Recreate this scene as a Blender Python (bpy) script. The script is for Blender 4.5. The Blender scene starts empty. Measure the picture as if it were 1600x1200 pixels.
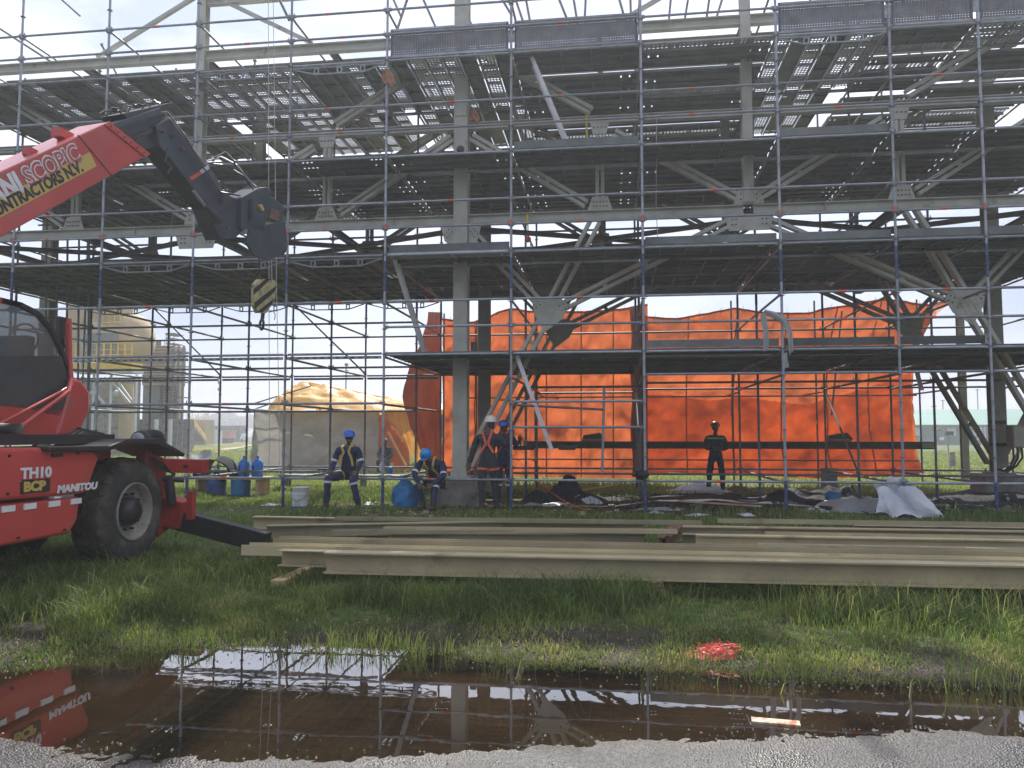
import bpy, bmesh, math, random
import numpy as np
from mathutils import Vector, Matrix
random.seed(7); RNG = np.random.default_rng(7)
S = bpy.context.scene
C = S.collection
# ------------------------------------------------------------------ camera, sky, sun, exposure
CAM_H = 1.5; FPX = 1212.0; PSI = math.radians(7.41); PIT = math.radians(3.645)
cd = bpy.data.cameras.new("camera"); cam = bpy.data.objects.new("camera", cd); C.objects.link(cam)
cam.location = (0, 0, CAM_H); cam.rotation_euler = (math.pi/2 + PIT, 0, PSI)
cd.sensor_fit = 'HORIZONTAL'; cd.sensor_width = 36; cd.lens = 36*FPX/1600; cd.clip_end = 4000; cd.clip_start = 0.05
S.camera = cam
SUN_EL = math.radians(47); SUN_AZ = math.radians(-4)      # azimuth from +Y towards +X
w = bpy.data.worlds.new("World"); S.world = w; w.use_nodes = True
nt = w.node_tree; nt.nodes.clear()
wo = nt.nodes.new('ShaderNodeOutputWorld'); bg = nt.nodes.new('ShaderNodeBackground'); sky = nt.nodes.new('ShaderNodeTexSky')
sky.sky_type = 'NISHITA'; sky.sun_disc = False; sky.sun_elevation = SUN_EL; sky.sun_rotation = SUN_AZ; sky.dust_density = 2.0; sky.air_density = 1.2
bg.inputs[1].default_value = 0.10
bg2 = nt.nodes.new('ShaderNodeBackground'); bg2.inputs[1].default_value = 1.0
tc = nt.nodes.new('ShaderNodeTexCoord'); mp = nt.nodes.new('ShaderNodeMapping'); mp.inputs['Scale'].default_value = (1.2, 1.2, 3.2)
nz = nt.nodes.new('ShaderNodeTexNoise'); nz.inputs['Scale'].default_value = 2.3; nz.inputs['Detail'].default_value = 7; nz.inputs['Roughness'].default_value = 0.55
rp = nt.nodes.new('ShaderNodeValToRGB'); rp.color_ramp.elements[0].position = 0.36; rp.color_ramp.elements[0].color = (0.28, 0.32, 0.43, 1)
rp.color_ramp.elements[1].position = 0.66; rp.color_ramp.elements[1].color = (0.66, 0.66, 0.74, 1)
sp = nt.nodes.new('ShaderNodeSeparateXYZ'); mr = nt.nodes.new('ShaderNodeMapRange'); mr.inputs[1].default_value = 0.0; mr.inputs[2].default_value = 0.42
mr.inputs[3].default_value = 0.0; mr.inputs[4].default_value = 1.0; mr.clamp = True
hz = nt.nodes.new('ShaderNodeMix'); hz.data_type = 'RGBA'; hz.blend_type = 'MIX'
hz.inputs[6].default_value = (0.175, 0.215, 0.31, 1)
mul = nt.nodes.new('ShaderNodeMapRange'); mul.inputs[1].default_value = 0; mul.inputs[2].default_value = 1; mul.inputs[3].default_value = 0.15; mul.inputs[4].default_value = 1.0
mx = nt.nodes.new('ShaderNodeMixShader'); mx.inputs[0].default_value = 0.88
L = nt.links.new
L(tc.outputs['Generated'], mp.inputs[0]); L(mp.outputs[0], nz.inputs[0]); L(nz.outputs[0], rp.inputs[0])
L(tc.outputs['Generated'], sp.inputs[0]); L(sp.outputs[2], mr.inputs[0]); L(mr.outputs[0], mul.inputs[0]); L(mul.outputs[0], hz.inputs[0]); L(rp.outputs[0], hz.inputs[7])
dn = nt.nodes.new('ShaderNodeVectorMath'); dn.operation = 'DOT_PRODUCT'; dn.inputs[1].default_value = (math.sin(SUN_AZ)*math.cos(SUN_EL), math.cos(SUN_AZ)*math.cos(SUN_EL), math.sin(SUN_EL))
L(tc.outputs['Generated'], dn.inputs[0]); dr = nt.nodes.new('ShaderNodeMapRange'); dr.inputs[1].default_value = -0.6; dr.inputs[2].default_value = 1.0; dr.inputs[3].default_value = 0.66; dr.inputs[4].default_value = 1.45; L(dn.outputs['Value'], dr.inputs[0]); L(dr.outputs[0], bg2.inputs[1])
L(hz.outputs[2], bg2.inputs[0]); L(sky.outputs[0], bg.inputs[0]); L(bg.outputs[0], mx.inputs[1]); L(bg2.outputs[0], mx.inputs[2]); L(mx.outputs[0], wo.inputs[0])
sd = bpy.data.lights.new("sun", 'SUN'); sd.energy = 4.2; sd.angle = math.radians(0.6); sd.color = (1.0, 0.95, 0.86)
so = bpy.data.objects.new("sun", sd); C.objects.link(so)
tosun = Vector((math.sin(SUN_AZ)*math.cos(SUN_EL), math.cos(SUN_AZ)*math.cos(SUN_EL), math.sin(SUN_EL)))
so.rotation_euler = tosun.to_track_quat('Z', 'Y').to_euler(); so.location = (0, 30, 40)
S.view_settings.view_transform = 'Standard'; S.view_settings.look = 'None'; S.view_settings.gamma = 1; S.view_settings.exposure = 0.86
S.view_settings.use_curve_mapping = False
try:
    S.cycles.max_bounces = 7; S.cycles.transparent_max_bounces = 12
except Exception: pass

# ------------------------------------------------------------------ projection helpers: a pixel of the 1600x1200 photo and a real plane give a real point
_f = (-math.sin(PSI), math.cos(PSI)); _r = (math.cos(PSI), math.sin(PSI))
def ray(px, py):
    u = (px-800)/FPX; v = (600-py)/FPX
    fw = math.cos(PIT) - v*math.sin(PIT); z = math.sin(PIT) + v*math.cos(PIT)
    return Vector((_f[0]*fw+_r[0]*u, _f[1]*fw+_r[1]*u, z))
def aY(px, py, Y): d = ray(px, py); t = Y/d.y; return Vector((d.x*t, Y, CAM_H+d.z*t))
def aX(px, py, X): d = ray(px, py); t = X/d.x; return Vector((X, d.y*t, CAM_H+d.z*t))
def aG(px, py, z=0.0): d = ray(px, py); t = (z-CAM_H)/d.z; return Vector((d.x*t, d.y*t, z))
def pxm(Y, x=800): return FPX/Y

# ------------------------------------------------------------------ noise
_tab = RNG.random((256, 256))
def vnoise(x, y):
    xi = np.floor(x).astype(int); yi = np.floor(y).astype(int); fx = x-xi; fy = y-yi
    fx = fx*fx*(3-2*fx); fy = fy*fy*(3-2*fy)
    a = _tab[xi & 255, yi & 255]; b = _tab[(xi+1) & 255, yi & 255]; c = _tab[xi & 255, (yi+1) & 255]; d = _tab[(xi+1) & 255, (yi+1) & 255]
    return (a*(1-fx)+b*fx)*(1-fy)+(c*(1-fx)+d*fx)*fy
def fbm(x, y, o=4):
    s = 0; a = 0.5; t = 0
    for i in range(o):
        s = s + a*vnoise(x*2**i+17*i, y*2**i+31*i); t += a; a *= 0.5
    return s/t

# ------------------------------------------------------------------ materials
MATS = {}
def mat(name, col, rough=0.6, metal=0.0, var=0.25, scale=6.0, bump=0.0, bscale=40.0, col2=None, spot=None, spots=(0.6, 0.75), sscale=3.0, trans=0.0, alpha=1.0, ior=None, spec=None, coat=0.0, rnd=0.0):
    if name in MATS: return MATS[name]
    m = bpy.data.materials.new(name); m.use_nodes = True; n = m.node_tree.nodes; l = m.node_tree.links
    b = n['Principled BSDF']; out = n['Material Output']
    b.inputs['Roughness'].default_value = rough; b.inputs['Metallic'].default_value = metal
    if ior: b.inputs['IOR'].default_value = ior
    if spec is not None: b.inputs['Specular IOR Level'].default_value = spec
    if coat: b.inputs['Coat Weight'].default_value = coat; b.inputs['Coat Roughness'].default_value = 0.12
    t = n.new('ShaderNodeTexCoord'); z = n.new('ShaderNodeTexNoise'); z.inputs['Scale'].default_value = scale; z.inputs['Detail'].default_value = 6
    l.new(t.outputs['Object'], z.inputs['Vector'])
    r = n.new('ShaderNodeValToRGB'); r.color_ramp.elements[0].position = 0.3; r.color_ramp.elements[1].position = 0.7
    c1 = tuple(c*(1-var) for c in col); c2 = tuple(min(1, c*(1+var)) for c in col) if col2 is None else col2
    r.color_ramp.elements[0].color = (*c1, 1); r.color_ramp.elements[1].color = (*c2, 1)
    l.new(z.outputs[0], r.inputs[0]); cur = r.outputs[0]
    if spot is not None:
        z2 = n.new('ShaderNodeTexNoise'); z2.inputs['Scale'].default_value = sscale; z2.inputs['Detail'].default_value = 8; z2.inputs['Roughness'].default_value = 0.65
        l.new(t.outputs['Object'], z2.inputs['Vector'])
        r2 = n.new('ShaderNodeMapRange'); r2.inputs[1].default_value = spots[0]; r2.inputs[2].default_value = spots[1]
        l.new(z2.outputs[0], r2.inputs[0])
        mm = n.new('ShaderNodeMix'); mm.data_type = 'RGBA'; mm.inputs[7].default_value = (*spot, 1)
        l.new(r2.outputs[0], mm.inputs[0]); l.new(cur, mm.inputs[6]); cur = mm.outputs[2]
    if rnd:
        oi = n.new('ShaderNodeObjectInfo'); rm = n.new('ShaderNodeMapRange'); rm.inputs[3].default_value = 1-rnd; rm.inputs[4].default_value = 1+rnd; l.new(oi.outputs['Random'], rm.inputs[0])
        vm = n.new('ShaderNodeVectorMath'); vm.operation = 'SCALE'; l.new(cur, vm.inputs[0]); l.new(rm.outputs[0], vm.inputs['Scale']); cur = vm.outputs[0]
    l.new(cur, b.inputs['Base Color'])
    if bump:
        z3 = n.new('ShaderNodeTexNoise'); z3.inputs['Scale'].default_value = bscale; z3.inputs['Detail'].default_value = 5
        l.new(t.outputs['Object'], z3.inputs['Vector']); bp = n.new('ShaderNodeBump'); bp.inputs['Strength'].default_value = bump; bp.inputs['Distance'].default_value = 0.02
        l.new(z3.outputs[0], bp.inputs['Height']); l.new(bp.outputs[0], b.inputs['Normal'])
    if trans:
        tr = n.new('ShaderNodeBsdfTranslucent'); ms = n.new('ShaderNodeMixShader'); ms.inputs[0].default_value = trans
        l.new(cur, tr.inputs[0]); l.new(b.outputs[0], ms.inputs[1]); l.new(tr.outputs[0], ms.inputs[2]); l.new(ms.outputs[0], out.inputs[0])
    if alpha < 1: b.inputs['Alpha'].default_value = alpha
    MATS[name] = m; return m
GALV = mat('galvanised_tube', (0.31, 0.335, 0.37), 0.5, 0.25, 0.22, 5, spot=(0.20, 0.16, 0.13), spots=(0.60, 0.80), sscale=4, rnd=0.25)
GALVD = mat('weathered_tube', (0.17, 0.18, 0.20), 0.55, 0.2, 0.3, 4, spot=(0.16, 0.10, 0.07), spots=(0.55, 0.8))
DECK = mat('steel_deck', (0.125, 0.145, 0.14), 0.6, 0.25, 0.35, 2.2, spot=(0.17, 0.13, 0.10), spots=(0.5, 0.8), sscale=2, bump=0.2, bscale=60, rnd=0.45)
DECK2 = mat('alu_deck', (0.50, 0.52, 0.55), 0.45, 0.5, 0.2, 3)
PERF = mat('perforated_deck', (0.24, 0.25, 0.26), 0.5, 0.4, 0.2, 3)
BLUE = mat('blue_paint', (0.035, 0.07, 0.19), 0.55, 0, 0.3, 8, spot=(0.16, 0.16, 0.17), spots=(0.52, 0.66), sscale=20)
ORMK = mat('orange_mark', (0.72, 0.11, 0.05), 0.6, 0, 0.2, 20)
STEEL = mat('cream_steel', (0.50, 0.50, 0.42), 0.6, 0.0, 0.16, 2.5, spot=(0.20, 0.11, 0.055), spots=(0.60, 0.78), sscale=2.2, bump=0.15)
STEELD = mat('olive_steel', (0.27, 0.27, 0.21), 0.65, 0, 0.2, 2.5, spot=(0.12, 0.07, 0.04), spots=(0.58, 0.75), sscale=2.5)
BROWN = mat('brown_steel', (0.10, 0.08, 0.065), 0.7, 0, 0.3, 3)
BEAMT = mat('tan_beam', (0.50, 0.43, 0.26), 0.5, 0.0, 0.18, 1.5, rnd=0.2, spot=(0.22, 0.15, 0.09), spots=(0.57, 0.80), sscale=1.4, bump=0.15)
BEAMD = mat('olive_beam', (0.32, 0.29, 0.18), 0.55, 0.0, 0.18, 1.5, spot=(0.15, 0.10, 0.06), spots=(0.55, 0.8))
RUST = mat('rust', (0.16, 0.075, 0.05), 0.8, 0, 0.3, 10)
CONC = mat('concrete', (0.27, 0.25, 0.22), 0.9, 0, 0.25, 4, spot=(0.10, 0.085, 0.065), spots=(0.5, 0.75), bump=0.4)
RED = mat('red_paint', (0.52, 0.055, 0.045), 0.42, 0.0, 0.12, 1.5, coat=0.5, spot=(0.30, 0.12, 0.09), spots=(0.54, 0.80), sscale=3.5)
REDD = mat('worn_red', (0.40, 0.03, 0.025), 0.5, 0.0, 0.2, 4, spot=(0.14, 0.07, 0.05), spots=(0.55, 0.75), sscale=5)
DBLUE = mat('slate_paint', (0.035, 0.05, 0.068), 0.5, 0.0, 0.2, 3, coat=0.2, spot=(0.09, 0.085, 0.075), spots=(0.6, 0.85), sscale=3)
BLACK = mat('black_paint', (0.018, 0.018, 0.02), 0.45, 0, 0.3, 6, spot=(0.10, 0.08, 0.06), spots=(0.62, 0.8), sscale=5)
RUBBER = mat('rubber', (0.035, 0.033, 0.03), 0.85, 0, 0.3, 6, spot=(0.14, 0.115, 0.08), spots=(0.46, 0.72), sscale=4, bump=0.3)
RIM = mat('rim_paint', (0.24, 0.23, 0.19), 0.5, 0.1, 0.2, 8, spot=(0.16, 0.10, 0.06), spots=(0.52, 0.7), sscale=9)
WHITE = mat('white_paint', (0.74, 0.74, 0.74), 0.5, 0, 0.08, 6)
YELL = mat('yellow_paint', (0.75, 0.50, 0.02), 0.5, 0, 0.15, 6)
YELP = mat('yellow_panel', (0.60, 0.42, 0.10), 0.5, 0, 0.05, 6)
TARP = None
def tarp_mat(name, col, dark, trans, fold=1.0):
    m = bpy.data.materials.new(name); m.use_nodes = True; n = m.node_tree.nodes; l = m.node_tree.links
    b = n['Principled BSDF']; b.inputs['Roughness'].default_value = 0.55
    t = n.new('ShaderNodeTexCoord'); z = n.new('ShaderNodeTexNoise'); z.inputs['Scale'].default_value = 0.9; z.inputs['Detail'].default_value = 8; z.inputs['Roughness'].default_value = 0.62
    r = n.new('ShaderNodeValToRGB'); r.color_ramp.elements[0].position = 0.32; r.color_ramp.elements[1].position = 0.58
    r.color_ramp.elements[0].color = (*dark, 1); r.color_ramp.elements[1].color = (*col, 1)
    l.new(t.outputs['Object'], z.inputs['Vector']); l.new(z.outputs[0], r.inputs[0])
    z2 = n.new('ShaderNodeTexNoise'); z2.inputs['Scale'].default_value = 3.5; z2.inputs['Detail'].default_value = 6; z2.inputs['Distortion'].default_value = 1.5
    l.new(t.outputs['Object'], z2.inputs['Vector']); bp = n.new('ShaderNodeBump'); bp.inputs['Strength'].default_value = 0.5*fold; bp.inputs['Distance'].default_value = 0.05
    l.new(z2.outputs[0], bp.inputs['Height']); l.new(bp.outputs[0], b.inputs['Normal'])
    tr = n.new('ShaderNodeBsdfTranslucent'); l.new(bp.outputs[0], tr.inputs['Normal'])
    ms = n.new('ShaderNodeMixShader'); ms.inputs[0].default_value = trans
    l.new(r.outputs[0], b.inputs['Base Color']); l.new(r.outputs[0], tr.inputs[0]); l.new(b.outputs[0], ms.inputs[1]); l.new(tr.outputs[0], ms.inputs[2])
    l.new(ms.outputs[0], n['Material Output'].inputs[0]); MATS[name] = m; return m
TARP = tarp_mat('orange_tarp', (0.66, 0.165, 0.055), (0.40, 0.090, 0.035), 0.42)
TARPY = tarp_mat('yellow_tarp', (0.78, 0.44, 0.10), (0.56, 0.26, 0.04), 0.35)
TARPG = tarp_mat('grey_tarp', (0.46, 0.44, 0.42), (0.34, 0.33, 0.32), 0.25)
SILV = tarp_mat('silver_sheet', (0.62, 0.65, 0.70), (0.45, 0.48, 0.53), 0.08)
CLEAR = tarp_mat('milky_plastic', (0.60, 0.62, 0.64), (0.42, 0.44, 0.46), 0.45)
BAGB = tarp_mat('blue_plastic', (0.05, 0.30, 0.62), (0.03, 0.17, 0.42), 0.35)
BOTB = mat('blue_bottle', (0.10, 0.36, 0.78), 0.15, 0, 0.15, 8, trans=0.4)
NETR = mat('red_net', (0.75, 0.10, 0.08), 0.5, 0, 0.25, 12, trans=0.3)
DKSH = mat('black_sheet', (0.022, 0.024, 0.030), 0.8, 0, 0.4, 4, bump=0.5, bscale=12, spec=0.2)
SKIN = mat('brown_skin', (0.085, 0.045, 0.03), 0.55, 0, 0.1, 10)
NAVY = mat('navy_cloth', (0.018, 0.028, 0.075), 0.85, 0, 0.25, 12, bump=0.5, bscale=30)
DGRN = mat('charcoal_cloth', (0.030, 0.038, 0.045), 0.85, 0, 0.25, 12, bump=0.5, bscale=30)
REFL = mat('reflective_tape', (0.62, 0.63, 0.62), 0.4, 0, 0.08, 20)
HIVI = mat('lime_tape', (0.42, 0.55, 0.08), 0.5, 0, 0.1, 20)
HELB = mat('blue_helmet', (0.02, 0.12, 0.60), 0.3, 0, 0.1, 8, coat=0.3)
HELC = mat('cyan_helmet', (0.02, 0.22, 0.58), 0.3, 0, 0.1, 8, coat=0.3)
HELW = mat('cream_helmet', (0.72, 0.63, 0.55), 0.35, 0, 0.08, 8, coat=0.3)
HELR = mat('red_helmet', (0.30, 0.06, 0.04), 0.35, 0, 0.1, 8)
HARO = mat('orange_webbing', (0.75, 0.13, 0.07), 0.7, 0, 0.15, 20)
HARY = mat('yellow_webbing', (0.55, 0.42, 0.12), 0.7, 0, 0.15, 20)
BOOT = mat('brown_boot', (0.07, 0.035, 0.022), 0.7, 0, 0.3, 15)
ROPE = mat('rope', (0.55, 0.52, 0.45), 0.9, 0, 0.2, 30)
WOOD = mat('timber', (0.50, 0.36, 0.19), 0.75, 0, 0.2, 4, spot=(0.30, 0.20, 0.11), spots=(0.5, 0.7), sscale=5)
ALU = mat('aluminium', (0.78, 0.78, 0.79), 0.5, 0.15, 0.12, 8)
GLASS = mat('cab_glass', (0.09, 0.16, 0.165), 0.06, 0, 0.15, 3, spec=0.7, coat=0.3, alpha=0.5)
DOORP = mat('tinted_door', (0.035, 0.055, 0.058), 0.25, 0, 0.2, 3, coat=0.3)
LEAF = mat('leaf', (0.055, 0.085, 0.035), 0.7, 0, 0.4, 0.6, trans=0.25)
GRNR = mat('green_roof', (0.26, 0.42, 0.36), 0.5, 0.1, 0.06, 0.5)
GRNW = mat('green_wall', (0.035, 0.12, 0.105), 0.7, 0, 0.1, 1)
PLANT = mat('beige_cladding', (0.45, 0.34, 0.19), 0.8, 0, 0.2, 0.6, spot=(0.24, 0.19, 0.13), spots=(0.5, 0.75), sscale=0.6)
PLANTD = mat('dark_cladding', (0.12, 0.115, 0.10), 0.8, 0, 0.25, 0.6)

def add_tarp_seams(): pass

# ------------------------------------------------------------------ mesh builder
class MB:
    def __init__(s, M=None): s.v = []; s.f = []; s.m = []; s.mats = []; s.M = M; s.sm = []
    def mi(s, m):
        if m not in s.mats: s.mats.append(m)
        return s.mats.index(m)
    def add(s, vs, fs, m, smooth=False):
        o = len(s.v); k = s.mi(m)
        for v in vs: s.v.append(tuple(s.M @ Vector(v)) if s.M else tuple(v))
        for f in fs: s.f.append(tuple(i+o for i in f)); s.m.append(k); s.sm.append(smooth)
        return s
    def box(s, c, d, m, R=None):
        x, y, z = d[0]/2, d[1]/2, d[2]/2; c = Vector(c)
        vs = [Vector((a*x, b*y, e*z)) for a in (-1, 1) for b in (-1, 1) for e in (-1, 1)]
        if R is not None: vs = [R @ v for v in vs]
        return s.add([c+v for v in vs], [(0, 1, 3, 2), (4, 6, 7, 5), (0, 4, 5, 1), (2, 3, 7, 6), (0, 2, 6, 4), (1, 5, 7, 3)], m)
    def bar(s, p, q, w, h, m, up=(0, 0, 1)):
        p = Vector(p); q = Vector(q); a = (q-p); ln = a.length; a = a/ln; u = Vector(up)
        if abs(a.dot(u)) > 0.98: u = Vector((0, 1, 0))
        sd = a.cross(u).normalized(); u = sd.cross(a)
        R = Matrix((a, sd, u)).transposed(); return s.box((p+q)/2, (ln, w, h), m, R)
    def tube(s, p, q, r, m, n=8, r2=None, caps=True, smooth=True):
        p = Vector(p); q = Vector(q); a = (q-p).normalized(); u = Vector((0, 0, 1)) if abs(a.z) < 0.9 else Vector((1, 0, 0))
        e = a.cross(u).normalized(); g = e.cross(a); r2 = r if r2 is None else r2; vs = []
        for i in range(n):
            t = 2*math.pi*i/n; d = e*math.cos(t)+g*math.sin(t); vs += [p+d*r, q+d*r2]
        fs = [(2*i, 2*i+1, (2*i+3) % (2*n), (2*i+2) % (2*n)) for i in range(n)]
        s.add(vs, fs, m, smooth)
        if caps: s.add([vs[2*i] for i in range(n)], [tuple(range(n))], m); s.add([vs[2*i+1] for i in range(n)], [tuple(reversed(range(n)))], m)
        return s
    def path(s, pts, r, m, n=6):
        for a, b in zip(pts, pts[1:]): s.tube(a, b, r, m, n)
        return s
    def lathe(s, c, prof, m, n=24, axis='Z', smooth=True):
        c = Vector(c); vs = []
        for r, z in prof:
            for i in range(n):
                t = 2*math.pi*i/n; a, b = r*math.cos(t), r*math.sin(t)
                vs.append(c+(Vector((a, b, z)) if axis == 'Z' else Vector((z, a, b)) if axis == 'X' else Vector((a, z, b))))
        fs = [(j*n+i, j*n+(i+1) % n, (j+1)*n+(i+1) % n, (j+1)*n+i) for j in range(len(prof)-1) for i in range(n)]
        return s.add(vs, fs, m, smooth)
    def prism(s, poly, t0, t1, m, axis='X'):
        """poly: list of 2D points; extruded along axis between t0 and t1"""
        n = len(poly)
        def mk(a, b, t): return (t, a, b) if axis == 'X' else (a, t, b) if axis == 'Y' else (a, b, t)
        vs = [mk(a, b, t0) for a, b in poly]+[mk(a, b, t1) for a, b in poly]
        return s.add(vs, [tuple(range(n)), tuple(range(2*n-1, n-1, -1))]+[(i, i+n, (i+1) % n+n, (i+1) % n) for i in range(n)], m)
    def ibeam(s, p, q, h, w, m, tf=0.018, tw=0.012, up=(0, 0, 1)):
        p = Vector(p); q = Vector(q); a = (q-p).normalized(); u = Vector(up)
        if abs(a.dot(u)) > 0.98: u = Vector((0, 1, 0))
        sd = a.cross(u).normalized(); u = sd.cross(a)
        s.bar(p+u*(h/2-tf/2), q+u*(h/2-tf/2), w, tf, m, u); s.bar(p-u*(h/2-tf/2), q-u*(h/2-tf/2), w, tf, m, u)
        return s.bar(p, q, tw, h-2*tf-0.002, m, u)
    def channel(s, p, q, h, w, m, t=0.012, side=1, up=(0, 0, 1)):
        p = Vector(p); q = Vector(q); a = (q-p).normalized(); u = Vector(up)
        if abs(a.dot(u)) > 0.98: u = Vector((0, 1, 0))
        sd = a.cross(u).normalized(); u = sd.cross(a); o = sd*side*w/2
        s.bar(p+u*(h/2-t/2)+o, q+u*(h/2-t/2)+o, w, t, m, u); s.bar(p-u*(h/2-t/2)+o, q-u*(h/2-t/2)+o, w, t, m, u)
        return s.bar(p+sd*side*t/2, q+sd*side*t/2, t, h-2*t-0.002, m, u)
    def build(s, name, parent=None, origin=None, bevel=0, **kw):
        O = Vector((0, 0, 0)) if origin is None else Vector(origin)
        if parent is not None: O = wloc(parent)
        me = bpy.data.meshes.new(name); me.from_pydata([(a-O.x, b-O.y, c-O.z) for a, b, c in s.v], [], s.f)
        for m in s.mats: me.materials.append(m)
        me.polygons.foreach_set('material_index', s.m); me.polygons.foreach_set('use_smooth', s.sm); me.update()
        bm = bmesh.new(); bm.from_mesh(me); bmesh.ops.recalc_face_normals(bm, faces=bm.faces); bm.to_mesh(me); bm.free()
        o = bpy.data.objects.new(name, me); C.objects.link(o)
        if parent is not None: o.parent = parent
        else: o.location = O
        if bevel:
            b = o.modifiers.new('b', 'BEVEL'); b.width = bevel; b.segments = 2; b.limit_method = 'ANGLE'
        for k, v in kw.items(): o[k] = v
        return o
def wloc(o):
    v = Vector((0, 0, 0))
    while o is not None: v += o.location; o = o.parent
    return v
def thing(name, label, cat, loc, group=None):
    o = bpy.data.objects.new(name, None); C.objects.link(o); o.location = loc; o['label'] = label; o['category'] = cat
    if group: o['group'] = group
    o.empty_display_size = 0.1
    return o
def tag(o, label, cat, group=None):
    o['label'] = label; o['category'] = cat
    if group: o['group'] = group
    return o
def inst(src, name, parent, loc, rot=(0, 0, 0)):
    o = src.copy(); o.name = name; C.objects.link(o); o.parent = parent; o.location = Vector(loc)-wloc(parent) if parent else loc; o.rotation_euler = rot
    return o

# ------------------------------------------------------------------ ground, road, puddle
_far = [(0, 1046), (90, 1030), (150, 1020), (230, 1008), (500, 1006), (640, 1012), (720, 1020), (800, 1034), (950, 1036), (1080, 1042), (1180, 1050), (1300, 1056), (1450, 1060), (1600, 1066)]
_near = [(0, 1168), (200, 1190), (350, 1194), (500, 1190), (650, 1184), (800, 1176), (950, 1160), (1100, 1155), (1250, 1152), (1400, 1143), (1600, 1152)]
WZ = -0.12
_fp = sorted([(aG(x, y, WZ).x, aG(x, y, WZ).y) for x, y in _far]); _np = sorted([(aG(x, y, WZ).x, aG(x, y, WZ).y) for x, y in _near])
_fp = [(-9, _fp[0][1]-0.4)]+_fp+[(9, _fp[-1][1]-0.1)]; _np = [(-9, _np[0][1]+0.9)]+_np+[(9, _np[-1][1]+0.4)]
def yfar(x): return np.interp(x, [a for a, b in _fp], [b for a, b in _fp]) + 0.10*(fbm(np.asarray(x)*2.2+5, np.asarray(x)*0+3.3)-0.5)
def ynear(x): return np.interp(x, [a for a, b in _np], [b for a, b in _np])
def smooth(t): t = np.clip(t, 0, 1); return t*t*(3-2*t)
def gheight(x, y):
    x = np.asarray(x, float); y = np.asarray(y, float)
    d = y-yfar(x)
    base = -0.03+0.05*(fbm(x*0.35, y*0.35)-0.5)+0.03*np.clip((y-5)/8, 0, 1)
    edge = WZ+0.16*d+0.05*(fbm(x*3.1, y*3.1, 4)-0.52)+0.02*(fbm(x*11, y*11, 3)-0.5)
    t = smooth((d-0.1)/0.8)
    z = edge*(1-t)+base*t
    z = z+0.012*(fbm(x*6, y*6, 3)-0.5)*np.clip(1-(y-12)/6, 0, 1)
    return z
def rheight(x, y):
    x = np.asarray(x, float); y = np.asarray(y, float)
    dn = y-ynear(x)
    z = WZ+0.0012-0.035*dn
    z = np.where(dn > 0, np.maximum(z, WZ-0.09), np.minimum(z, WZ+0.045))
    return z+0.010*(fbm(x*1.1, y*2.6, 3)-0.5)+0.004*(fbm(x*7, y*12, 3)-0.5)+0.0045*(fbm(x*31, y*31, 2)-0.5)
def grid(name, xs, ys, hf, m):
    X, Y = np.meshgrid(xs, ys); Z = hf(X.ravel(), Y.ravel()); V = np.stack([X.ravel(), Y.ravel(), Z], 1)
    nx, ny = len(xs), len(ys); i = np.arange(nx-1); j = np.arange(ny-1); I, J = np.meshgrid(i, j); a = (J*nx+I).ravel()
    F = np.stack([a, a+1, a+1+nx, a+nx], 1)
    me = bpy.data.meshes.new(name); me.vertices.add(len(V)); me.vertices.foreach_set('co', V.ravel()); me.loops.add(F.size); me.loops.foreach_set('vertex_index', F.ravel().astype(np.int32))
    me.polygons.add(len(F)); me.polygons.foreach_set('loop_start', np.arange(0, F.size, 4, dtype=np.int32)); me.polygons.foreach_set('use_smooth', np.ones(len(F), bool))
    me.materials.append(m); me.update(calc_edges=True); me.validate()
    o = bpy.data.objects.new(name, me); C.objects.link(o); o['kind'] = 'structure'; return o
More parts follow.
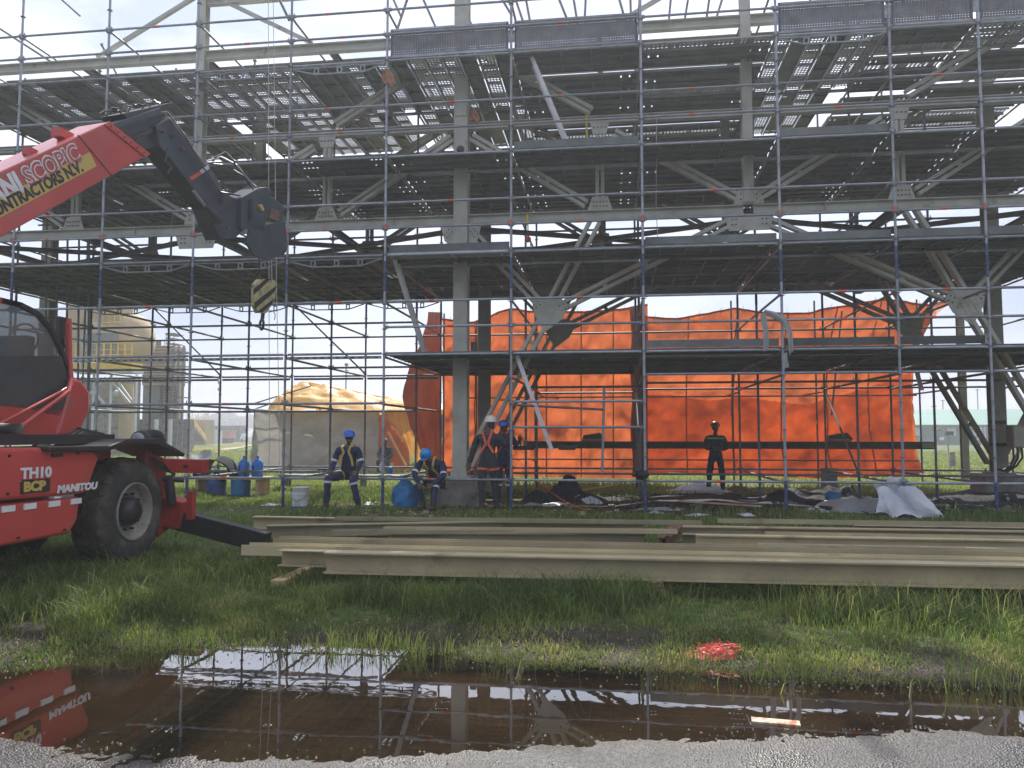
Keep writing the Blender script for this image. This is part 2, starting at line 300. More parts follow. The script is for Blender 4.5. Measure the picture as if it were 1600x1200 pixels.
def ground_mat():
    m = bpy.data.materials.new('soil_and_turf'); m.use_nodes = True; n = m.node_tree.nodes; l = m.node_tree.links; b = n['Principled BSDF']
    t = n.new('ShaderNodeTexCoord'); g = n.new('ShaderNodeTexNoise'); g.inputs['Scale'].default_value = 9; g.inputs['Detail'].default_value = 8; l.new(t.outputs['Object'], g.inputs['Vector'])
    r = n.new('ShaderNodeValToRGB'); e = r.color_ramp.elements; e[0].position = 0.3; e[0].color = (0.030, 0.050, 0.014, 1); e[1].position = 0.72; e[1].color = (0.13, 0.19, 0.035, 1)
    l.new(g.outputs[0], r.inputs[0])
    big = n.new('ShaderNodeTexNoise'); big.inputs['Scale'].default_value = 0.35; big.inputs['Detail'].default_value = 6; l.new(t.outputs['Object'], big.inputs['Vector'])
    rb = n.new('ShaderNodeValToRGB'); rb.color_ramp.elements[0].position = 0.45; rb.color_ramp.elements[1].position = 0.68
    l.new(big.outputs[0], rb.inputs[0])
    soil = n.new('ShaderNodeValToRGB'); soil.color_ramp.elements[0].color = (0.016, 0.012, 0.009, 1); soil.color_ramp.elements[1].color = (0.065, 0.048, 0.034, 1); l.new(g.outputs[0], soil.inputs[0])
    # soil under and in front of the scaffold, wet mud along the puddle
    sp = n.new('ShaderNodeSeparateXYZ'); l.new(t.outputs['Object'], sp.inputs[0])
    wob = n.new('ShaderNodeMath'); wob.operation = 'MULTIPLY_ADD'; wob.inputs[1].default_value = 3.0; l.new(big.outputs[0], wob.inputs[0]); l.new(sp.outputs[1], wob.inputs[2])
    m1 = n.new('ShaderNodeMapRange'); m1.inputs[1].default_value = 7.4; m1.inputs[2].default_value = 8.1; m1.inputs[3].default_value = 1; m1.inputs[4].default_value = 0; l.new(wob.outputs[0], m1.inputs[0])
    m2 = n.new('ShaderNodeMapRange'); m2.inputs[1].default_value = 14.8; m2.inputs[2].default_value = 16.5; m2.inputs[3].default_value = 0; m2.inputs[4].default_value = 1; l.new(wob.outputs[0], m2.inputs[0])
    m3 = n.new('ShaderNodeMapRange'); m3.inputs[1].default_value = 19.6; m3.inputs[2].default_value = 20.8; m3.inputs[3].default_value = 1; m3.inputs[4].default_value = 0; l.new(wob.outputs[0], m3.inputs[0])
    mm = n.new('ShaderNodeMath'); mm.operation = 'MULTIPLY'; l.new(m2.outputs[0], mm.inputs[0]); l.new(m3.outputs[0], mm.inputs[1])
    mx1 = n.new('ShaderNodeMapRange'); mx1.inputs[1].default_value = -3.5; mx1.inputs[2].default_value = 1.0; mx1.inputs[3].default_value = 0.35; mx1.inputs[4].default_value = 1.0; l.new(sp.outputs[0], mx1.inputs[0])
    mm2 = n.new('ShaderNodeMath'); mm2.operation = 'MULTIPLY'; l.new(mm.outputs[0], mm2.inputs[0]); l.new(mx1.outputs[0], mm2.inputs[1])
    ad = n.new('ShaderNodeMath'); ad.operation = 'MAXIMUM'; l.new(m1.outputs[0], ad.inputs[0]); l.new(mm2.outputs[0], ad.inputs[1])
    pt = n.new('ShaderNodeMath'); pt.operation = 'MULTIPLY'; pt.inputs[1].default_value = 0.35; l.new(rb.outputs[0], pt.inputs[0])
    ad2 = n.new('ShaderNodeMath'); ad2.operation = 'MAXIMUM'; l.new(ad.outputs[0], ad2.inputs[0]); l.new(pt.outputs[0], ad2.inputs[1])
    mc = n.new('ShaderNodeMix'); mc.data_type = 'RGBA'; l.new(ad2.outputs[0], mc.inputs[0]); l.new(r.outputs[0], mc.inputs[6]); l.new(soil.outputs[0], mc.inputs[7])
    l.new(mc.outputs[2], b.inputs['Base Color'])
    rr = n.new('ShaderNodeMapRange'); rr.inputs[1].default_value = 0; rr.inputs[2].default_value = 1; b.inputs['Specular IOR Level'].default_value = 0.25; rr.inputs[3].default_value = 0.9; rr.inputs[4].default_value = 0.7; l.new(m1.outputs[0], rr.inputs[0]); l.new(rr.outputs[0], b.inputs['Roughness'])
    z = n.new('ShaderNodeTexNoise'); z.inputs['Scale'].default_value = 35; z.inputs['Detail'].default_value = 8; l.new(t.outputs['Object'], z.inputs['Vector'])
    bp = n.new('ShaderNodeBump'); bp.inputs['Strength'].default_value = 0.9; bp.inputs['Distance'].default_value = 0.03; l.new(z.outputs[0], bp.inputs['Height']); l.new(bp.outputs[0], b.inputs['Normal'])
    return m
def asphalt_mat():
    m = bpy.data.materials.new('wet_asphalt'); m.use_nodes = True; n = m.node_tree.nodes; l = m.node_tree.links; b = n['Principled BSDF']
    t = n.new('ShaderNodeTexCoord'); v = n.new('ShaderNodeTexVoronoi'); v.inputs['Scale'].default_value = 85; l.new(t.outputs['Object'], v.inputs['Vector'])
    g = n.new('ShaderNodeTexNoise'); g.inputs['Scale'].default_value = 1.6; g.inputs['Detail'].default_value = 6; l.new(t.outputs['Object'], g.inputs['Vector'])
    rv = n.new('ShaderNodeValToRGB'); rv.color_ramp.elements[0].color = (0.016, 0.018, 0.022, 1); rv.color_ramp.elements[0].position = 0.15; rv.color_ramp.elements[1].position = 0.95; rv.color_ramp.elements[1].color = (0.085, 0.09, 0.105, 1); l.new(v.outputs['Color'], rv.inputs[0])
    rg = n.new('ShaderNodeValToRGB'); rg.color_ramp.elements[0].position = 0.38; rg.color_ramp.elements[0].color = (0.42, 0.43, 0.47, 1); rg.color_ramp.elements[1].position = 0.66; rg.color_ramp.elements[1].color = (1.35, 1.2, 1.05, 1); l.new(g.outputs[0], rg.inputs[0])
    mu = n.new('ShaderNodeMix'); mu.data_type = 'RGBA'; mu.blend_type = 'MULTIPLY'; mu.inputs[0].default_value = 1; l.new(rv.outputs[0], mu.inputs[6]); l.new(rg.outputs[0], mu.inputs[7])
    # settled silt below the water line
    geo = n.new('ShaderNodeNewGeometry'); sz = n.new('ShaderNodeSeparateXYZ'); l.new(geo.outputs['Position'], sz.inputs[0])
    ms = n.new('ShaderNodeMapRange'); ms.inputs[1].default_value = WZ+0.004; ms.inputs[2].default_value = WZ-0.006; ms.inputs[3].default_value = 0; ms.inputs[4].default_value = 0.85; l.new(sz.outputs[2], ms.inputs[0])
    mc = n.new('ShaderNodeMix'); mc.data_type = 'RGBA'; mc.inputs[7].default_value = (0.06, 0.04, 0.022, 1); l.new(ms.outputs[0], mc.inputs[0]); l.new(mu.outputs[2], mc.inputs[6])
    l.new(mc.outputs[2], b.inputs['Base Color'])
    rr = n.new('ShaderNodeMapRange'); rr.inputs[1].default_value = 0.35; rr.inputs[2].default_value = 0.65; b.inputs['Specular IOR Level'].default_value = 0.4; rr.inputs[3].default_value = 0.32; rr.inputs[4].default_value = 0.75; l.new(g.outputs[0], rr.inputs[0]); l.new(rr.outputs[0], b.inputs['Roughness'])
    bp = n.new('ShaderNodeBump'); bp.inputs['Strength'].default_value = 0.8; bp.inputs['Distance'].default_value = 0.006; l.new(v.outputs['Distance'], bp.inputs['Height']); l.new(bp.outputs[0], b.inputs['Normal'])
    return m
def water_mat():
    m = bpy.data.materials.new('muddy_water'); m.use_nodes = True; n = m.node_tree.nodes; l = m.node_tree.links; b = n['Principled BSDF']
    t = n.new('ShaderNodeTexCoord'); g = n.new('ShaderNodeTexNoise'); g.inputs['Scale'].default_value = 1.1; g.inputs['Detail'].default_value = 5; l.new(t.outputs['Object'], g.inputs['Vector'])
    r = n.new('ShaderNodeValToRGB'); r.color_ramp.elements[0].position = 0.35; r.color_ramp.elements[0].color = (0.014, 0.009, 0.005, 1); r.color_ramp.elements[1].position = 0.7; r.color_ramp.elements[1].color = (0.040, 0.025, 0.013, 1)
    l.new(g.outputs[0], r.inputs[0]); l.new(r.outputs[0], b.inputs['Base Color'])
    b.inputs['Roughness'].default_value = 0.015; b.inputs['IOR'].default_value = 1.55; b.inputs['Coat Weight'].default_value = 1.0; b.inputs['Coat Roughness'].default_value = 0.01; b.inputs['Coat IOR'].default_value = 1.6
    z = n.new('ShaderNodeTexNoise'); z.inputs['Scale'].default_value = 3.0; z.inputs['Detail'].default_value = 3; l.new(t.outputs['Object'], z.inputs['Vector'])
    bp = n.new('ShaderNodeBump'); bp.inputs['Strength'].default_value = 0.025; bp.inputs['Distance'].default_value = 0.02; l.new(z.outputs[0], bp.inputs['Height']); l.new(bp.outputs[0], b.inputs['Normal']); l.new(bp.outputs[0], b.inputs['Coat Normal'])
    return m
GM = ground_mat()
ys = np.concatenate([np.arange(4.6, 9, 0.04), np.arange(9, 20, 0.2), np.geomspace(20, 1500, 40)])
xs = np.concatenate([-np.geomspace(1500, 9.2, 30), np.arange(-9, 9.01, 0.05), np.geomspace(9.2, 1500, 30)])
ground = grid('ground', xs, ys, gheight, GM)
road = grid('road', np.concatenate([-np.geomspace(400, 5.2, 14), np.arange(-5, 5.01, 0.022), np.geomspace(5.2, 400, 14)]), np.concatenate([[-400, -60, -10, -3, -1, 0, 1], np.arange(1.5, 2.6, 0.04), np.arange(2.6, 4.6, 0.018), np.arange(4.6, 7.9, 0.06)]), rheight, asphalt_mat())
wm = MB(); wm.add([(-9, 2.8, WZ), (9, 2.8, WZ), (9, 7.6, WZ), (-9, 7.6, WZ)], [(0, 1, 2, 3)], water_mat()); puddle = wm.build('puddle_water', kind='structure')

# ------------------------------------------------------------------ grass
def grass_mat(name, c0, c1, c2):
    m = bpy.data.materials.new(name); m.use_nodes = True; n = m.node_tree.nodes; l = m.node_tree.links; b = n['Principled BSDF']; b.inputs['Roughness'].default_value = 0.55
    a = n.new('ShaderNodeAttribute'); a.attribute_name = 'tint'; r = n.new('ShaderNodeValToRGB'); e = r.color_ramp.elements
    e[0].position = 0; e[0].color = (*c0, 1); e[1].position = 1; e[1].color = (*c2, 1); k = e.new(0.55); k.color = (*c1, 1)
    l.new(a.outputs['Fac'], r.inputs[0]); l.new(r.outputs[0], b.inputs['Base Color'])
    tr = n.new('ShaderNodeBsdfTranslucent'); ms = n.new('ShaderNodeMixShader'); ms.inputs[0].default_value = 0.45
    l.new(r.outputs[0], tr.inputs[0]); l.new(b.outputs[0], ms.inputs[1]); l.new(tr.outputs[0], ms.inputs[2]); l.new(ms.outputs[0], n['Material Output'].inputs[0]); return m
GRM = grass_mat('grass_blades', (0.075, 0.115, 0.028), (0.19, 0.27, 0.055), (0.47, 0.43, 0.15))
def grass(name, X, Y, Hh, W, tint, m, lean=0.6, zoff=0.0):
    n = len(X); Z = gheight(X, Y)+zoff; th = RNG.random(n)*2*math.pi; ld = RNG.random(n)*2*math.pi; lm = Hh*lean*(0.3+RNG.random(n))
    wx, wy = np.cos(th)*W/2, np.sin(th)*W/2; lx, ly = np.cos(ld)*lm, np.sin(ld)*lm
    P = np.zeros((n, 5, 3))
    P[:, 0] = np.stack([X-wx, Y-wy, Z-0.01], 1); P[:, 1] = np.stack([X+wx, Y+wy, Z-0.01], 1)
    P[:, 2] = np.stack([X-wx*0.8+lx*0.35, Y-wy*0.8+ly*0.35, Z+Hh*0.6], 1); P[:, 3] = np.stack([X+wx*0.8+lx*0.35, Y+wy*0.8+ly*0.35, Z+Hh*0.6], 1)
    P[:, 4] = np.stack([X+lx, Y+ly, Z+Hh*(1-0.25*lean)], 1)
    base = np.arange(n)[:, None]*5; T = np.concatenate([base+np.array([[0, 1, 3]]), base+np.array([[0, 3, 2]]), base+np.array([[2, 3, 4]])], 1).reshape(-1, 3)
    me = bpy.data.meshes.new(name); me.vertices.add(n*5); me.vertices.foreach_set('co', P.ravel()); me.loops.add(T.size); me.loops.foreach_set('vertex_index', T.ravel().astype(np.int32))
    me.polygons.add(len(T)); me.polygons.foreach_set('loop_start', np.arange(0, T.size, 3, dtype=np.int32)); me.materials.append(m)
    at = me.attributes.new('tint', 'FLOAT', 'POINT'); at.data.foreach_set('value', np.repeat(tint, 5).astype(np.float32)); me.update(calc_edges=True)
    o = bpy.data.objects.new(name, me); C.objects.link(o); o['kind'] = 'stuff'; return o
def scatter(n, x0, x1, y0, y1, cond):
    X = RNG.uniform(x0, x1, n); Y = RNG.uniform(y0, y1, n); k = cond(X, Y); return X[k], Y[k]
def c_near(X, Y):
    d = Y-yfar(X); pr = smooth((d+0.16)/0.34)*0.78+0.10*(d > -0.2)
    pr *= np.clip((fbm(X*1.3+9, Y*1.3, 4)-0.36)*3.8, 0.07, 1)
    # trodden bare patch in front of the long beams
    pr *= 1-0.85*np.exp(-(((X-1.5)/0.9)**2+((Y-6.35)/0.32)**2))
    return RNG.random(len(X)) < pr
X, Y = scatter(230000, -7.2, 5.6, 5.0, 7.7, c_near)
d = Y-yfar(X); hn = fbm(X*0.9+40, Y*0.9+3, 3); tall = smooth((d-0.35)/0.9)*smooth((hn-0.32)/0.35)
Hh = (0.05+0.20*tall)*(0.45+0.9*RNG.random(len(X))**1.5+0.55*(RNG.random(len(X)) < 0.05)); lush = fbm(X*2.3+11, Y*2.3, 4); tint = np.clip(0.30+0.40*RNG.random(len(X))+0.5*(0.42-hn)+1.3*(lush-0.5)+(RNG.random(len(X)) < 0.09)*0.5-0.25*tall, 0, 1)
o = grass('foreground_grass', X, Y, Hh, 0.0055+0.004*RNG.random(len(X)), tint, GRM, 0.75); tag(o, 'uneven green grass verge between the puddle and the long beams', 'grass')
def c_mid(X, Y):
    pr = np.clip((fbm(X*0.8+2, Y*0.8+7, 4)-0.30)*3.0, 0.05, 1)*np.where((Y > 15.0) & (Y < 19.4) & (X > -3), 0.10, 1.0)*np.where((Y > 12.6) & (Y < 15.5), 0.6, 1)
    return RNG.random(len(X)) < pr
X, Y = scatter(210000, -10.5, 9.5, 7.6, 19.5, c_mid)
hn = fbm(X*0.6+40, Y*0.6+3, 3); Hh = (0.06+0.14*smooth((hn-0.4)/0.3))*(0.6+0.7*RNG.random(len(X))); Hh = np.where((Y > 7.6) & (Y < 12.0) & (X > -3.9), Hh*0.6, Hh)
tint = np.clip(0.2+0.4*RNG.random(len(X))+0.4*(0.45-hn)+(RNG.random(len(X)) < 0.06)*0.4, 0, 1)
o = grass('worksite_grass', X, Y, Hh, 0.012+0.006*RNG.random(len(X)), tint, GRM, 0.7); tag(o, 'short patchy grass around the beams and scaffold feet', 'grass')
def c_far(X, Y): return RNG.random(len(X)) < np.clip((fbm(X*0.3, Y*0.3, 3)-0.2)*3, 0.2, 1)
n = 170000; Y = 19.3+(RNG.random(n)**2.0)*45; X = RNG.uniform(-0.95, 0.75, n)*Y; k = c_far(X, Y); X, Y = X[k], Y[k]
Hh = (0.08+0.06*RNG.random(len(X)))*(1+Y/60); tint = np.clip(0.45+0.4*RNG.random(len(X)), 0, 1)
o = grass('meadow_grass', X, Y, Hh, 0.02*(Y/20), tint, GRM, 0.6); tag(o, 'bright sunlit meadow grass beyond the scaffold', 'grass')

# ------------------------------------------------------------------ steel frame (two parallel trusses)
PX = [-18.2, -15.2, -12.2, -9.2, -6.19, -3.18, -0.23, 2.78, 5.73, 8.74, 11.7, 14.7]
YF, YR = 16.1, 19.1
frame = thing('steel_building', 'tall cream steel building frame of columns, chords and diagonals inside the scaffold', 'steel frame', (2.78, 17.6, 0))
def member2(name, p, q, Y, mt, gap=0.10, h=0.13):
    """double channel lying in the truss plane"""
    b = MB(); p = Vector((p[0], Y, p[1])); q = Vector((q[0], Y, q[1])); ax = (q-p).normalized(); nrm = Vector((0, 1, 0)); sd = ax.cross(nrm).normalized()
    for s in (-1, 1):
        o = sd*s*(gap/2+0.035)
        b.bar(p+o, q+o, 0.012, 0.07, mt, sd); b.bar(p+o-nrm*(h/2)+sd*s*0.0, q+o-nrm*(h/2), 0.07, 0.01, mt, nrm)
        b.bar(p+o+nrm*(h/2), q+o+nrm*(h/2), 0.07, 0.01, mt, nrm); b.bar(p+sd*s*(gap/2+0.006), q+sd*s*(gap/2+0.006), h-0.012, 0.012, mt, sd)
    n = max(2, int((q-p).length/0.9))
    for i in range(1, n):
        c = p.lerp(q, i/n); b.bar(c-sd*(gap/2+0.06), c+sd*(gap/2+0.06), 0.012, 0.09, mt, ax)
    return b.build(name, frame)
def gusset(poly, Y, mt, bolts=()):
    g = MB(); g.prism([(x, z) for x, z in poly], Y-0.075, Y-0.055, mt, 'Y'); o = g.build('gusset_plate', frame)
    if bolts:
        b = MB()
        for x, z in bolts: b.tube((x, Y-0.10, z), (x, Y-0.076, z), 0.014, RUST, 6)
        b.build('bolts', o, kind='stuff')
    return o
def boltgrid(cx, cz, ang, nx=3, nz=2, s=0.08):
    c, d = math.cos(ang), math.sin(ang)
    return [(cx+(i-(nx-1)/2)*s*c-(j-(nz-1)/2)*s*1.3*d, cz+(i-(nx-1)/2)*s*d+(j-(nz-1)/2)*s*1.3*c) for i in range(nx) for j in range(nz)]
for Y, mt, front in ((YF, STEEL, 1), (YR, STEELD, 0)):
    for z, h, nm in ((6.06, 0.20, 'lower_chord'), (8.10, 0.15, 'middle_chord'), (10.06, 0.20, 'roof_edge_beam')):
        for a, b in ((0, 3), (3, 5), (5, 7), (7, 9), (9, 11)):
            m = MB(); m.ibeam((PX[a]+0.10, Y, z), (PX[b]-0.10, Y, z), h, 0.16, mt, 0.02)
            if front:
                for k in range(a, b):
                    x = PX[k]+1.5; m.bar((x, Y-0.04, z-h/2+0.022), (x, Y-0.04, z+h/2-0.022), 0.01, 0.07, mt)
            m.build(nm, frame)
    for i, x in enumerate(PX):
        if i in (1, 5, 9):
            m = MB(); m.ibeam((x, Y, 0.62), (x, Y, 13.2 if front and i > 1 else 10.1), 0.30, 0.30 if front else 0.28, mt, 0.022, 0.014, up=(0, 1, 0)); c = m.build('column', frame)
            b = MB(); b.box((x, Y, 0.60), (0.50, 0.50, 0.035), mt); b.box((x-0.11, Y-0.18, 0.68), (0.16, 0.02, 0.12), mt)
            for dx in (-0.2, 0.2):
                for dy in (-0.2, 0.2): b.tube((x+dx, Y+dy, 0.618), (x+dx, Y+dy, 0.70), 0.018, RUST, 6)
            b.build('base_plate', c)
            if front and i == 5:
                h = MB(); h.lathe((x, Y-0.156, 6.9+0.65), [(0.085, 0.0), (0.085, -0.03), (0.0, -0.031)], BROWN, 16, 'Y'); h.box((x, Y-0.165, 7.55), (0.22, 0.018, 0.5), mt); h.build('splice_plate', c)
                h = MB(); h.box((x, Y-0.164, 8.42), (0.24, 0.02, 0.26), mt); h.build('splice_plate', c)
            pm = MB(); pm.box((x, Y, 0.20), (0.95, 0.80, 0.76), CONC); pm.build('plinth', frame, bevel=0.02)
        elif i in (3, 7):
            m = MB(); m.ibeam((x, Y, 6.2), (x, Y, 13.2 if front else 10.1), 0.22, 0.2, mt, 0.018, 0.012, up=(0, 1, 0)); m.build('hanging_column', frame)
        else:
            member2('web_post', (x, 6.18), (x, 7.98), Y, mt, 0.045, 0.10)
    def seg(i, zi, j, zj, t0=0.0, t1=1.0, nm='diagonal', g=0.05, hh=0.11):
        p = Vector((PX[i], zi)); q = Vector((PX[j], zj)); member2(nm, p.lerp(q, t0), p.lerp(q, t1), Y, mt, g, hh)
    # web between the lower and the middle chord, W pattern, apexes on the web posts
    for i, j in ((2, 1), (2, 3), (4, 3), (4, 5), (6, 5), (6, 7), (8, 7), (8, 9), (10, 9), (10, 11)):
        if j in (5, 9, 1): seg(i, 6.12, j, 8.0, 0.10, 0.93)
        else: seg(i, 7.98, j, 6.2, 0.10, 0.93)
    for i, j in ((6, 5), (8, 9), (4, 5), (2, 1)): seg(i, 8.2, j, 9.98, 0.06, 0.9)
    # knee bracing below the lower chord
    for col, apex, top, s in ((5, -1.31, 7, 1), (9, 6.87, 7, -1), (1, -13.33, 3, 1), (9, 10.61, 11, 1), (5, -5.05, 3, -1)):
        if col == 5 and s == -1: continue
        if col == 1: continue
        zc = 4.0; P0 = (PX[col]+s*0.16, 0.85)
        near = PX[col]+s*2.85
        member2('knee_brace', P0, (near, 5.95), Y, mt, 0.12, 0.16)
        member2('knee_brace', (apex-s*0.22, zc+0.25), (PX[col]+s*0.15, 5.85), Y-0.0, mt, 0.07, 0.12)
        member2('knee_brace', (apex+s*0.30, zc+0.16), (PX[top]-s*0.35, 5.82), Y, mt, 0.07, 0.14)
        gusset([(apex-s*0.36, zc+0.30), (apex-s*0.30, zc-0.02), (apex-s*0.10, zc-0.40), (apex+s*0.26, zc-0.14), (apex+s*0.42, zc+0.16), (apex+s*0.24, zc+0.32)][::s if s > 0 else -1], Y, mt,
               boltgrid(apex-s*0.27, zc+0.22, s*-0.9)+boltgrid(apex+s*0.32, zc+0.14, s*0.45) if front else ())
    for i in (2, 4, 6, 8, 10):
        x = PX[i]; gusset([(x-0.20, 8.02), (x+0.20, 8.02), (x+0.14, 7.78), (x-0.14, 7.78)], Y, mt, boltgrid(x, 7.92, 0, 4, 1) if front else ())
        gusset([(x-0.26, 6.16), (x+0.26, 6.16), (x+0.16, 6.44), (x-0.16, 6.44)], Y, mt, boltgrid(x, 6.28, 0, 5, 2, 0.07) if front else ())
    for i in (3, 7):
        x = PX[i]; gusset([(x-0.50, 5.96), (x+0.50, 5.96), (x+0.40, 5.62), (x-0.40, 5.62)], Y, mt, boltgrid(x-0.3, 5.8, 0, 2, 2)+boltgrid(x+0.3, 5.8, 0, 2, 2) if front else ())
        gusset([(x-0.30, 6.17), (x+0.30, 6.17), (x+0.20, 6.5), (x-0.20, 6.5)], Y, mt, boltgrid(x, 6.32, 0, 5, 2, 0.08) if front else ())
    for i in (5, 9):
        x = PX[i]; 
        for s in (-1, 1): gusset([(x+s*0.16, 5.95), (x+s*0.44, 5.95), (x+s*0.36, 5.6), (x+s*0.16, 5.45)][::s], Y, mt, boltgrid(x+s*0.28, 5.76, -s*0.9, 3, 2, 0.07) if front else ())
# cross members and plan bracing between and behind the trusses
for i in range(1, 12):
    for z in (6.06, 10.06) + ((8.1,) if i % 2 else ()):
        m = MB(); m.ibeam((PX[i], YF+0.1, z), (PX[i], YR-0.1, z), 0.14, 0.12, BROWN); m.build('cross_beam', frame)
for i in range(0, 10, 2):
    for (a, b, c, d) in ((PX[i+1], YF+0.2, PX[i+3] if i+3 < 12 else 17.7, YR-0.2), (PX[i+3] if i+3 < 12 else 17.7, YF+0.2, PX[i+1], YR-0.2)):
        m = MB(); m.channel((a, b, 5.93), (c, d, 5.93), 0.10, 0.08, BROWN); m.build('plan_brace', frame)
for Y in (17.1, 18.1):
    m = MB(); m.ibeam((-15, Y, 10.2), (9.0, Y, 10.2), 0.16, 0.10, STEELD); m.build('purlin', frame)
for x in (-9.2, 2.78):
    for s in (-1, 1):
        m = MB(); m.bar((x, YF, 11.6), (x+s*2.6, YF, 10.2), 0.08, 0.08, STEEL); m.build('roof_strut', frame)
m = MB(); m.ibeam((-9.1, YF, 11.35), (-3.4, YF, 11.35), 0.2, 0.14, STEEL); m.build('roof_edge_beam', frame)
m = MB(); m.ibeam((-3.0, YF, 11.35), (2.7, YF, 11.35), 0.2, 0.14, STEEL); m.build('roof_edge_beam', frame)
# far row of posts behind the rear truss
for x in (9.15,):
    m = MB(); m.ibeam((x, 21.8, 0.3), (x, 21.8, 6.0), 0.16, 0.16, STEELD, up=(0, 1, 0)); m.build('outer_post', frame)
for px_ in (577, 1340):
    x = aY(px_, 350, 22.5).x; m = MB(); m.ibeam((x, 22.5, 5.4), (x, 22.5, 6.4), 0.2, 0.18, BROWN, up=(0, 1, 0)); m.build('outer_post', frame)

# ------------------------------------------------------------------ scaffold
SX = [-14.89, -12.82, -10.75, -8.68, -6.61, -4.54, -1.97, 0.60, 3.17, 5.24, 6.81, 9.38]
SY = [15.02, 17.60, 20.18]
DZ = [3.07, 5.09, 7.12, 9.14]
scaf = thing('scaffold', 'huge galvanised tube scaffold of four deck levels wrapped round the steel frame', 'scaffold', (0.6, 17.6, 0))
def standard_proto(z0, z1, mt, nm='standard'):
    b = MB(); b.tube((0, 0, z0+0.28), (0, 0, z1), 0.026, mt, 8)
    z = 0.56
    while z < z1-0.02:
        b.tube((0, 0, z-0.005), (0, 0, z+0.005), 0.055, GALVD, 8, smooth=False); z += 0.505
    for zz in (4.35,): b.tube((0, 0, zz), (0, 0, zz+0.62), 0.0285, BLUE, 8, caps=False)
    b.tube((0, 0, z0+0.02), (0, 0, 0.62), 0.030, BLUE, 8); b.box((0, 0, z0+0.015), (0.15, 0.15, 0.012), mt)
    b.tube((0, 0, 5.6), (0, 0, 5.72), 0.028, ORMK, 8, caps=False)
    return b
stds = {}
for j, Y in enumerate(SY):
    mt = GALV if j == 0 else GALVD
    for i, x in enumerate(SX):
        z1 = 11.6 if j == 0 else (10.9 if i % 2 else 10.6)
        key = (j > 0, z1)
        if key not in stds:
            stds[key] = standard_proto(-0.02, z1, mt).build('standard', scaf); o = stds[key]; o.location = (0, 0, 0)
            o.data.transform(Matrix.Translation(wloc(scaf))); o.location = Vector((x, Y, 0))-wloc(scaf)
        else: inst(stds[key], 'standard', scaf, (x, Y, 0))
protos = {}
def ledger(name, p, q, kind='plain', mt=GALV, w=0.0):
    """p, q points; shared mesh per length, kind and material"""
    p = Vector(p); q = Vector(q); ln = round((q-p).length, 3); key = (ln, kind, mt.name)
    ang = math.atan2(q.y-p.y, q.x-p.x); el = math.asin(max(-1, min(1, (q.z-p.z)/(q-p).length)))
    if key not in protos:
        b = MB()
        if kind in ('plain', 'mark', 'mark2'):
            b.tube((0.05, 0, 0), (ln-0.05, 0, 0), 0.0245, mt, 8)
            for s in (0.055, ln-0.055): b.box((s, 0, 0), (0.07, 0.04, 0.055), GALVD); b.bar((s, 0, -0.03), (s, 0, 0.075), 0.008, 0.025, GALVD)
            if kind == 'mark': b.tube((ln*0.5, 0, 0), (ln*0.5+0.13, 0, 0), 0.026, ORMK, 8, caps=False)
            if kind == 'mark2': b.tube((ln*0.36, 0, 0), (ln*0.36+0.10, 0, 0), 0.026, ORMK, 8, caps=False)
        elif kind == 'lattice':
            b.tube((0.05, 0, 0), (ln-0.05, 0, 0), 0.0245, mt, 8); b.bar((0.05, 0, -0.055), (ln-0.05, 0, -0.055), 0.05, 0.012, mt)
            b.tube((0.05, 0, -0.07), (ln*0.26, 0, -0.20), 0.016, mt, 6); b.tube((ln*0.26, 0, -0.20), (ln*0.76, 0, -0.20), 0.016, mt, 6); b.tube((ln*0.76, 0, -0.20), (ln-0.05, 0, -0.06), 0.016, mt, 6)
            for t in (0.27, 0.51, 0.75):
                c = ln*t
                for s in (-1, 1): b.box((c+s*0.042, 0, -0.13), (0.022, 0.03, 0.13), mt)
                b.box((c, 0, -0.075), (0.062, 0.03, 0.02), mt); b.box((c, 0, -0.185), (0.062, 0.03, 0.02), mt)
        elif kind == 'reinforced':
            b.tube((0.05, 0, 0), (ln-0.05, 0, 0), 0.0245, mt, 8); b.bar((0.06, 0, -0.075), (ln-0.06, 0, -0.075), 0.05, 0.055, mt)
            for k in range(int(ln/0.16)): b.box((0.15+k*0.16, -0.027, -0.075), (0.07, 0.006, 0.03), BROWN)
        o = b.build(name); C.objects.unlink(o); protos[key] = o
    s = protos[key]
    o = s.copy(); o.name = name; C.objects.link(o); o.parent = scaf; o.location = p-wloc(scaf); o.rotation_euler = (0, -el, ang); return o
rr = random.Random(3)
def mk(): return rr.choice(['plain', 'plain', 'mark', 'mark2'])
NB = len(SX)-1
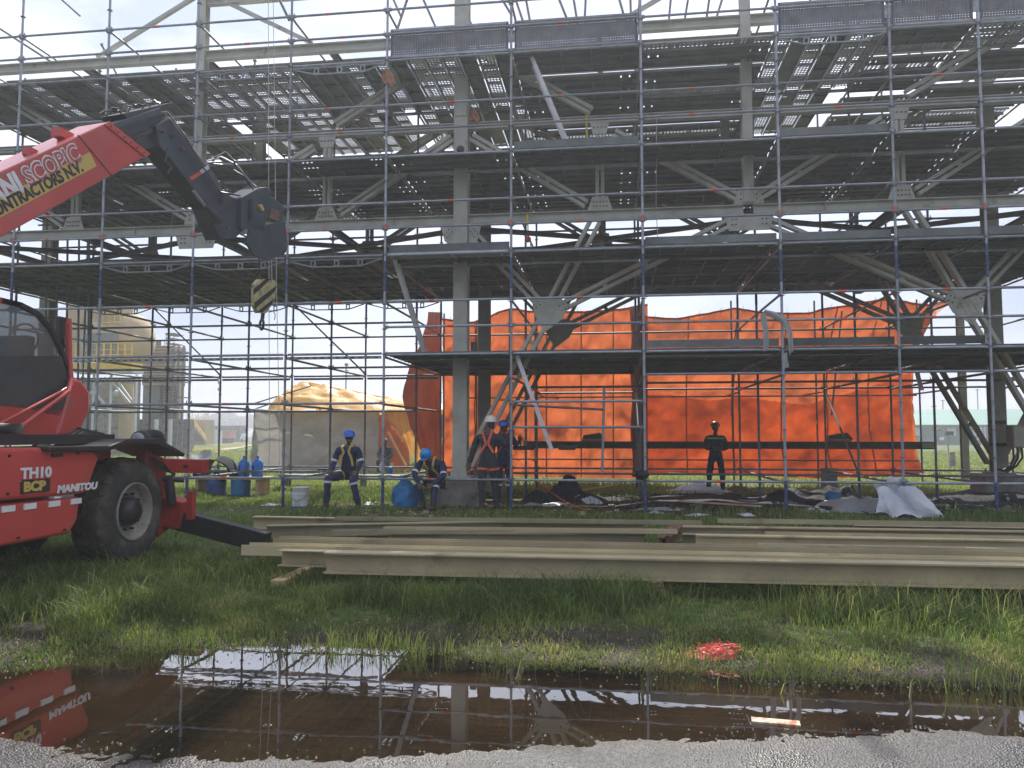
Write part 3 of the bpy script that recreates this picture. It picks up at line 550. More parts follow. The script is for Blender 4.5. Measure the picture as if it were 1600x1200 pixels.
for i in range(NB):
    a, b = SX[i], SX[i+1]; right = i >= 5
    Y = SY[0]
    ledger('ledger', (a, Y, 0.60), (b, Y, 0.60), mk())
    if i < 5:
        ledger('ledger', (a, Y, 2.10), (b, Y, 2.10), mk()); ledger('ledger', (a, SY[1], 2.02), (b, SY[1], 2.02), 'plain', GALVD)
        ledger('ledger', (a, Y, 3.10), (b, Y, 3.10), 'reinforced')
    elif i == 5: pass
    elif i == 6: ledger('ledger', (a, Y, 2.12), (b, Y, 2.12), 'plain'); ledger('ledger', (a, Y, 1.62), (b, Y, 1.62), 'plain')
    else: ledger('ledger', (a, Y, 2.63), (b, Y, 2.63), mk())
    for k, z in enumerate(DZ):
        if k == 0 and not right: continue
        lat = (k == 1 and 1 < i < 5) or (k == 3 and i in (3, 4, 8))
        ledger('lattice_ledger' if lat else 'ledger', (a, Y, z), (b, Y, z), 'lattice' if lat else 'plain')
        if not (k == 1 and i == 5 and False): ledger('guardrail', (a, Y, z+0.56), (b, Y, z+0.56), mk())
        ledger('guardrail', (a, Y, z+1.08), (b, Y, z+1.08), mk())
    if not right: ledger('guardrail', (a, Y, 4.15), (b, Y, 4.15), 'mark' if i in (2, 4) else 'plain')
    for j in (1, 2):
        Y = SY[j]
        for z in (0.60, 3.05, 4.1, 5.07, 6.15, 7.10, 9.12, 10.2):
            if z == 3.05 and not right and j == 2: kk = 'reinforced'
            elif z == 5.07 and i < 5 and j == 2: kk = 'lattice'
            else: kk = 'plain'
            if z == 4.1 and j == 1 and i >= 5: continue
            if z == 0.60 and i < 5 and j == 1 and i > 3: continue
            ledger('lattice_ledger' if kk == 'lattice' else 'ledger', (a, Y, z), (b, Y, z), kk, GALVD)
        if i >= 7: ledger('ledger', (a, Y, 2.63), (b, Y, 2.63), 'plain', GALVD)
        elif i == 6: ledger('ledger', (a, Y, 2.55), (b, Y, 2.55), 'plain', GALVD)
for i, x in enumerate(SX):
    for j in (0, 1):
        for z in (0.58, 2.08 if i <= 5 else 2.6, 3.03, 4.13, 5.05, 6.2, 7.08, 8.2, 9.10, 10.2):
            if z in (6.2, 8.2) and i % 3: continue
            if z == 0.58 and i in (6,): continue
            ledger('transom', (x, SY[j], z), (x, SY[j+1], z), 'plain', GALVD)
for i, z0, z1 in ((1, 3.1, 5.05), (3, 3.1, 5.05)):
    ledger('bay_brace', (SX[i], SY[2], z1), (SX[i+1], SY[2], z0), 'plain', GALVD)
for i, za, zb in ((7, 0.62, 2.6), (9, 0.62, 2.6), (0, 9.2, 11.2), (1, 11.4, 9.4)):
    ledger('bay_brace', (SX[i], SY[1], za), (SX[i], SY[2], zb), 'plain', GALVD)
# leaning tubes and short posts that stick up above the top deck
for px_, py0, px2, py1, Yt in ((97, 0, 125, 25, 20.2), (0, 45, 82, 98, 17.6), (437, 0, 452, 32, 15.3), (615, 0, 627, 27, 17.5), (627, 27, 617, 57, 17.5), (664, 5, 684, 50, 17.6), (722, 0, 740, 48, 17.6), (785, 0, 800, 25, 17.6), (806, 0, 820, 42, 17.2), (822, 0, 830, 44, 17.4), (876, 5, 890, 40, 17.6),
                                (897, 3, 903, 40, 17.6), (915, 2, 913, 40, 18), (968, 0, 978, 36, 17.3), (985, 0, 986, 35, 17.6), (1048, 0, 1045, 32, 17.6), (1075, 0, 1070, 30, 17.6), (1108, 0, 1104, 28, 17.6), (1128, 0, 1120, 26, 17.4), (1266, 0, 1258, 22, 17.6), (1295, 0, 1284, 20, 17.6), (1325, 0, 1322, 14, 17.6), (1363, 0, 1357, 14, 17.4), (1412, 0, 1407, 12, 17.6), (1478, 0, 1473, 8, 17.3)):
    p = aY(px_, py0, Yt); q = aY(px2, py1, Yt); d = (p-q).normalized(); b = MB(); b.tube(q, p+d*0.9, 0.03, GALVD, 6); b.build('leaning_tube', scaf)
# decks
def plank_proto(ln, mt, holes):
    b = MB(); wd = 0.302
    if not holes:
        b.box((0, 0, 0), (ln-0.015, wd, 0.008), mt)
        for s in (-1, 1): b.box((0, s*(wd/2-0.004), -0.032), (ln-0.015, 0.006, 0.056), mt)
        for s in (-1, 1): b.box((s*(ln/2-0.06), 0, -0.03), (0.05, wd-0.02, 0.05), mt)
        for y in (-0.085, 0, 0.085): b.box((0, y, -0.010), (ln-0.2, 0.022, 0.012), mt)
        for q in range(int(ln/0.5)): b.box((-ln/2+0.35+q*0.5, 0, -0.03), (0.03, wd-0.02, 0.045), mt)
    elif holes == 1:      # rows of slots near both ends
        b.box((0, 0, 0), (ln-0.9, wd, 0.008), mt)
        for s in (-1, 1):
            x0 = s*(ln/2-0.45)
            for y in (-0.125, 0, 0.125): b.box((x0+s*0.2, y, 0), (0.42, 0.065, 0.008), mt)
            for k in range(5): b.box((x0+s*(0.02+k*0.095), 0, -0.001), (0.045, wd, 0.007), mt)
            b.box((x0+s*0.40, 0, -0.03), (0.05, wd-0.02, 0.05), mt)
        for s in (-1, 1): b.box((0, s*(wd/2-0.004), -0.032), (ln-0.06, 0.006, 0.056), mt)
    else:                 # expanded mesh infill
        n = int((ln-0.1)/0.085)
        for k in range(n+1): b.box((-(ln-0.1)/2+k*(ln-0.1)/n, 0, 0), (0.036 if k % 8 else 0.07, wd, 0.006), mt)
        for y in (-0.12, -0.06, 0, 0.06, 0.12): b.box((0, y, -0.0015), (ln-0.08, 0.020, 0.006), mt)
        for q in range(3): b.box(((q-1)*ln*0.3+0.1, 0, -0.012), (0.07, wd, 0.02), mt)
        for s in (-1, 1): b.box((0, s*(wd/2-0.012), -0.02), (ln-0.06, 0.02, 0.05), mt)
    o = b.build('deck_plank'); C.objects.unlink(o); return o
PP = {}
deckstuff = MB(); ndk = {'deck_plank': 0, 'perforated_deck_panel': 0}
def put_plank(cx, cy, z, ln, yrot, holes, mt=DECK, sw=1.0):
    nm = 'perforated_deck_panel' if holes == 2 else 'deck_plank'; key = (round(ln, 2), holes, mt.name)
    if key not in PP: PP[key] = plank_proto(ln, mt, holes)
    if ndk[nm] >= 296:
        R = Matrix.Rotation(math.pi/2 if yrot else 0, 3, 'Z'); 
        def db(ox, oy, oz, dx, dy, dz): p_ = R @ Vector((ox, oy*sw, 0)); deckstuff.box((cx+p_.x, cy+p_.y, z+oz), (dx, dy*sw, dz), mt, R)
        if holes == 0:
            db(0, 0, -.004, ln-.02, .290, .008)
            for s_ in (-1, 1): db(0, s_*.141, -.034, ln-.02, .008, .05)
            for y_ in (-.085, 0, .085): db(0, y_, -.014, ln-.2, .022, .010)
            for q_ in range(4): db(-ln*.36+q_*ln*.24, 0, -.03, .03, .27, .04)
        else:
            nb = 14 if holes == 1 else 20
            for q_ in range(nb): db(-ln/2+(q_+.5)*ln/nb, 0, -.004, ln/nb*(.82 if holes == 1 else .52), .27, .008)
            for s_ in (-1, 1): db(0, s_*.141, -.03, ln-.02, .014, .05)
            db(0, 0, -.012, ln-.05, .05, .010); 
            if holes == 1: db(0, .06, -.012, ln*.7, .14, .008); db(0, -.07, -.012, ln*.75, .12, .008)
        return
    ndk[nm] += 1
    o = PP[key].copy(); o.name = nm; C.objects.link(o); o.parent = scaf; o.location = Vector((cx, cy, z))-wloc(scaf); o.rotation_euler = (rr.uniform(-.012, .012), rr.uniform(-.002, .002), (math.pi/2 if yrot else 0)+rr.uniform(-.003, .003)); o.scale = (1, sw, 1)
ROWS = [15.22, 15.545, 15.87, 16.37, 16.695, 17.02, 17.345, 17.67, 17.995, 18.32, 18.645, 18.92, 19.39, 19.715, 20.03]
for k, dz in enumerate(DZ):
    z = dz+0.055
    for i in range(NB):
        a, b = SX[i], SX[i+1]; ln = b-a; cx = (a+b)/2
        if k == 0 and i < 5: continue
        ydir = (i < 5 and not (k == 2)) or (k == 3 and i in (0, 1, 2, 3, 4, 5, 8)) or (k == 2 and i < 2)
        if ydir:
            n = int(ln/0.33)
            for j in (0, 1):
                y = (SY[j]+SY[j+1])/2
                for q in range(n):
                    x = a+(q+0.5)*ln/n
                    if k == 3:
                        if rr.random() < 0.03: continue
                        h = 2 if rr.random() < (0.30 if i < 3 else 0.62) else rr.choice([0, 0, 0, 1])
                    else:
                        h = 1 if rr.random() < 0.15 else 0
                    put_plank(x, y, z, 2.585, True, h, PERF if h == 2 else DECK, (ln/n)/0.325)
        else:
            for q, y in enumerate(ROWS):
                if k == 3:
                    if rr.random() < 0.05: continue
                    h = rr.choice([0, 0, 1, 1, 2])
                elif k == 2:
                    if rr.random() < 0.02: continue
                    h = rr.choice([0, 0, 1, 1, 0])
                elif k == 1:
                    if rr.random() < 0.02: continue
                    h = rr.choice([0, 0, 1, 0, 0])
                else:
                    if y > 18.9 and y < 19.5 and False: continue
                    h = rr.choice([0, 0, 0, 0, 1])
                mtp = DECK2 if (k == 1 and i == 5 and q in (0,)) or rr.random() < 0.02 else DECK
                put_plank(cx, y, z, ln, False, h, PERF if h == 2 else mtp)
deckstuff.build('far_deck_planks', scaf, kind='stuff')
# low working platform
for i, y in enumerate((15.2, 15.53)): put_plank((SX[6]+SX[7])/2, y, 1.16, 2.57, False, 0, DECK2)
# lower ledge behind the low platform: guard panels of the top deck
for i in (5, 6, 8, 9, 10):
    a, b = SX[i]+0.06, SX[i+1]-0.06; m = MB(); y = SY[0]+0.05; z0, z1 = DZ[3]+0.10, DZ[3]+0.66
    for z in (z0, z1): m.bar((a, y, z), (b, y, z), 0.03, 0.04, GALV)
    for x in (a+0.02, b-0.02): m.bar((x, y, z0), (x, y, z1), 0.03, 0.05, BLUE)
    n = int((b-a)/0.05)
    for q in range(1, n): m.box((a+(b-a)*q/n, y, (z0+z1)/2), (0.036, 0.006, z1-z0-0.03), GALVD)
    for q in range(1, 12): m.box(((a+b)/2, y+0.006, z0+(z1-z0)*q/12), (b-a-0.05, 0.005, 0.034), GALVD)
    m.build('guard_panel', scaf)
# toe boards on some fronts
for i, z in ((7, DZ[1]), (8, DZ[1]), (9, DZ[1]), (10, DZ[1]), (7, DZ[0]), (8, DZ[0]), (9, DZ[0]), (6, DZ[2]), (8, DZ[2]), (5, DZ[1])):
    m = MB(); m.bar((SX[i]+0.05, SY[0]+0.09, z+0.15), (SX[i+1]-0.05, SY[0]+0.09, z+0.15), 0.02, 0.15, DECK); m.build('toe_board', scaf)
# extra short posts on the low platform and in the stair tower at left
m = MB(); p = aY(944, 605, 15.9); q = aY(941, 739, 15.9); m.tube(q, p, 0.026, GALV, 8); m.build('short_post', scaf)
m = MB(); m.tube(aY(806, 633, 15.06), aY(944, 640, 15.9), 0.024, GALVD, 8); m.build('ledger', scaf)
for px_, y0, y1 in ((73, 325, 700), (90, 322, 700), (106, 318, 700), (124, 315, 700), (140, 312, 700), (83, 165, 235), (99, 178, 230)):
    a, b = aY(px_, y0, 17.2), aY(px_-3, y1, 17.2); m = MB(); m.tube((b.x, 17.2, max(b.z, 0.02)), (a.x, 17.2, a.z), 0.024, GALVD, 6); m.build('tower_post', scaf)
for y0 in (352, 395, 440): m = MB(); m.tube(aY(60, y0, 17.25), aY(150, y0-4, 17.25), 0.022, GALVD, 6); m.build('ledger', scaf)
# outermost row that carries the orange tarpaulins
YT = 22.75
for px_, t, bt in ((694, 490, 760), (836, 480, 758), (995, 478, 762), (1142, 470, 782), (1272, 470, 770), (1432, 468, 775), (745, 500, 750)):
    a = aY(px_, t, YT-0.1); m = MB(); m.tube((a.x, YT-0.1, 0), (a.x, YT-0.1, a.z), 0.026, GALVD, 8); m.build('standard', scaf)
for z in (0.75, 2.55, 3.9): m = MB(); m.tube((-4.6, YT-0.14, z), (8.3, YT-0.14, z), 0.024, GALVD, 6); m.build('ledger', scaf)
for x in (-1.97, 0.60, 3.17, 5.24, 8.0):
    for z in (2.55,): m = MB(); m.tube((x, SY[2], z), (x, YT-0.1, z), 0.024, GALVD, 6); m.build('transom', scaf)
for x, x2 in ((3.3, 3.55), (6.0, 6.35)):
    m = MB(); m.tube((x, YT-0.3, 2.0), (x2, YT-0.3, 4.9), 0.025, GALVD, 6); m.build('leaning_tube', scaf)

# beam resting in front of the tarpaulins
a, b = aY(818, 692, 21.9), aY(1460, 695, 21.9)
t = thing('steel_beam', 'long dark olive steel beam carried level in front of the orange tarpaulins', 'beam', (1.5, 21.9, 0.9))
m = MB(); m.ibeam((a.x, 21.9, 1.18), (b.x, 21.9, 1.18), 0.20, 0.15, BROWN); m.build('beam_body', t)
m = MB(); m.box((b.x-0.18, 21.89, 1.18), (0.3, 0.16, 0.14), STEELD); m.build('end_plate', t)
for px_ in (925, 1310):
    c = aY(px_, 684, 21.8); t = thing('plate_bracket', 'dark slanted steel bracket lying on the level beam, %s' % ('left one near the low platform' if px_ < 1000 else 'right one before the orange tarpaulin'), 'bracket', (c.x, 21.8, 1.28), 'brackets on the level beam')
    m = MB(); x = c.x; m.prism([(x-0.28, 1.285), (x+0.30, 1.285), (x+0.36, 1.36), (x+0.22, 1.52), (x-0.24, 1.45)], 21.75, 21.93, BROWN, 'Y'); m.build('plate', t); m = MB(); m.box((x, 21.72, 1.33), (0.5, 0.04, 0.05), STEELD); m.build('rib', t)

# ladders
def ladder(p, q, wdir, label):
    p = Vector(p); q = Vector(q); w_ = Vector(wdir); t = thing('ladder', label, 'ladder', p, 'aluminium ladders on the scaffold')
    for s in (-0.2, 0.2): m = MB(); m.bar(p+w_*s, q+w_*s, 0.08, 0.03, ALU, (0, 1, 0)); m.build('stile', t)
    n = int((q-p).length/0.28)
    for i in range(1, n+1): c = p.lerp(q, i/(n+1)); m = MB(); m.tube(c-w_*0.2, c+w_*0.2, 0.014, ALU, 6, caps=False); m.build('rung', t)
ladder(aY(664, 552, 16.6), aY(618, 406, 15.6), Vector((-0.10, 0.995, 0)), 'long aluminium ladder left of the cream column, rising to the second deck')
ladder(aY(862, 703, 15.45), aY(808, 557, 15.4), Vector((-0.085, 0.996, 0)), 'aluminium ladder standing on the low working platform')
ladder(aY(889, 232, 15.7), aY(832, 96, 15.4), Vector((-0.01, 1.0, 0)), 'aluminium ladder under the topmost deck at upper middle')
# mint: ropes and slings
def hang(name, pts, r, mt, label, cat, group=None):
    m = MB(); m.path([Vector(p) for p in pts], r, mt, 5); o = m.build(name, origin=pts[-1]); tag(o, label, cat, group); return o
hang('hoist_rope', [(aY(419, -90, 14.7)), (aY(420, 300, 14.7)), (aY(421, 700, 14.7)), aY(419, 742, 14.7)], 0.007, ROPE, 'left one of two pale hoist ropes hanging down past the crane hook block', 'rope', 'hoist ropes')
hang('hoist_rope', [(aY(426, -90, 14.7)), (aY(432, 440, 14.7)), (aY(437, 690, 14.7)), aY(436, 742, 14.7)], 0.007, ROPE, 'right one of two pale hoist ropes hanging down past the crane hook block', 'rope', 'hoist ropes')
hang('thin_rope', [aY(1026, 180, 16), aY(1025, 320, 16), aY(1028, 378, 16)], 0.008, ROPE, 'thin rope hanging between the second and third decks right of centre', 'rope')
hang('sling', [aY(824, 335, 15.3), aY(824, 352, 15.3)], 0.025, YELL, 'yellow lifting sling above the small red chain hoist', 'sling')
t = thing('chain_hoist', 'small red chain hoist hanging by a yellow sling under the middle beams', 'hoist', aY(825, 374, 15.3))
c = aY(825, 374, 15.3); m = MB(); m.lathe(c, [(0, -0.04), (0.055, -0.04), (0.065, 0), (0.055, 0.04), (0, 0.04)], REDD, 14, 'Y'); m.build('housing', t)
m = MB(); m.path([c+Vector((0, 0, 0.1)), c+Vector((0, 0, 0.3))], 0.012, BROWN); m.path([c+Vector((-.04, 0, -0.05)), c+Vector((-.04, 0, -0.16))], 0.01, GALV); m.path([c+Vector((.05, 0, -0.05)), c+Vector((.05, 0, -0.18))], 0.01, GALV); m.build('chain', t)
hang('sling', [aY(916, 180, 16.0), aY(917, 215, 16.0), aY(915, 228, 16.0)], 0.022, YELL, 'yellow strap hanging from the middle chord beside a web post', 'sling')

def cloth(name, fn, nu, nv, mt, label, cat, group=None, parent=None, thick=0):
    vs = []; fs = []
    for j in range(nv+1):
        for i in range(nu+1): vs.append(fn(i/nu, j/nv))
    for j in range(nv):
        for i in range(nu): a = j*(nu+1)+i; fs.append((a, a+1, a+nu+2, a+nu+1))
    m = MB(); m.add(vs, fs, mt, True)
    o = m.build(name, parent, origin=None if parent else vs[0])
    if thick: s_ = o.modifiers.new('s', 'SOLIDIFY'); s_.thickness = thick
    if label: tag(o, label, cat, group)
    return o
def N1(x, y): return float(fbm(np.array([x]), np.array([y]), 4)[0])-0.5

# ------------------------------------------------------------------ orange tarpaulins
def lerp_tab(tab, x):
    f = lambda q: float(np.interp(q, [a for a, b in tab], [b for a, b in tab]))
    w_ = 0.012*abs(tab[-1][0]-tab[0][0]); return (f(x-w_*2)+2*f(x-w_)+3*f(x)+2*f(x+w_)+f(x+2*w_))/9
FNS = []
TARPR = tarp_mat('shaded_tarp', (0.42, 0.10, 0.045), (0.28, 0.065, 0.035), 0.25)  # darker copy of the orange tarp colour, shade of its folded layers painted in
TARPS = tarp_mat('tarp_seam', (0.50, 0.12, 0.04), (0.42, 0.09, 0.03), 0.2)
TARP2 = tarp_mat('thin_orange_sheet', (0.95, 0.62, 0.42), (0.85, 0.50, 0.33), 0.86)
def tarp_panel(label, px0, px1, top, bot, Yb, seed, fold=0.10, name='orange_tarpaulin', redge=None, mt=None):
    def fn(u, v):
        px = px0+((lerp_tab(redge, v) if redge else px1)-px0)*u; ty = lerp_tab(top, px); by = lerp_tab(bot, px)
        a = aY(px, ty, Yb); b = aY(px, by, Yb); p = b.lerp(a, v)
        sag = fold*(N1(u*9+seed, v*6)*3.6+2.0*N1(u*24+seed, v*9)+1.4*N1(u*30+v*9+seed, v*14-u*6)+0.9*math.sin(u*26+seed)*(0.35+v)*0.35)
        sag -= fold*(3.2*abs(N1(u*8+v*3+seed+50, v*4-u*3))+2.4*abs(N1(u*13-v*7+seed, v*5+u*6+20)))
        return (p.x, Yb+sag, p.z)
    FNS.append(fn)
    o = cloth(name, fn, 120, 52, mt or TARP, label, 'tarpaulin', 'orange tarpaulins hung on the back scaffold row')
    if mt is None:
        sm = MB(); W0 = wloc(o)
        def on(u, v): p = Vector(fn(u, v)); return p+Vector((0, -.012, 0))
        for k in range(1, 6):
            u0 = k/6+0.01*math.sin(k*5)
            sm = MB()
            for q in range(30):
                a, b_ = on(u0, q/30), on(u0, (q+1)/30); sm.bar(a, b_, .035, .006, TARPS, (0, 1, 0))
            sm.build('seam', o)
        sm = MB()
        for q in range(80): sm.bar(on(q/80, .992), on((q+1)/80, .992), .006, .05, TARPS, (0, 0, 1))
        sm.build('top_hem', o)
        for q in range(13): e_ = MB(); c_ = on((q+.5)/13, .985); e_.tube(c_, c_+Vector((0, -.01, 0)), .022, GALV, 8); e_.path([c_+Vector((0, -.01, 0)), c_+Vector((.03, .05, .16))], .006, ROPE, 5); e_.build('eyelet_tie', o)
    return o
tarp_panel('wide orange tarpaulin hung behind the cream column and the low platform', 692, 1012, [(692, 498), (735, 504), (800, 482), (830, 486), (900, 486), (960, 484), (1012, 474)], [(692, 742), (1012, 748)], YT, 3)
tarp_panel('widest orange tarpaulin, sagging along its top edge, behind the dark clad worker', 1006, 1440, [(1006, 494), (1060, 496), (1100, 490), (1150, 480), (1190, 489), (1270, 488), (1280, 482), (1320, 478), (1382, 466), (1440, 476)], [(1006, 744), (1050, 738), (1110, 742), (1200, 744), (1280, 748), (1440, 742)], YT+0.05, 31, redge=[(0, 1444), (.15, 1432), (.35, 1426), (.62, 1428), (.75, 1432), (.9, 1446), (1, 1452)])
MAINFN = FNS[-1]
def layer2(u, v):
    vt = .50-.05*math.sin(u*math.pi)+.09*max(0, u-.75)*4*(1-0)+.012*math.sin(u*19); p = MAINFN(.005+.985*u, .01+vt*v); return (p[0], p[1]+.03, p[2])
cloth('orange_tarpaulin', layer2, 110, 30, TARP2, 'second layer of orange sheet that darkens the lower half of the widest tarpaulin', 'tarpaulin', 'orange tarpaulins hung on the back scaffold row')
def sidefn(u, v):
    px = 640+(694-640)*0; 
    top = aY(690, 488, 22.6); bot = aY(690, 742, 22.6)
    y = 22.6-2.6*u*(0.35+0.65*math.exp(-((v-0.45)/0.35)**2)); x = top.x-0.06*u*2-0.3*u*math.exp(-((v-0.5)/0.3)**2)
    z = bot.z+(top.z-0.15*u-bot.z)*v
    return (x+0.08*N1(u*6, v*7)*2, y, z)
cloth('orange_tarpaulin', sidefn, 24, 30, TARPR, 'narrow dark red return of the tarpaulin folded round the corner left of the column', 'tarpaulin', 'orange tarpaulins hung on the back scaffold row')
def wing(u, v):
    a = aY(1448, 476, YT); b = aY(1424, 560, YT)
    z = b.z+(a.z-b.z)*v; x = b.x+(a.x-b.x)*v+0.02+u*(0.32*v*v*math.exp(-((v-0.95)/0.2)**2)); y = YT-u*1.0*v
    return (x, y+0.05*N1(u*5, v*9), z)
cloth('orange_tarpaulin', wing, 10, 30, TARP, 'loose orange flap at the right end of the tarpaulin row', 'tarpaulin', 'orange tarpaulins hung on the back scaffold row')
def seamed(u, v):
    px = 1012-16*math.sin(v*3); a = aY(1000, 480, YT-0.25); b = aY(1000, 745, YT-0.25); return (a.x-0.28+0.42*u+0.03*math.sin(v*17), YT-0.25-0.12*math.sin(u*math.pi*2)+0.04*N1(u*4, v*9), b.z+(a.z-b.z)*v)
BRT = tarp_mat('folded_tarp', (0.30, 0.085, 0.04), (0.13, 0.05, 0.035), 0.12)
cloth('tarpaulin_overlap', seamed, 12, 40, BRT, 'brown folded overlap where the two big tarpaulins meet', 'tarpaulin')
# torn strips tied on the scaffold
for k, pts in enumerate(([(1192, 488), (1208, 491), (1225, 500), (1234, 520), (1236, 552)], [(1192, 490), (1197, 515), (1196, 548)], [(1226, 552), (1228, 575)])):
    def fn(u, v, pts=pts):
        n = len(pts)-1; i = min(int(u*n), n-1); f = u*n-i; x = pts[i][0]*(1-f)+pts[i+1][0]*f; y = pts[i][1]*(1-f)+pts[i+1][1]*f
        a = aY(x, y, 14.93); return (a.x+(v-0.5)*0.10*(1 if k else 0.8), a.y+0.03*math.sin(v*6+u*5), a.z+(v-0.5)*(0.04 if k else 0.1))
    cloth('torn_strip', fn, 14, 4, CLEAR, ('longest grey torn strip hooked over the front standard', 'grey torn strip hanging left of the longest one', 'short grey torn strip below the deck edge')[k], 'cloth strip', 'torn strips on the scaffold')
def fn(u, v): a = aY(1432+8*u, 580+30*u, 17); return (a.x+(v-.5)*0.09, a.y+0.02*math.sin(v*5), a.z)
cloth('torn_strip', fn, 8, 3, CLEAR, 'small pale strip hanging at the right end of the tarpaulin', 'cloth strip', 'torn strips on the scaffold')

# ------------------------------------------------------------------ telehandler with crane jib
def extr(b, pts, vec, m):
    vec = Vector(vec); n = len(pts); vs = [Vector(p) for p in pts]+[Vector(p)+vec for p in pts]
    return b.add(vs, [tuple(range(n)), tuple(range(2*n-1, n-1, -1))]+[(i, i+n, (i+1) % n+n, (i+1) % n) for i in range(n)], m)
crane = thing('crane_truck', 'red rotating telehandler with a slate grey crane jib parked at the left', 'crane truck', (-6.6, 7.6, 0))
# chassis side covers (the side faces +X, the machine points into the picture)
XS = -5.38
b = MB()
up_ = [(4.2, 0.93), (7.42, 0.885), (7.60, 1.25), (7.50, 1.33), (7.2, 1.36), (4.2, 1.40)]
b.prism(up_, XS-1.9, XS, RED, 'X'); o = b.build('side_cover', crane, bevel=0.035)
b = MB(); b.prism([(4.2, 0.47), (7.22, 0.50), (7.33, 0.62), (7.36, 0.855), (4.2, 0.90)], XS-1.9, XS-0.03, RED, 'X'); b.build('lower_cover', crane, bevel=0.03)
b = MB(); b.box((XS-0.95, 6.6, 0.62), (0.9, 5.4, 0.30), BLACK); b.box((XS-0.95, 6.4, 1.44), (1.4, 3.6, 0.10), BLACK); b.build('chassis', crane)
for k, px_ in enumerate((12, 46, 84, 118)):
    c = aX(px_, 795-k*4, XS-0.03); m = MB(); m.box((XS-0.024, c.y, c.z), (0.012, 0.155, 0.055), WHITE); m.build('reflector_strip', crane)
m = MB()
for q in range(7): m.box((XS+0.004, 6.02+0.0*q, 1.02+q*0.026), (0.012, 0.42, 0.010), BLACK)
m.build('vent_grille', crane)
# wheel arches and wheels
def wheel(cx, cy, face):
    tw = 0.42; x1 = cx; s = face; t = MB()
    prof = [(0.33, -0.02), (0.36, 0.0), (0.47, 0.012), (0.56, -0.02), (0.598, -0.07), (0.605, -tw/2), (0.598, -tw+0.07), (0.56, -tw+0.02), (0.36, -tw), (0.33, -tw+0.02)]
    t.lathe((x1, cy, 0.60), [(r, z*s) for r, z in prof], RUBBER, 40, 'X')
    w_ = t.build('wheel', crane); tr = MB()
    for k in range(26):
        for sd_ in (0, 1):
            a0 = 2*math.pi*(k+0.5*sd_)/26; z0, z1 = (-0.02, -tw*0.52) if sd_ == 0 else (-tw+0.02, -tw*0.48)
            pts = []
            for z, r, da in ((z0, 0.575, 0.0), (z0*0.8+z1*0.2, 0.615, 0.02), (z1, 0.628, 0.13)):
                for dd in (0, 0.085): a = a0+da+dd; pts.append((x1+z*s, cy+r*math.cos(a), 0.60+r*math.sin(a)))
            inner = []
            for z, r, da in ((z0, 0.55, 0.0), (z0*0.8+z1*0.2, 0.585, 0.02), (z1, 0.595, 0.13)):
                for dd in (0, 0.085): a = a0+da+dd; inner.append((x1+z*s, cy+r*math.cos(a), 0.60+r*math.sin(a)))
            tr.add(pts+inner, [(0, 1, 3, 2), (2, 3, 5, 4), (0, 2, 8, 6), (2, 4, 10, 8), (1, 7, 9, 3), (3, 9, 11, 5), (0, 6, 7, 1), (4, 5, 11, 10)], RUBBER)
    tr.build('tread', w_, kind='stuff')
    r_ = MB(); r_.lathe((x1, cy, 0.60), [(0.335, -0.03*s), (0.335, 0.005*s), (0.315, 0.005*s), (0.295, -0.07*s), (0.235, -0.10*s), (0.20, -0.10*s), (0.20, -0.12*s), (0.0, -0.12*s)], RIM, 36, 'X'); r_.build('rim', w_)
    h = MB(); h.lathe((x1, cy, 0.60), [(0.17, -0.11*s), (0.16, -0.04*s), (0.13, 0.0), (0.10, 0.025*s), (0.0, 0.03*s)], BLACK, 24, 'X')
    for k in range(10): a = k*math.pi/5; h.tube((x1-0.10*s, cy+0.21*math.cos(a), 0.60+0.21*math.sin(a)), (x1-0.06*s, cy+0.21*math.cos(a), 0.60+0.21*math.sin(a)), 0.013, BLACK, 6)
    h.build('hub', w_)
wheel(-5.48, 8.40, 1); wheel(-7.3, 8.40, -1); wheel(-5.48, 4.2, 1); wheel(-7.3, 4.2, -1)
m = MB(); m.prism([(6.75, 1.37), (7.65, 1.37), (7.95, 1.44), (8.55, 1.44), (9.12, 1.25), (9.10, 1.21), (8.5, 1.37), (7.98, 1.38), (7.6, 1.31), (6.75, 1.33)], -6.0, -5.30, BLACK, 'X'); m.build('mudguard', crane, bevel=0.012)
m = MB(); m.prism([(8.0, 1.30), (8.4, 1.36), (8.6, 1.30), (8.6, 1.1), (8.0, 1.1)], -6.4, -5.95, RED, 'X'); m.build('axle_cover', crane)
# front frame, stabiliser and its foot
m = MB(); m.prism([(8.75, 1.30), (9.15, 1.18), (9.22, 0.62), (9.38, 0.60), (9.40, 0.34), (9.05, 0.22), (8.9, 0.62), (8.7, 0.9)], -5.72, -5.58, REDD, 'X'); m.box((-6.5, 9.15, 0.62), (1.7, 0.3, 0.42), REDD); m.build('front_frame', crane, bevel=0.01)
a, c = aY(258, 727, 9.75), aY(322, 729, 9.75); m = MB(); m.bar(a, c, 0.16, 0.18, REDD); m.box((a+c)/2+Vector((0.05, -0.085, 0)), (0.06, 0.02, 0.05), BLACK); m.build('cross_arm', crane, bevel=0.008)
p, q = Vector((-5.85, 9.28, 0.50)), Vector((-4.25, 9.22, 0.155)); m = MB(); m.bar(p, q, 0.17, 0.24, BLACK); o = m.build('stabiliser_leg', crane, bevel=0.012)
m = MB(); m.box((-5.55, 9.24, 0.52), (0.42, 0.30, 0.34), REDD, Matrix.Rotation(0.2, 3, 'Y')); m.build('stabiliser_sleeve', crane, bevel=0.01)
m = MB(); m.box((-5.15, 9.02, 0.62), (0.07, 0.09, 0.34), REDD); m.build('stabiliser_jack', crane)
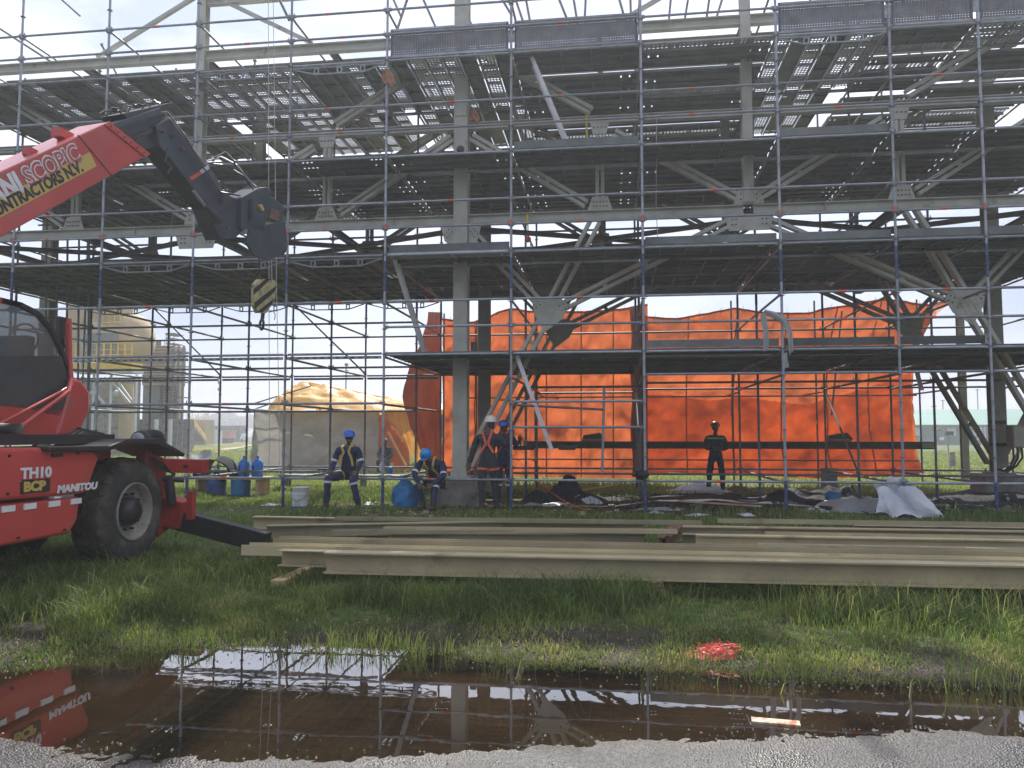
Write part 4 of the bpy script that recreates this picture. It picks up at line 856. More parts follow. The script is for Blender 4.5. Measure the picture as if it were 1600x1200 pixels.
m = MB(); m.prism([(-4.42, 0.0), (-4.02, 0.0), (-4.10, 0.10), (-4.30, 0.13)], 8.98, 9.18, REDD, 'Y'); m.build('stabiliser_foot', crane)
m = MB(); m.tube((-5.5, 8.95, 0.95), (-5.30, 9.1, 0.92), 0.035, BLACK, 10); m.tube((-5.45, 9.0, 0.98), (-5.42, 9.05, 0.62), 0.06, BLACK, 10); m.build('hydraulic_valve', crane)
for k in range(4):
    m = MB(); pts = [Vector((-5.56+0.02*k, 8.75+0.02*k, 1.22-0.03*k)), Vector((-5.5, 8.95, 1.14-0.03*k)), Vector((-5.46, 9.1+0.02*k, 1.0)), Vector((-5.5, 9.12, 0.72))]; m.path(pts, 0.011, BLACK, 6); m.build('hose', crane)
m = MB(); m.lathe((-5.75, 9.05, 1.42), [(0.0, -0.22), (0.11, -0.22), (0.13, -0.12), (0.13, 0.12), (0.11, 0.2), (0.0, 0.2)], BLACK, 18, 'Y'); m.lathe((-5.75, 8.82, 1.42), [(0.09, 0.0), (0.07, -0.03), (0, -0.035)], GALV, 16, 'Y'); m.build('work_lamp', crane)
# turret, counter arm and cab
m = MB(); m.lathe((-6.5, 6.9, 1.50), [(0.0, 0), (0.62, 0), (0.62, 0.10), (0.0, 0.1)], BLACK, 30); m.build('slew_ring', crane)
XC = -6.15
def cx_(pts, X=XC): return [aX(a, b_, X) for a, b_ in pts]
m = MB(); extr(m, cx_([(-140, 600), (0, 630), (96, 650), (88, 682), (70, 688), (-140, 690)]), (-0.95, 0, 0), RED); m.build('cab_base', crane, bevel=0.02)
m = MB(); extr(m, cx_([(96, 652), (108, 610), (112, 590), (128, 594), (142, 612), (142, 640), (128, 672), (110, 682), (86, 683)], XC+0.02), (-0.95, 0, 0), RED); m.build('cab_nose', crane, bevel=0.04)
gl = [(-160, 600), (-160, 462), (-60, 456), (0, 469), (30, 476), (58, 490), (78, 514), (94, 545), (104, 575), (108, 598), (98, 640), (0, 632)]
m = MB(); extr(m, cx_(gl), (-0.02, 0, 0), GLASS); extr(m, [v-Vector((0.93, 0, 0)) for v in cx_(gl)], (-0.02, 0, 0), GLASS); m.build('side_window', crane)
P = cx_(gl)
m = MB()
for a, c in zip(P[3:9], P[4:10]): m.bar(a-Vector((0.95, 0, 0)), c-Vector((0.95, 0, 0)), 0.05, 0.05, BLACK)
m.build('cab_frame', crane)
m = MB()
for a, c in zip(P[3:9], P[4:10]): m.bar(a, c, 0.05, 0.05, BLACK)
for a, c in zip(P[1:4], P[2:5]): m.bar(a, c, 0.05, 0.05, RED)
m.build('cab_frame', crane)
m = MB()
for a, c in zip(P[3:9], P[4:10]): m.add([a-Vector((.02, 0, 0)), c-Vector((.02, 0, 0)), c-Vector((.93, 0, 0)), a-Vector((.93, 0, 0))], [(0, 1, 2, 3)], GLASS, True)
m.build('windscreen', crane)
m = MB(); extr(m, cx_([(-160, 462), (-60, 456), (0, 467), (0, 472), (-60, 462), (-160, 468)]), (-0.95, 0, 0), BLACK); m.build('cab_roof', crane)
m = MB(); extr(m, cx_([(-160, 596), (-160, 556), (97, 556), (104, 575), (108, 598), (98, 640), (0, 632)], XC+0.012), (-0.012, 0, 0), DOORP); m.build('door_panel', crane)
c = aX(20, 560, XC-0.4); m = MB(); m.box(c, (0.45, 0.12, 0.5), BLACK); m.box(c+Vector((0, 0.25, -0.2)), (0.45, 0.45, 0.12), BLACK); m.build('seat', crane, bevel=0.03)
c = aX(60, 575, XC-0.4); m = MB(); m.box(c+Vector((0, 0, 0)), (0.5, 0.30, 0.22), DBLUE); m.tube(c+Vector((0, -0.1, 0.1)), c+Vector((0, -0.22, 0.28)), 0.02, BLACK); m.lathe(c+Vector((0, -0.24, 0.30)), [(0.17, -0.01), (0.19, 0.0), (0.17, 0.01)], BLACK, 18, 'Y'); m.build('dashboard', crane)
m = MB(); m.path([aX(108, 498, XC+0.02), aX(109, 560, XC+0.02), aX(111, 592, XC+0.04), aX(106, 612, XC+0.1), aX(0, 690, XC+0.12)], 0.028, RED, 8); m.build('guard_rail', crane)
m = MB(); m.path([aX(113, 600, XC+0.03), aX(95, 612, XC+0.1), aX(0, 662, XC+0.12)], 0.018, RED, 8); m.build('guard_rail', crane)
m = MB(); m.path([aX(105, 505, XC+0.02), aX(106, 540, XC), aX(106, 600, XC)], 0.02, REDD, 8); m.build('guard_rail', crane)
m = MB(); m.box(aX(97, 520, XC-0.1), (0.05, 0.16, 0.36), BLACK); m.tube(aX(97, 520, XC-0.1), aX(106, 560, XC), 0.014, BLACK); m.build('mirror', crane, bevel=0.02)
m = MB(); pts = [aX(52, 697, -5.9), aX(62, 690, -5.9), aX(90, 687, -5.9), aX(160, 690, -5.9)]; m.path(pts, 0.016, REDD); m.build('hose', crane)
# boom: lies in a vertical plane turned a little towards the scaffold
BAZ = math.atan(0.19); BD = Vector((math.sin(BAZ), math.cos(BAZ), 0)); BN = Vector((math.cos(BAZ), -math.sin(BAZ), 0)); B0 = Vector((-5.97, 6.79, 0))
def bp(px, py, off=0.0):
    d = ray(px, py); o_ = Vector((0, 0, CAM_H)); t = (B0+BN*off-o_).dot(BN)/d.dot(BN); return o_+d*t
T0, T1, E1, E0 = bp(0, 262), bp(170, 190), bp(234, 241), bp(0, 372)
back = -(E1-E0).normalized()
m = MB(); extr(m, [T0+back*4.2, T1, E1, E0+back*4.2], -BN*0.46, RED); m.build('boom', crane, bevel=0.015)
m = MB(); a, c = T1+(E1-T1)*0.0, E1; n_ = (E0-E1).normalized()*0.10
extr(m, [a+BN*0.004, c+BN*0.004, c+n_+BN*0.004, a+n_+BN*0.004], BN*0.012, RED); m.build('boom_collar', crane)
m = MB(); c = bp(98, 214, -0.2); m.box(c+Vector((0, 0, 0.02)), (0.12, 0.22, 0.10), RED); m.build('boom_lug', crane); m = MB(); m.box(bp(50, 240, -0.2), (0.10, 0.16, 0.08), RED); m.build('boom_lug', crane)
for k, (t0, b0, t1, b1, off) in enumerate((((176, 193), (228, 233), (250, 168), (262, 208), -0.03), ((190, 178), (200, 186), (268, 160), (272, 170), -0.06))):
    m = MB(); extr(m, [bp(*t0, off), bp(*t1, off), bp(*b1, off), bp(*b0, off)], -BN*0.36, DBLUE if k == 0 else BLACK); m.build('inner_boom', crane, bevel=0.008)
for (p0, p1) in (((180, 205), (256, 180)), ((195, 220), (258, 196)), ((214, 232), (262, 222))):
    m = MB(); m.bar(bp(*p0, 0.0), bp(*p1, 0.0), 0.03, 0.05, BLACK); m.build('slide_rail', crane)
J = [(244, 196), (266, 183), (338, 278), (362, 318), (338, 334), (300, 292), (250, 228)]
m = MB(); extr(m, [bp(*p, 0.06) for p in J], -BN*0.30, DBLUE); m.build('jib_arm', crane, bevel=0.012)
m = MB(); extr(m, [bp(*p, -0.02) for p in ((250, 229), (262, 222), (330, 318), (325, 332))], -BN*0.2, BLACK); m.build('jib_underside', crane)
m = MB(); extr(m, [bp(*p, 0.068) for p in ((312, 267), (325, 258), (328, 263), (315, 272))], -BN*0.006, WHITE); m.build('marking', crane)
m = MB(); extr(m, [bp(*p, 0.068) for p in ((297, 277), (311, 268), (314, 273), (300, 282))], -BN*0.006, ORMK); m.build('marking', crane)
m = MB(); c = bp(269, 213, 0.07); m.tube(c-BN*0.02, c+BN*0.01, 0.035, BLACK, 12); m.build('pin', crane)
m = MB(); extr(m, [bp(*p, 0.02) for p in ((322, 318), (345, 300), (365, 308), (392, 318), (390, 352), (368, 372), (345, 374), (334, 350))], -BN*0.26, DBLUE); m.build('knuckle', crane, bevel=0.01)
m = MB(); m.tube(bp(302, 298, 0.08), bp(320, 321, 0.08), 0.022, GALV, 8); m.tube(bp(320, 321, 0.08), bp(345, 345, 0.08), 0.04, DBLUE, 10); m.build('jib_cylinder', crane)
m = MB(); extr(m, [bp(*p, 0.10) for p in ((378, 308), (405, 293), (418, 292), (424, 300), (420, 330), (412, 362), (378, 357))], -BN*0.34, DBLUE); m.build('winch_housing', crane, bevel=0.012)
m = MB(); extr(m, [bp(*p, 0.10+0.003) for p in ((388, 312), (392, 310), (393, 345), (388, 345))], BN*0.03, BLACK); m.build('housing_rib', crane)
m = MB(); c = bp(406, 325, 0.103); m.box(c, (0.09, 0.05, 0.09), YELP, Matrix.Rotation(-BAZ, 3, 'Z') @ Matrix.Rotation(0.78, 3, 'X')); m.build('warning_sticker', crane)
m = MB(); extr(m, [bp(*p, 0.06) for p in ((412, 300), (430, 310), (446, 325), (440, 350), (412, 345))], -BN*0.26, DBLUE); m.build('winch_bracket', crane, bevel=0.01)
m = MB(); extr(m, [bp(*p, 0.085) for p in ((424, 325), (437, 330), (434, 346), (421, 340))], -BN*0.02, RUST); m.build('rusty_plate', crane)
c = bp(422, 378, -0.08); m = MB(); ax = BN; Mx = Matrix.Rotation(-BAZ, 4, 'Z')
m.M = Matrix.Translation(c) @ Mx; m.lathe((0, 0, 0), [(0, -0.17), (0.20, -0.17), (0.215, -0.14), (0.17, -0.12), (0.17, 0.12), (0.215, 0.14), (0.215, 0.17), (0, 0.18)], DBLUE, 28, 'X'); m.build('winch_drum', crane)
m = MB(); extr(m, [bp(*p, 0.1) for p in ((392, 350), (412, 352), (446, 345), (449, 375), (440, 398), (420, 408), (398, 400), (386, 380))], -BN*0.04, DBLUE); m.build('winch_cheek', crane, bevel=0.01)
for k, pts in enumerate(([(322, 252), (345, 245), (370, 258), (392, 285), (400, 292)], [(335, 246), (352, 238), (366, 252), (368, 262)], [(328, 256), (352, 258), (380, 275), (396, 296)], [(262, 232), (258, 252), (268, 262), (262, 272)])):
    m = MB(); m.path([bp(*p, 0.1+0.02*k) for p in pts], 0.013, (GALV, BLACK, BLACK, BLACK)[k], 6); m.build('hose', crane)
for k in range(9):
    m = MB(); x0 = 155+k*11; pts = [bp(x0, 180-k*2+rr.uniform(-6, 6), -0.1), bp(x0+8, 172-k*2+rr.uniform(-6, 6), -0.12), bp(x0+20, 172-k*1.5+rr.uniform(-4, 6), -0.1)]; m.path(pts, 0.012, BLACK, 5); m.build('hose', crane)
# hook block
OB = 0.03
m = MB(); H_ = [(398, 445), (406, 436), (430, 438), (433, 450), (428, 472), (417, 489), (404, 489), (399, 478)]
extr(m, [bp(*p, OB+0.05) for p in H_], -BN*0.07, mat('dirty_yellow', (.46, .40, .20), .6, 0, .2, 10, spot=(.10, .09, .07), spots=(.5, .7), sscale=12))
hb = m.build('hook_block', crane, bevel=0.006)
m = MB()
for q in (((396, 452), (416, 435), (423, 436), (396, 461)), ((397, 473), (432, 446), (430, 455), (399, 482)), ((402, 487), (427, 467), (426, 474), (410, 488))): extr(m, [bp(*p, OB+0.053) for p in q], BN*0.003, BLACK)
m.build('stripe', hb)
m = MB(); m.path([bp(404, 400, -.03), bp(406, 436, -.03)], 0.010, BLACK, 6); m.path([bp(424, 405, .03), bp(425, 440, .03)], 0.008, GALV, 6); m.build('hoist_cable', crane)
c = bp(409, 507, 0.0); m = MB(); m.tube(bp(411, 488), bp(410, 498), 0.03, BLACK, 8)
m.M = Matrix.Translation(c) @ Matrix.Rotation(-BAZ+math.pi/2-0.6, 4, 'Z'); R0 = 0.075
pts = [Vector((0, R0*math.cos(t*2*math.pi/14), R0*math.sin(t*2*math.pi/14))) for t in range(14)]; m.path(pts, 0.02, BLACK, 8); m.build('hook', hb)
m = MB(); m.path([bp(420, 488), bp(427, 486), bp(430, 492), bp(429, 500)], 0.006, BLACK); m.build('safety_wire', hb)
# small fittings
for k in range(6):
    c = T1+(E1-T1)*(0.1+0.16*k)+(E0-E1).normalized()*0.06; m = MB(); m.tube(c+BN*.004, c+BN*.022, .012, BLACK, 6); m.build('bolt', crane)
m = MB(); a = T1+(T0-T1)*.32; c = E1+(E0-E1)*.30; m.bar(a+BN*.003, c+BN*.003, .006, .010, BLACK, BN); m.build('panel_seam', crane)
for (yy, zz) in ((6.35, 1.30), (7.25, 1.30), (6.35, .96), (7.35, .96), (6.5, .55), (7.1, .55)):
    m = MB(); m.tube((XS-.005, yy, zz), (XS+.012, yy, zz), .014, BLACK, 8); m.build('bolt', crane)
m = MB(); m.box((XS+.008, 6.95, 1.29), (.02, .14, .035), BLACK); m.build('cover_latch', crane)
for k, off in enumerate((0.0, .03, .06)):
    m = MB(); m.path([bp(262, 176, .10+off), bp(290, 214, .11+off), bp(318, 262, .10+off), bp(345, 300, .11+off), bp(375, 306, .12+off)], .011, BLACK, 6); m.build('hose', crane)
for p_ in ((252, 205), (282, 232), (345, 312), (352, 356), (400, 300), (410, 356)):
    m = MB(); c = bp(p_[0], p_[1], .07); m.tube(c, c+BN*.05, .022, RUST, 8); m.build('pin', crane)
for k in range(5):
    m = MB(); pts = [Vector((-6.0+.03*k, 7.75+.05*k, 1.40)), Vector((-5.95+.02*k, 8.0+.05*k, 1.56-.02*k)), Vector((-5.9, 8.35, 1.50)), Vector((-5.85, 8.6+.04*k, 1.36))]; m.path(pts, .013, BLACK, 6); m.build('hose', crane)
# lettering
def text3d(body, size, p, xdir, ydir, m, bold=0.0, name='lettering', parent=None, depth=0.002, sx=1.0, align='LEFT'):
    cu = bpy.data.curves.new('t', 'FONT'); cu.body = body; cu.size = size; cu.offset = bold; cu.extrude = depth; cu.align_x = align; cu.resolution_u = 3
    to = bpy.data.objects.new('t', cu); C.objects.link(to); bpy.context.view_layer.update(); dg = bpy.context.evaluated_depsgraph_get()
    me = bpy.data.meshes.new_from_object(to.evaluated_get(dg)); C.objects.unlink(to); bpy.data.objects.remove(to)
    me.materials.clear(); me.materials.append(m); X_ = Vector(xdir).normalized(); Y_ = Vector(ydir).normalized(); Z_ = X_.cross(Y_)
    M_ = Matrix.Translation(Vector(p)-(wloc(parent) if parent else Vector())) @ Matrix((X_*sx, Y_, Z_)).transposed().to_4x4(); me.transform(M_)
    o = bpy.data.objects.new(name, me); C.objects.link(o); o.parent = parent; return o
bx_ = (E1-E0).normalized(); by_ = (BN.cross(bx_)).normalized(); by_ = by_ if by_.z > 0 else -by_
p_ = bp(46, 292, 0.006)
text3d('SCOPIC', 0.27, p_, bx_, by_, WHITE, 0.016, parent=crane, sx=0.86); text3d('SCOPIC', 0.27, p_+BN*0.003, bx_, by_, RED, 0.002, parent=crane, sx=0.86)
text3d('MANI', 0.27, p_-bx_*0.64, bx_, by_, WHITE, 0.014, parent=crane, sx=0.86)
q_ = bp(150, 258, 0.005); pan = MB(); a = q_; wlen = 2.05
extr(pan, [a+by_*0.0-by_*0.012, a-bx_*wlen-by_*0.012, a-bx_*wlen+by_*0.15, a+by_*0.15], BN*0.003, YELP); pn = pan.build('sign_panel', crane)
text3d('CONTRACTORS N.V.', 0.165, q_-bx_*1.56+by_*0.012+BN*0.006, bx_, by_, BLACK, 0.006, parent=crane, sx=0.87)
lg = MB(); a = q_-bx_*1.84; extr(lg, [a+by_*0.005, a+bx_*0.25+by_*0.005, a+bx_*0.25+by_*0.135, a+by_*0.135], BN*0.005, BLACK); lg.build('logo_panel', crane)
text3d('BCP', 0.13, q_-bx_*1.82+by_*0.022+BN*0.009, bx_, by_, YELP, 0.005, parent=crane, sx=0.85)
X1 = XS+0.006; fx = Vector((0, 1, 0)); fz = Vector((0, 0, 1))
c = aX(32, 748, X1); text3d('TH10', 0.135, c, fx, fz, WHITE, 0.006, parent=crane, sx=1.25)
c = aX(32, 752, X1); m = MB(); m.box((X1, c.y+0.10, c.z-0.0), (0.006, 0.20, 0.007), WHITE); m.build('lettering', crane)
c = aX(34, 769, X1); m = MB(); m.box((X1, c.y+0.17, c.z+0.045), (0.006, 0.37, 0.125), BLACK); m.build('logo_panel', crane); text3d('BCP', 0.12, c+Vector((0.005, 0.015, 0.005)), fx, fz, YELP, 0.007, parent=crane, sx=1.28)
c = aX(89, 770, X1); text3d('MANITOU', 0.098, c, fx, fz+fx*0.18, WHITE, 0.006, parent=crane, sx=1.30)

# ------------------------------------------------------------------ tent and background
YTN = 29.0
tent = thing('work_tent', 'makeshift tent of grey side sheets under a crumpled yellow brown tarpaulin roof', 'tent', aG(560, 736))
def quadcloth(parent, name, c00, c10, c11, c01, mt, nu=30, nv=18, amp=0.06, seed=1, nrm=(0, 1, 0), vf=0.0):
    c00, c10, c11, c01 = map(Vector, (c00, c10, c11, c01)); nv_ = Vector(nrm)
    def fn(u, v):
        p = c00.lerp(c10, u).lerp(c01.lerp(c11, u), v); d = amp*(2.2*N1(u*7+seed, v*5+seed)+1.2*N1(u*19+seed, v*13)+vf*math.sin(u*38+seed)*(1-v*0.4)); return p+nv_*d
    return cloth(name, fn, nu, nv, mt, None, None, parent=parent)
gx0, gx1 = aY(392, 736, YTN), aY(592, 736, YTN); g0, g1 = aY(398, 645, YTN), aY(592, 640, YTN)
quadcloth(tent, 'side_sheet', (gx0.x, YTN, 0), (gx1.x, YTN, 0), g1, g0, TARPG, 40, 20, 0.12, 2)
quadcloth(tent, 'end_sheet', (gx0.x, YTN, 0), (gx0.x-0.3, YTN+4, 0), (gx0.x+0.3, YTN+4, g0.z-0.1), g0, TARPG, 16, 12, 0.10, 6, (1, 0, 0))
quadcloth(tent, 'curtain', aY(618, 672, YTN-.1), aY(660, 736, YTN-.1), aY(656, 640, YTN-.1), aY(590, 640, YTN-.1), TARPY, 26, 20, 0.14, 9, vf=0.5)
quadcloth(tent, 'curtain', aY(590, 736, YTN+1.0), aY(640, 736, YTN+1.0), aY(640, 640, YTN+1.0), aY(585, 650, YTN+1.0), TARP, 14, 14, 0.10, 12, vf=0.3)
ra, rb = aY(392, 640, YTN-.3), aY(684, 640, YTN-.3); pk0, pk1 = aY(488, 596, YTN+1.8), aY(560, 602, YTN+2.0)
def roof(u, v):
    e = Vector(ra).lerp(rb, 0.08+0.92*u); top = aY(468+150*u, 598+26*max(0, u-0.12)**1.0*1.15, YTN+2.0); p = e.lerp(top, v)
    p.z += 0.12*math.sin(v*math.pi)*(1-u)+0.13*(2*N1(u*8, v*6+3))+0.05*math.sin(u*30+v*6)*v; p.y += 0.2*N1(u*9+4, v*6); return p
cloth('canopy_roof', roof, 50, 20, TARPY, None, None, parent=tent)
def roofb(u, v):
    top = aY(468+150*u, 598+30*max(0, u-0.12), YTN+2.0); e = Vector((Vector(ra).lerp(rb, 0.08+0.92*u).x+0.3, YTN+4.6, 2.3)); p = top.lerp(e, v); p.z += 0.1*N1(u*8+3, v*6); return p
cloth('canopy_roof', roofb, 30, 12, TARPY, None, None, parent=tent)
for k, (x0, y0, x1, y1) in enumerate(((392, 632, 486, 603), (396, 640, 488, 608), (420, 640, 500, 612))):
    m = MB(); m.tube(aY(x0, y0, YTN+.2+k*.5), aY(x1, y1, YTN+1.2+k*.3), 0.03, GALVD, 6); m.build('roof_pole', tent)
for px_ in (398, 500, 592, 655):
    a = aY(px_, 638, YTN+0.12); m = MB(); m.tube((a.x, YTN+.12, 0), (a.x, YTN+.12, a.z), 0.03, GALVD, 6); m.build('tent_pole', tent)
m = MB(); a, b_ = aY(606, 675, YTN-.3), aY(634, 728, YTN-.3); m.tube(a, b_, 0.05, YELP, 6); m.build('tent_strut', tent)
# small house with a large window behind the tent
hs = thing('site_house', 'small pink and green house front with a large gridded window behind the tent', 'house', aG(675, 722))
def pan(o, name, x0, y0, x1, y1, Y, mt, th=0.1):
    a, b_ = aY(x0, y1, Y), aY(x1, y0, Y); m = MB(); m.box(((a.x+b_.x)/2, Y+th/2, (a.z+b_.z)/2), (abs(b_.x-a.x), th, abs(b_.z-a.z)), mt); return m.build(name, o)
PINK = mat('pink_wall', (0.36, 0.20, 0.22), 0.8, 0, 0.15, 3); PGLS = mat('pale_window', (0.50, 0.56, 0.58), 0.25, 0, 0.1, 2); CRM = mat('cream_board', (0.55, 0.46, 0.26), 0.7, 0, 0.1, 2)
pan(hs, 'wall', 655, 640, 692, 722, 34.3, PINK, 4.0); pan(hs, 'door', 657, 644, 667, 660, 34.2, GRNW); pan(hs, 'counter', 656, 684, 694, 720, 33.2, CRM, 0.6)
wn = pan(hs, 'window', 668, 640, 690, 684, 34.15, PGLS, .08)
for k in (0, 1, 2): pan(wn, 'glazing_bar', 668, 641+k*13, 690, 642+k*13, 34.1, BLACK, .04)
for x in (667.5, 679, 689.5): pan(wn, 'glazing_bar', x, 640, x+1, 684, 34.09, BLACK, .04)
m = MB(); a = aY(650, 640, 34); m.add([aY(630, 628, 38), aY(690, 630, 38), aY(694, 640, 33.5), aY(640, 640, 33.5), aY(630, 629, 38)-Vector((0, 0, .15)), aY(690, 631, 38)-Vector((0, 0, .15))], [(0, 1, 2, 3), (4, 5, 2, 3)], mat('tin_roof', (0.5, 0.46, 0.36), 0.5, 0.2)); m.build('roof', hs)

# boiler plant behind the machine
pl = thing('boiler_plant', 'beige boiler plant with yellow railed platforms and white steel legs behind the machine cab', 'industrial plant', aG(190, 712))
YP = 44.0
def pbox(o, name, x0, y0, x1, y1, Y, mt, depth, base=False, bevel=0):
    a, b_ = aY(x0, y1, Y), aY(x1, y0, Y); z0 = 0 if base else a.z; m = MB(); m.box(((a.x+b_.x)/2, Y+depth/2, (z0+b_.z)/2), (abs(b_.x-a.x), depth, b_.z-z0), mt); return m.build(name, o, bevel=bevel)
GREYC = mat('grey_cladding', (0.17, 0.19, 0.18), 0.7, 0, 0.2, 0.5); WSTL = mat('white_steel', (0.52, 0.55, 0.54), 0.5, 0, 0.1, 1)
pbox(pl, 'boiler_casing', 100, 470, 186, 560, YP+2, PLANT, 1.5); pbox(pl, 'boiler_casing', 130, 520, 178, 560, YP+1.2, GREYC, 0.8)
c = aY(190, 527, YP+2); m = MB(); m.lathe((c.x, YP+3.4, c.z), [(0, 1.0), (0.6, .95), (1.2, .75), (1.6, .4), (1.75, 0), (1.75, -2.2)], PLANT, 32, 'X'); m.build('drum', pl)
pbox(pl, 'concrete_core', 150, 590, 200, 700, YP+6, CONC, 1.5, True); pbox(pl, 'concrete_core', 100, 590, 136, 700, YP+7, PLANTD, 1.5, True)
pbox(pl, 'clad_wall', 222, 540, 270, 602, YP+9, PLANT, 1.8); pbox(pl, 'louvred_wall', 222, 602, 250, 660, YP+9.2, GREYC, 1.5)
for k in range(12): pbox(pl, 'cladding_board', 222, 541+k*5, 270, 543.2+k*5, YP+8.95, PLANTD, 0.05)
for k in range(12): pbox(pl, 'louvre', 255, 604+k*4.3, 276, 606.5+k*4.3, YP+9, PLANTD, 0.3)
pbox(pl, 'side_wall', 254, 602, 276, 655, YP+9.3, PLANT, 1); pbox(pl, 'low_wall', 215, 655, 292, 700, YP+8, CONC, 1, True)
for k in range(10): pbox(pl, 'wall_stain', 218+k*8.2, 657, 219+k*8.2, 697, YP+7.97, PLANTD, 0.03)
for x in (141, 168, 208, 240, 262): pbox(pl, 'steel_leg', x, 585 if x < 220 else 655, x+5, 700, YP, WSTL, 0.2, True)
for p, q in (((141, 615), (165, 590)), ((170, 590), (203, 630)), ((180, 590), (205, 625)), ((146, 610), (170, 640))):
    m = MB(); m.bar(aY(*p, YP+.05), aY(*q, YP+.05), 0.08, 0.12, WSTL); m.build('brace', pl)
pbox(pl, 'platform', 112, 566, 205, 577, YP-.6, YELL, 1.2); pbox(pl, 'platform_edge', 116, 577, 206, 583, YP-.5, WSTL, 1.2)
for x in range(116, 206, 11): pbox(pl, 'railing_post', x, 536, x+2.6, 567, YP-.6, YELL, 0.06)
for y in (535, 545, 553): pbox(pl, 'handrail', 114, y, 206, y+2.4, YP-.62, YELL, 0.06)
for x in range(160, 190, 9): pbox(pl, 'railing_post', x, 476, x+1.6, 506, YP+1.8, YELL, 0.06)
for y in (478, 503): pbox(pl, 'handrail', 158, y, 188, y+1.8, YP+1.8, YELL, 0.06)
for k in range(8): pbox(pl, 'platform_bracket', 120+k*12, 556, 124+k*12, 566, YP-.6, YELL, .1)
for k in range(9): pbox(pl, 'ladder_rung', 127, 530+k*6, 137, 531+k*6, YP-1, GALV, .05)
for x in (126, 137): pbox(pl, 'ladder_stile', x, 525, x+1, 585, YP-1, GALV, .05)
c0, c1 = aY(180, 615, YP+3), aY(200, 620, YP+3); m = MB(); m.tube(c0, c1, .25, WSTL, 12); m.build('pipe', pl)
m = MB(); m.tube(aY(197, 600, YP+2), aY(197, 700, YP+2), .45, PLANT, 14); m.build('duct', pl)
tw = thing('stair_tower', 'slim railed access tower of grey steel at the right end of the boiler plant', 'stair tower', aG(278, 704))
for x in (268, 276, 284): pbox(tw, 'tower_leg', x, 540, x+1.4, 700, YP+7, GALVD, .1, True)
for k, y in enumerate((520, 528, 536, 548, 560, 571, 582, 596, 620, 640)): pbox(tw, 'landing' if k % 3 == 0 else 'tower_rail', 262 if y > 540 else 258, y, 285 if y > 540 else 272, y+(3 if k % 3 == 0 else 1.2), YP+7, GALVD, 1.2)
for x in (259, 265, 271): pbox(tw, 'tower_leg', x, 520, x+1, 540, YP+7, GALVD, .05)
for y in (560, 596, 640): m = MB(); m.bar(aY(269, y+12, YP+7.1), aY(284, y-10, YP+7.1), .06, .06, GALVD); m.build('tower_brace', tw)
lm = thing('plant_lamp', 'grey floodlight on a thin pole above the boiler plant roof', 'floodlight', aY(232, 560, YP+9)); pbox(lm, 'lamp_pole', 231, 510, 232, 560, YP+9, GALVD, .05)
m = MB(); a = aY(235, 506, YP+9); m.box(a, (0.75, 0.3, 0.22), GALVD, Matrix.Rotation(0.35, 3, 'Y')); m.build('lamp_head', lm)
pbox(pl, 'roof_vent', 233, 530, 240, 540, YP+9, PLANTD, 1)
for x in range(238, 262, 6): pbox(pl, 'railing_post', x, 532, x+.8, 541, YP+9.5, GALVD, .04)
pbox(pl, 'handrail', 236, 532, 262, 533, YP+9.5, GALVD, .04)
# concrete stair block
sb = thing('stair_block', 'brown concrete block with an outer flight of steps and yellow railings far left', 'stair block', aG(315, 693, -0.0))
YB = 88.0
pbox(sb, 'block_body', 278, 656, 322, 690, YB, PLANT, 2, True); 
for k in range(10): pbox(sb, 'step', 296+k*2.4, 660+k*3.1, 300+k*2.4, 692, YB-1.2, PLANT, 1.1, True)
m = MB(); m.add([aY(293, 656, YB-1.25), aY(319, 689, YB-1.25), aY(290, 689, YB-1.25), aY(282, 668, YB-1.25)], [(0, 1, 2, 3)], PLANTD); m.build('stair_side', sb)
m = MB(); m.bar(aY(296, 648, YB-1.3), aY(321, 681, YB-1.3), .09, .09, YELL); m.bar(aY(296, 652, YB-1.3), aY(321, 686, YB-1.3), .09, .09, YELL); m.build('stair_rail', sb)
for x in (283, 291, 300, 309, 318, 325): pbox(sb, 'railing_post', x, 641, x+.8, 656, YB, YELL, .06)
for y in (641, 648): pbox(sb, 'handrail', 283, y, 326, y+.8, YB, YELL, .06)
# far yard: containers, trucks, trees
def simple(name, label, cat, x0, y0, x1, Y, mt, depth, parts, group=None, y1=None):
    t = thing(name, label, cat, aG((x0+x1)/2, 677+1212*1.5/Y), group)
    for nm, a, b_, c, d, dy, m_, dp, bs in parts: pbox(t, nm, a, b_, c, d, Y+dy, m_, dp, bs)
    return t
SKIP = mat('salmon_paint', (0.50, 0.24, 0.17), 0.7, 0, 0.15, 1); CON2 = mat('container_green', (0.06, 0.10, 0.10), 0.6, 0, 0.15, 1)
simple('shipping_container', 'long dark green container far off behind the salmon coloured skip', 'container', 326, 665, 375, 130, CON2, 3, (('container_body', 328, 665, 375, 688, 0, CON2, 3, True), ('end_frame', 362, 664, 364, 688, -.1, GALVD, .1, True), ('end_frame', 374, 664, 375.5, 688, -.1, GALVD, .1, True), ('end_frame', 327, 664, 328.5, 688, -.1, GALVD, .1, True)))
simple('waste_skip', 'salmon coloured skip standing on the far dirt yard', 'skip', 342, 672, 360, 110, SKIP, 2, (('skip_body', 342, 673, 359, 685, 0, SKIP, 2, False), ('skip_foot', 346, 685, 350, 690, .2, BLACK, 1.5, True), ('skip_foot', 353, 685, 357, 690, .2, BLACK, 1.5, True), ('skip_rim', 341.5, 672, 359.5, 673.5, -.1, SKIP, 2.2, False)))
simple('water_tank', 'pale grey tank beside the stair block', 'tank', 327, 671, 336, 105, WSTL, 2, (('tank_body', 328, 672, 337, 690, 0, WSTL, 2, True), ('tank_lid', 329, 670.5, 336, 672, .2, GALVD, 1.6, False)))
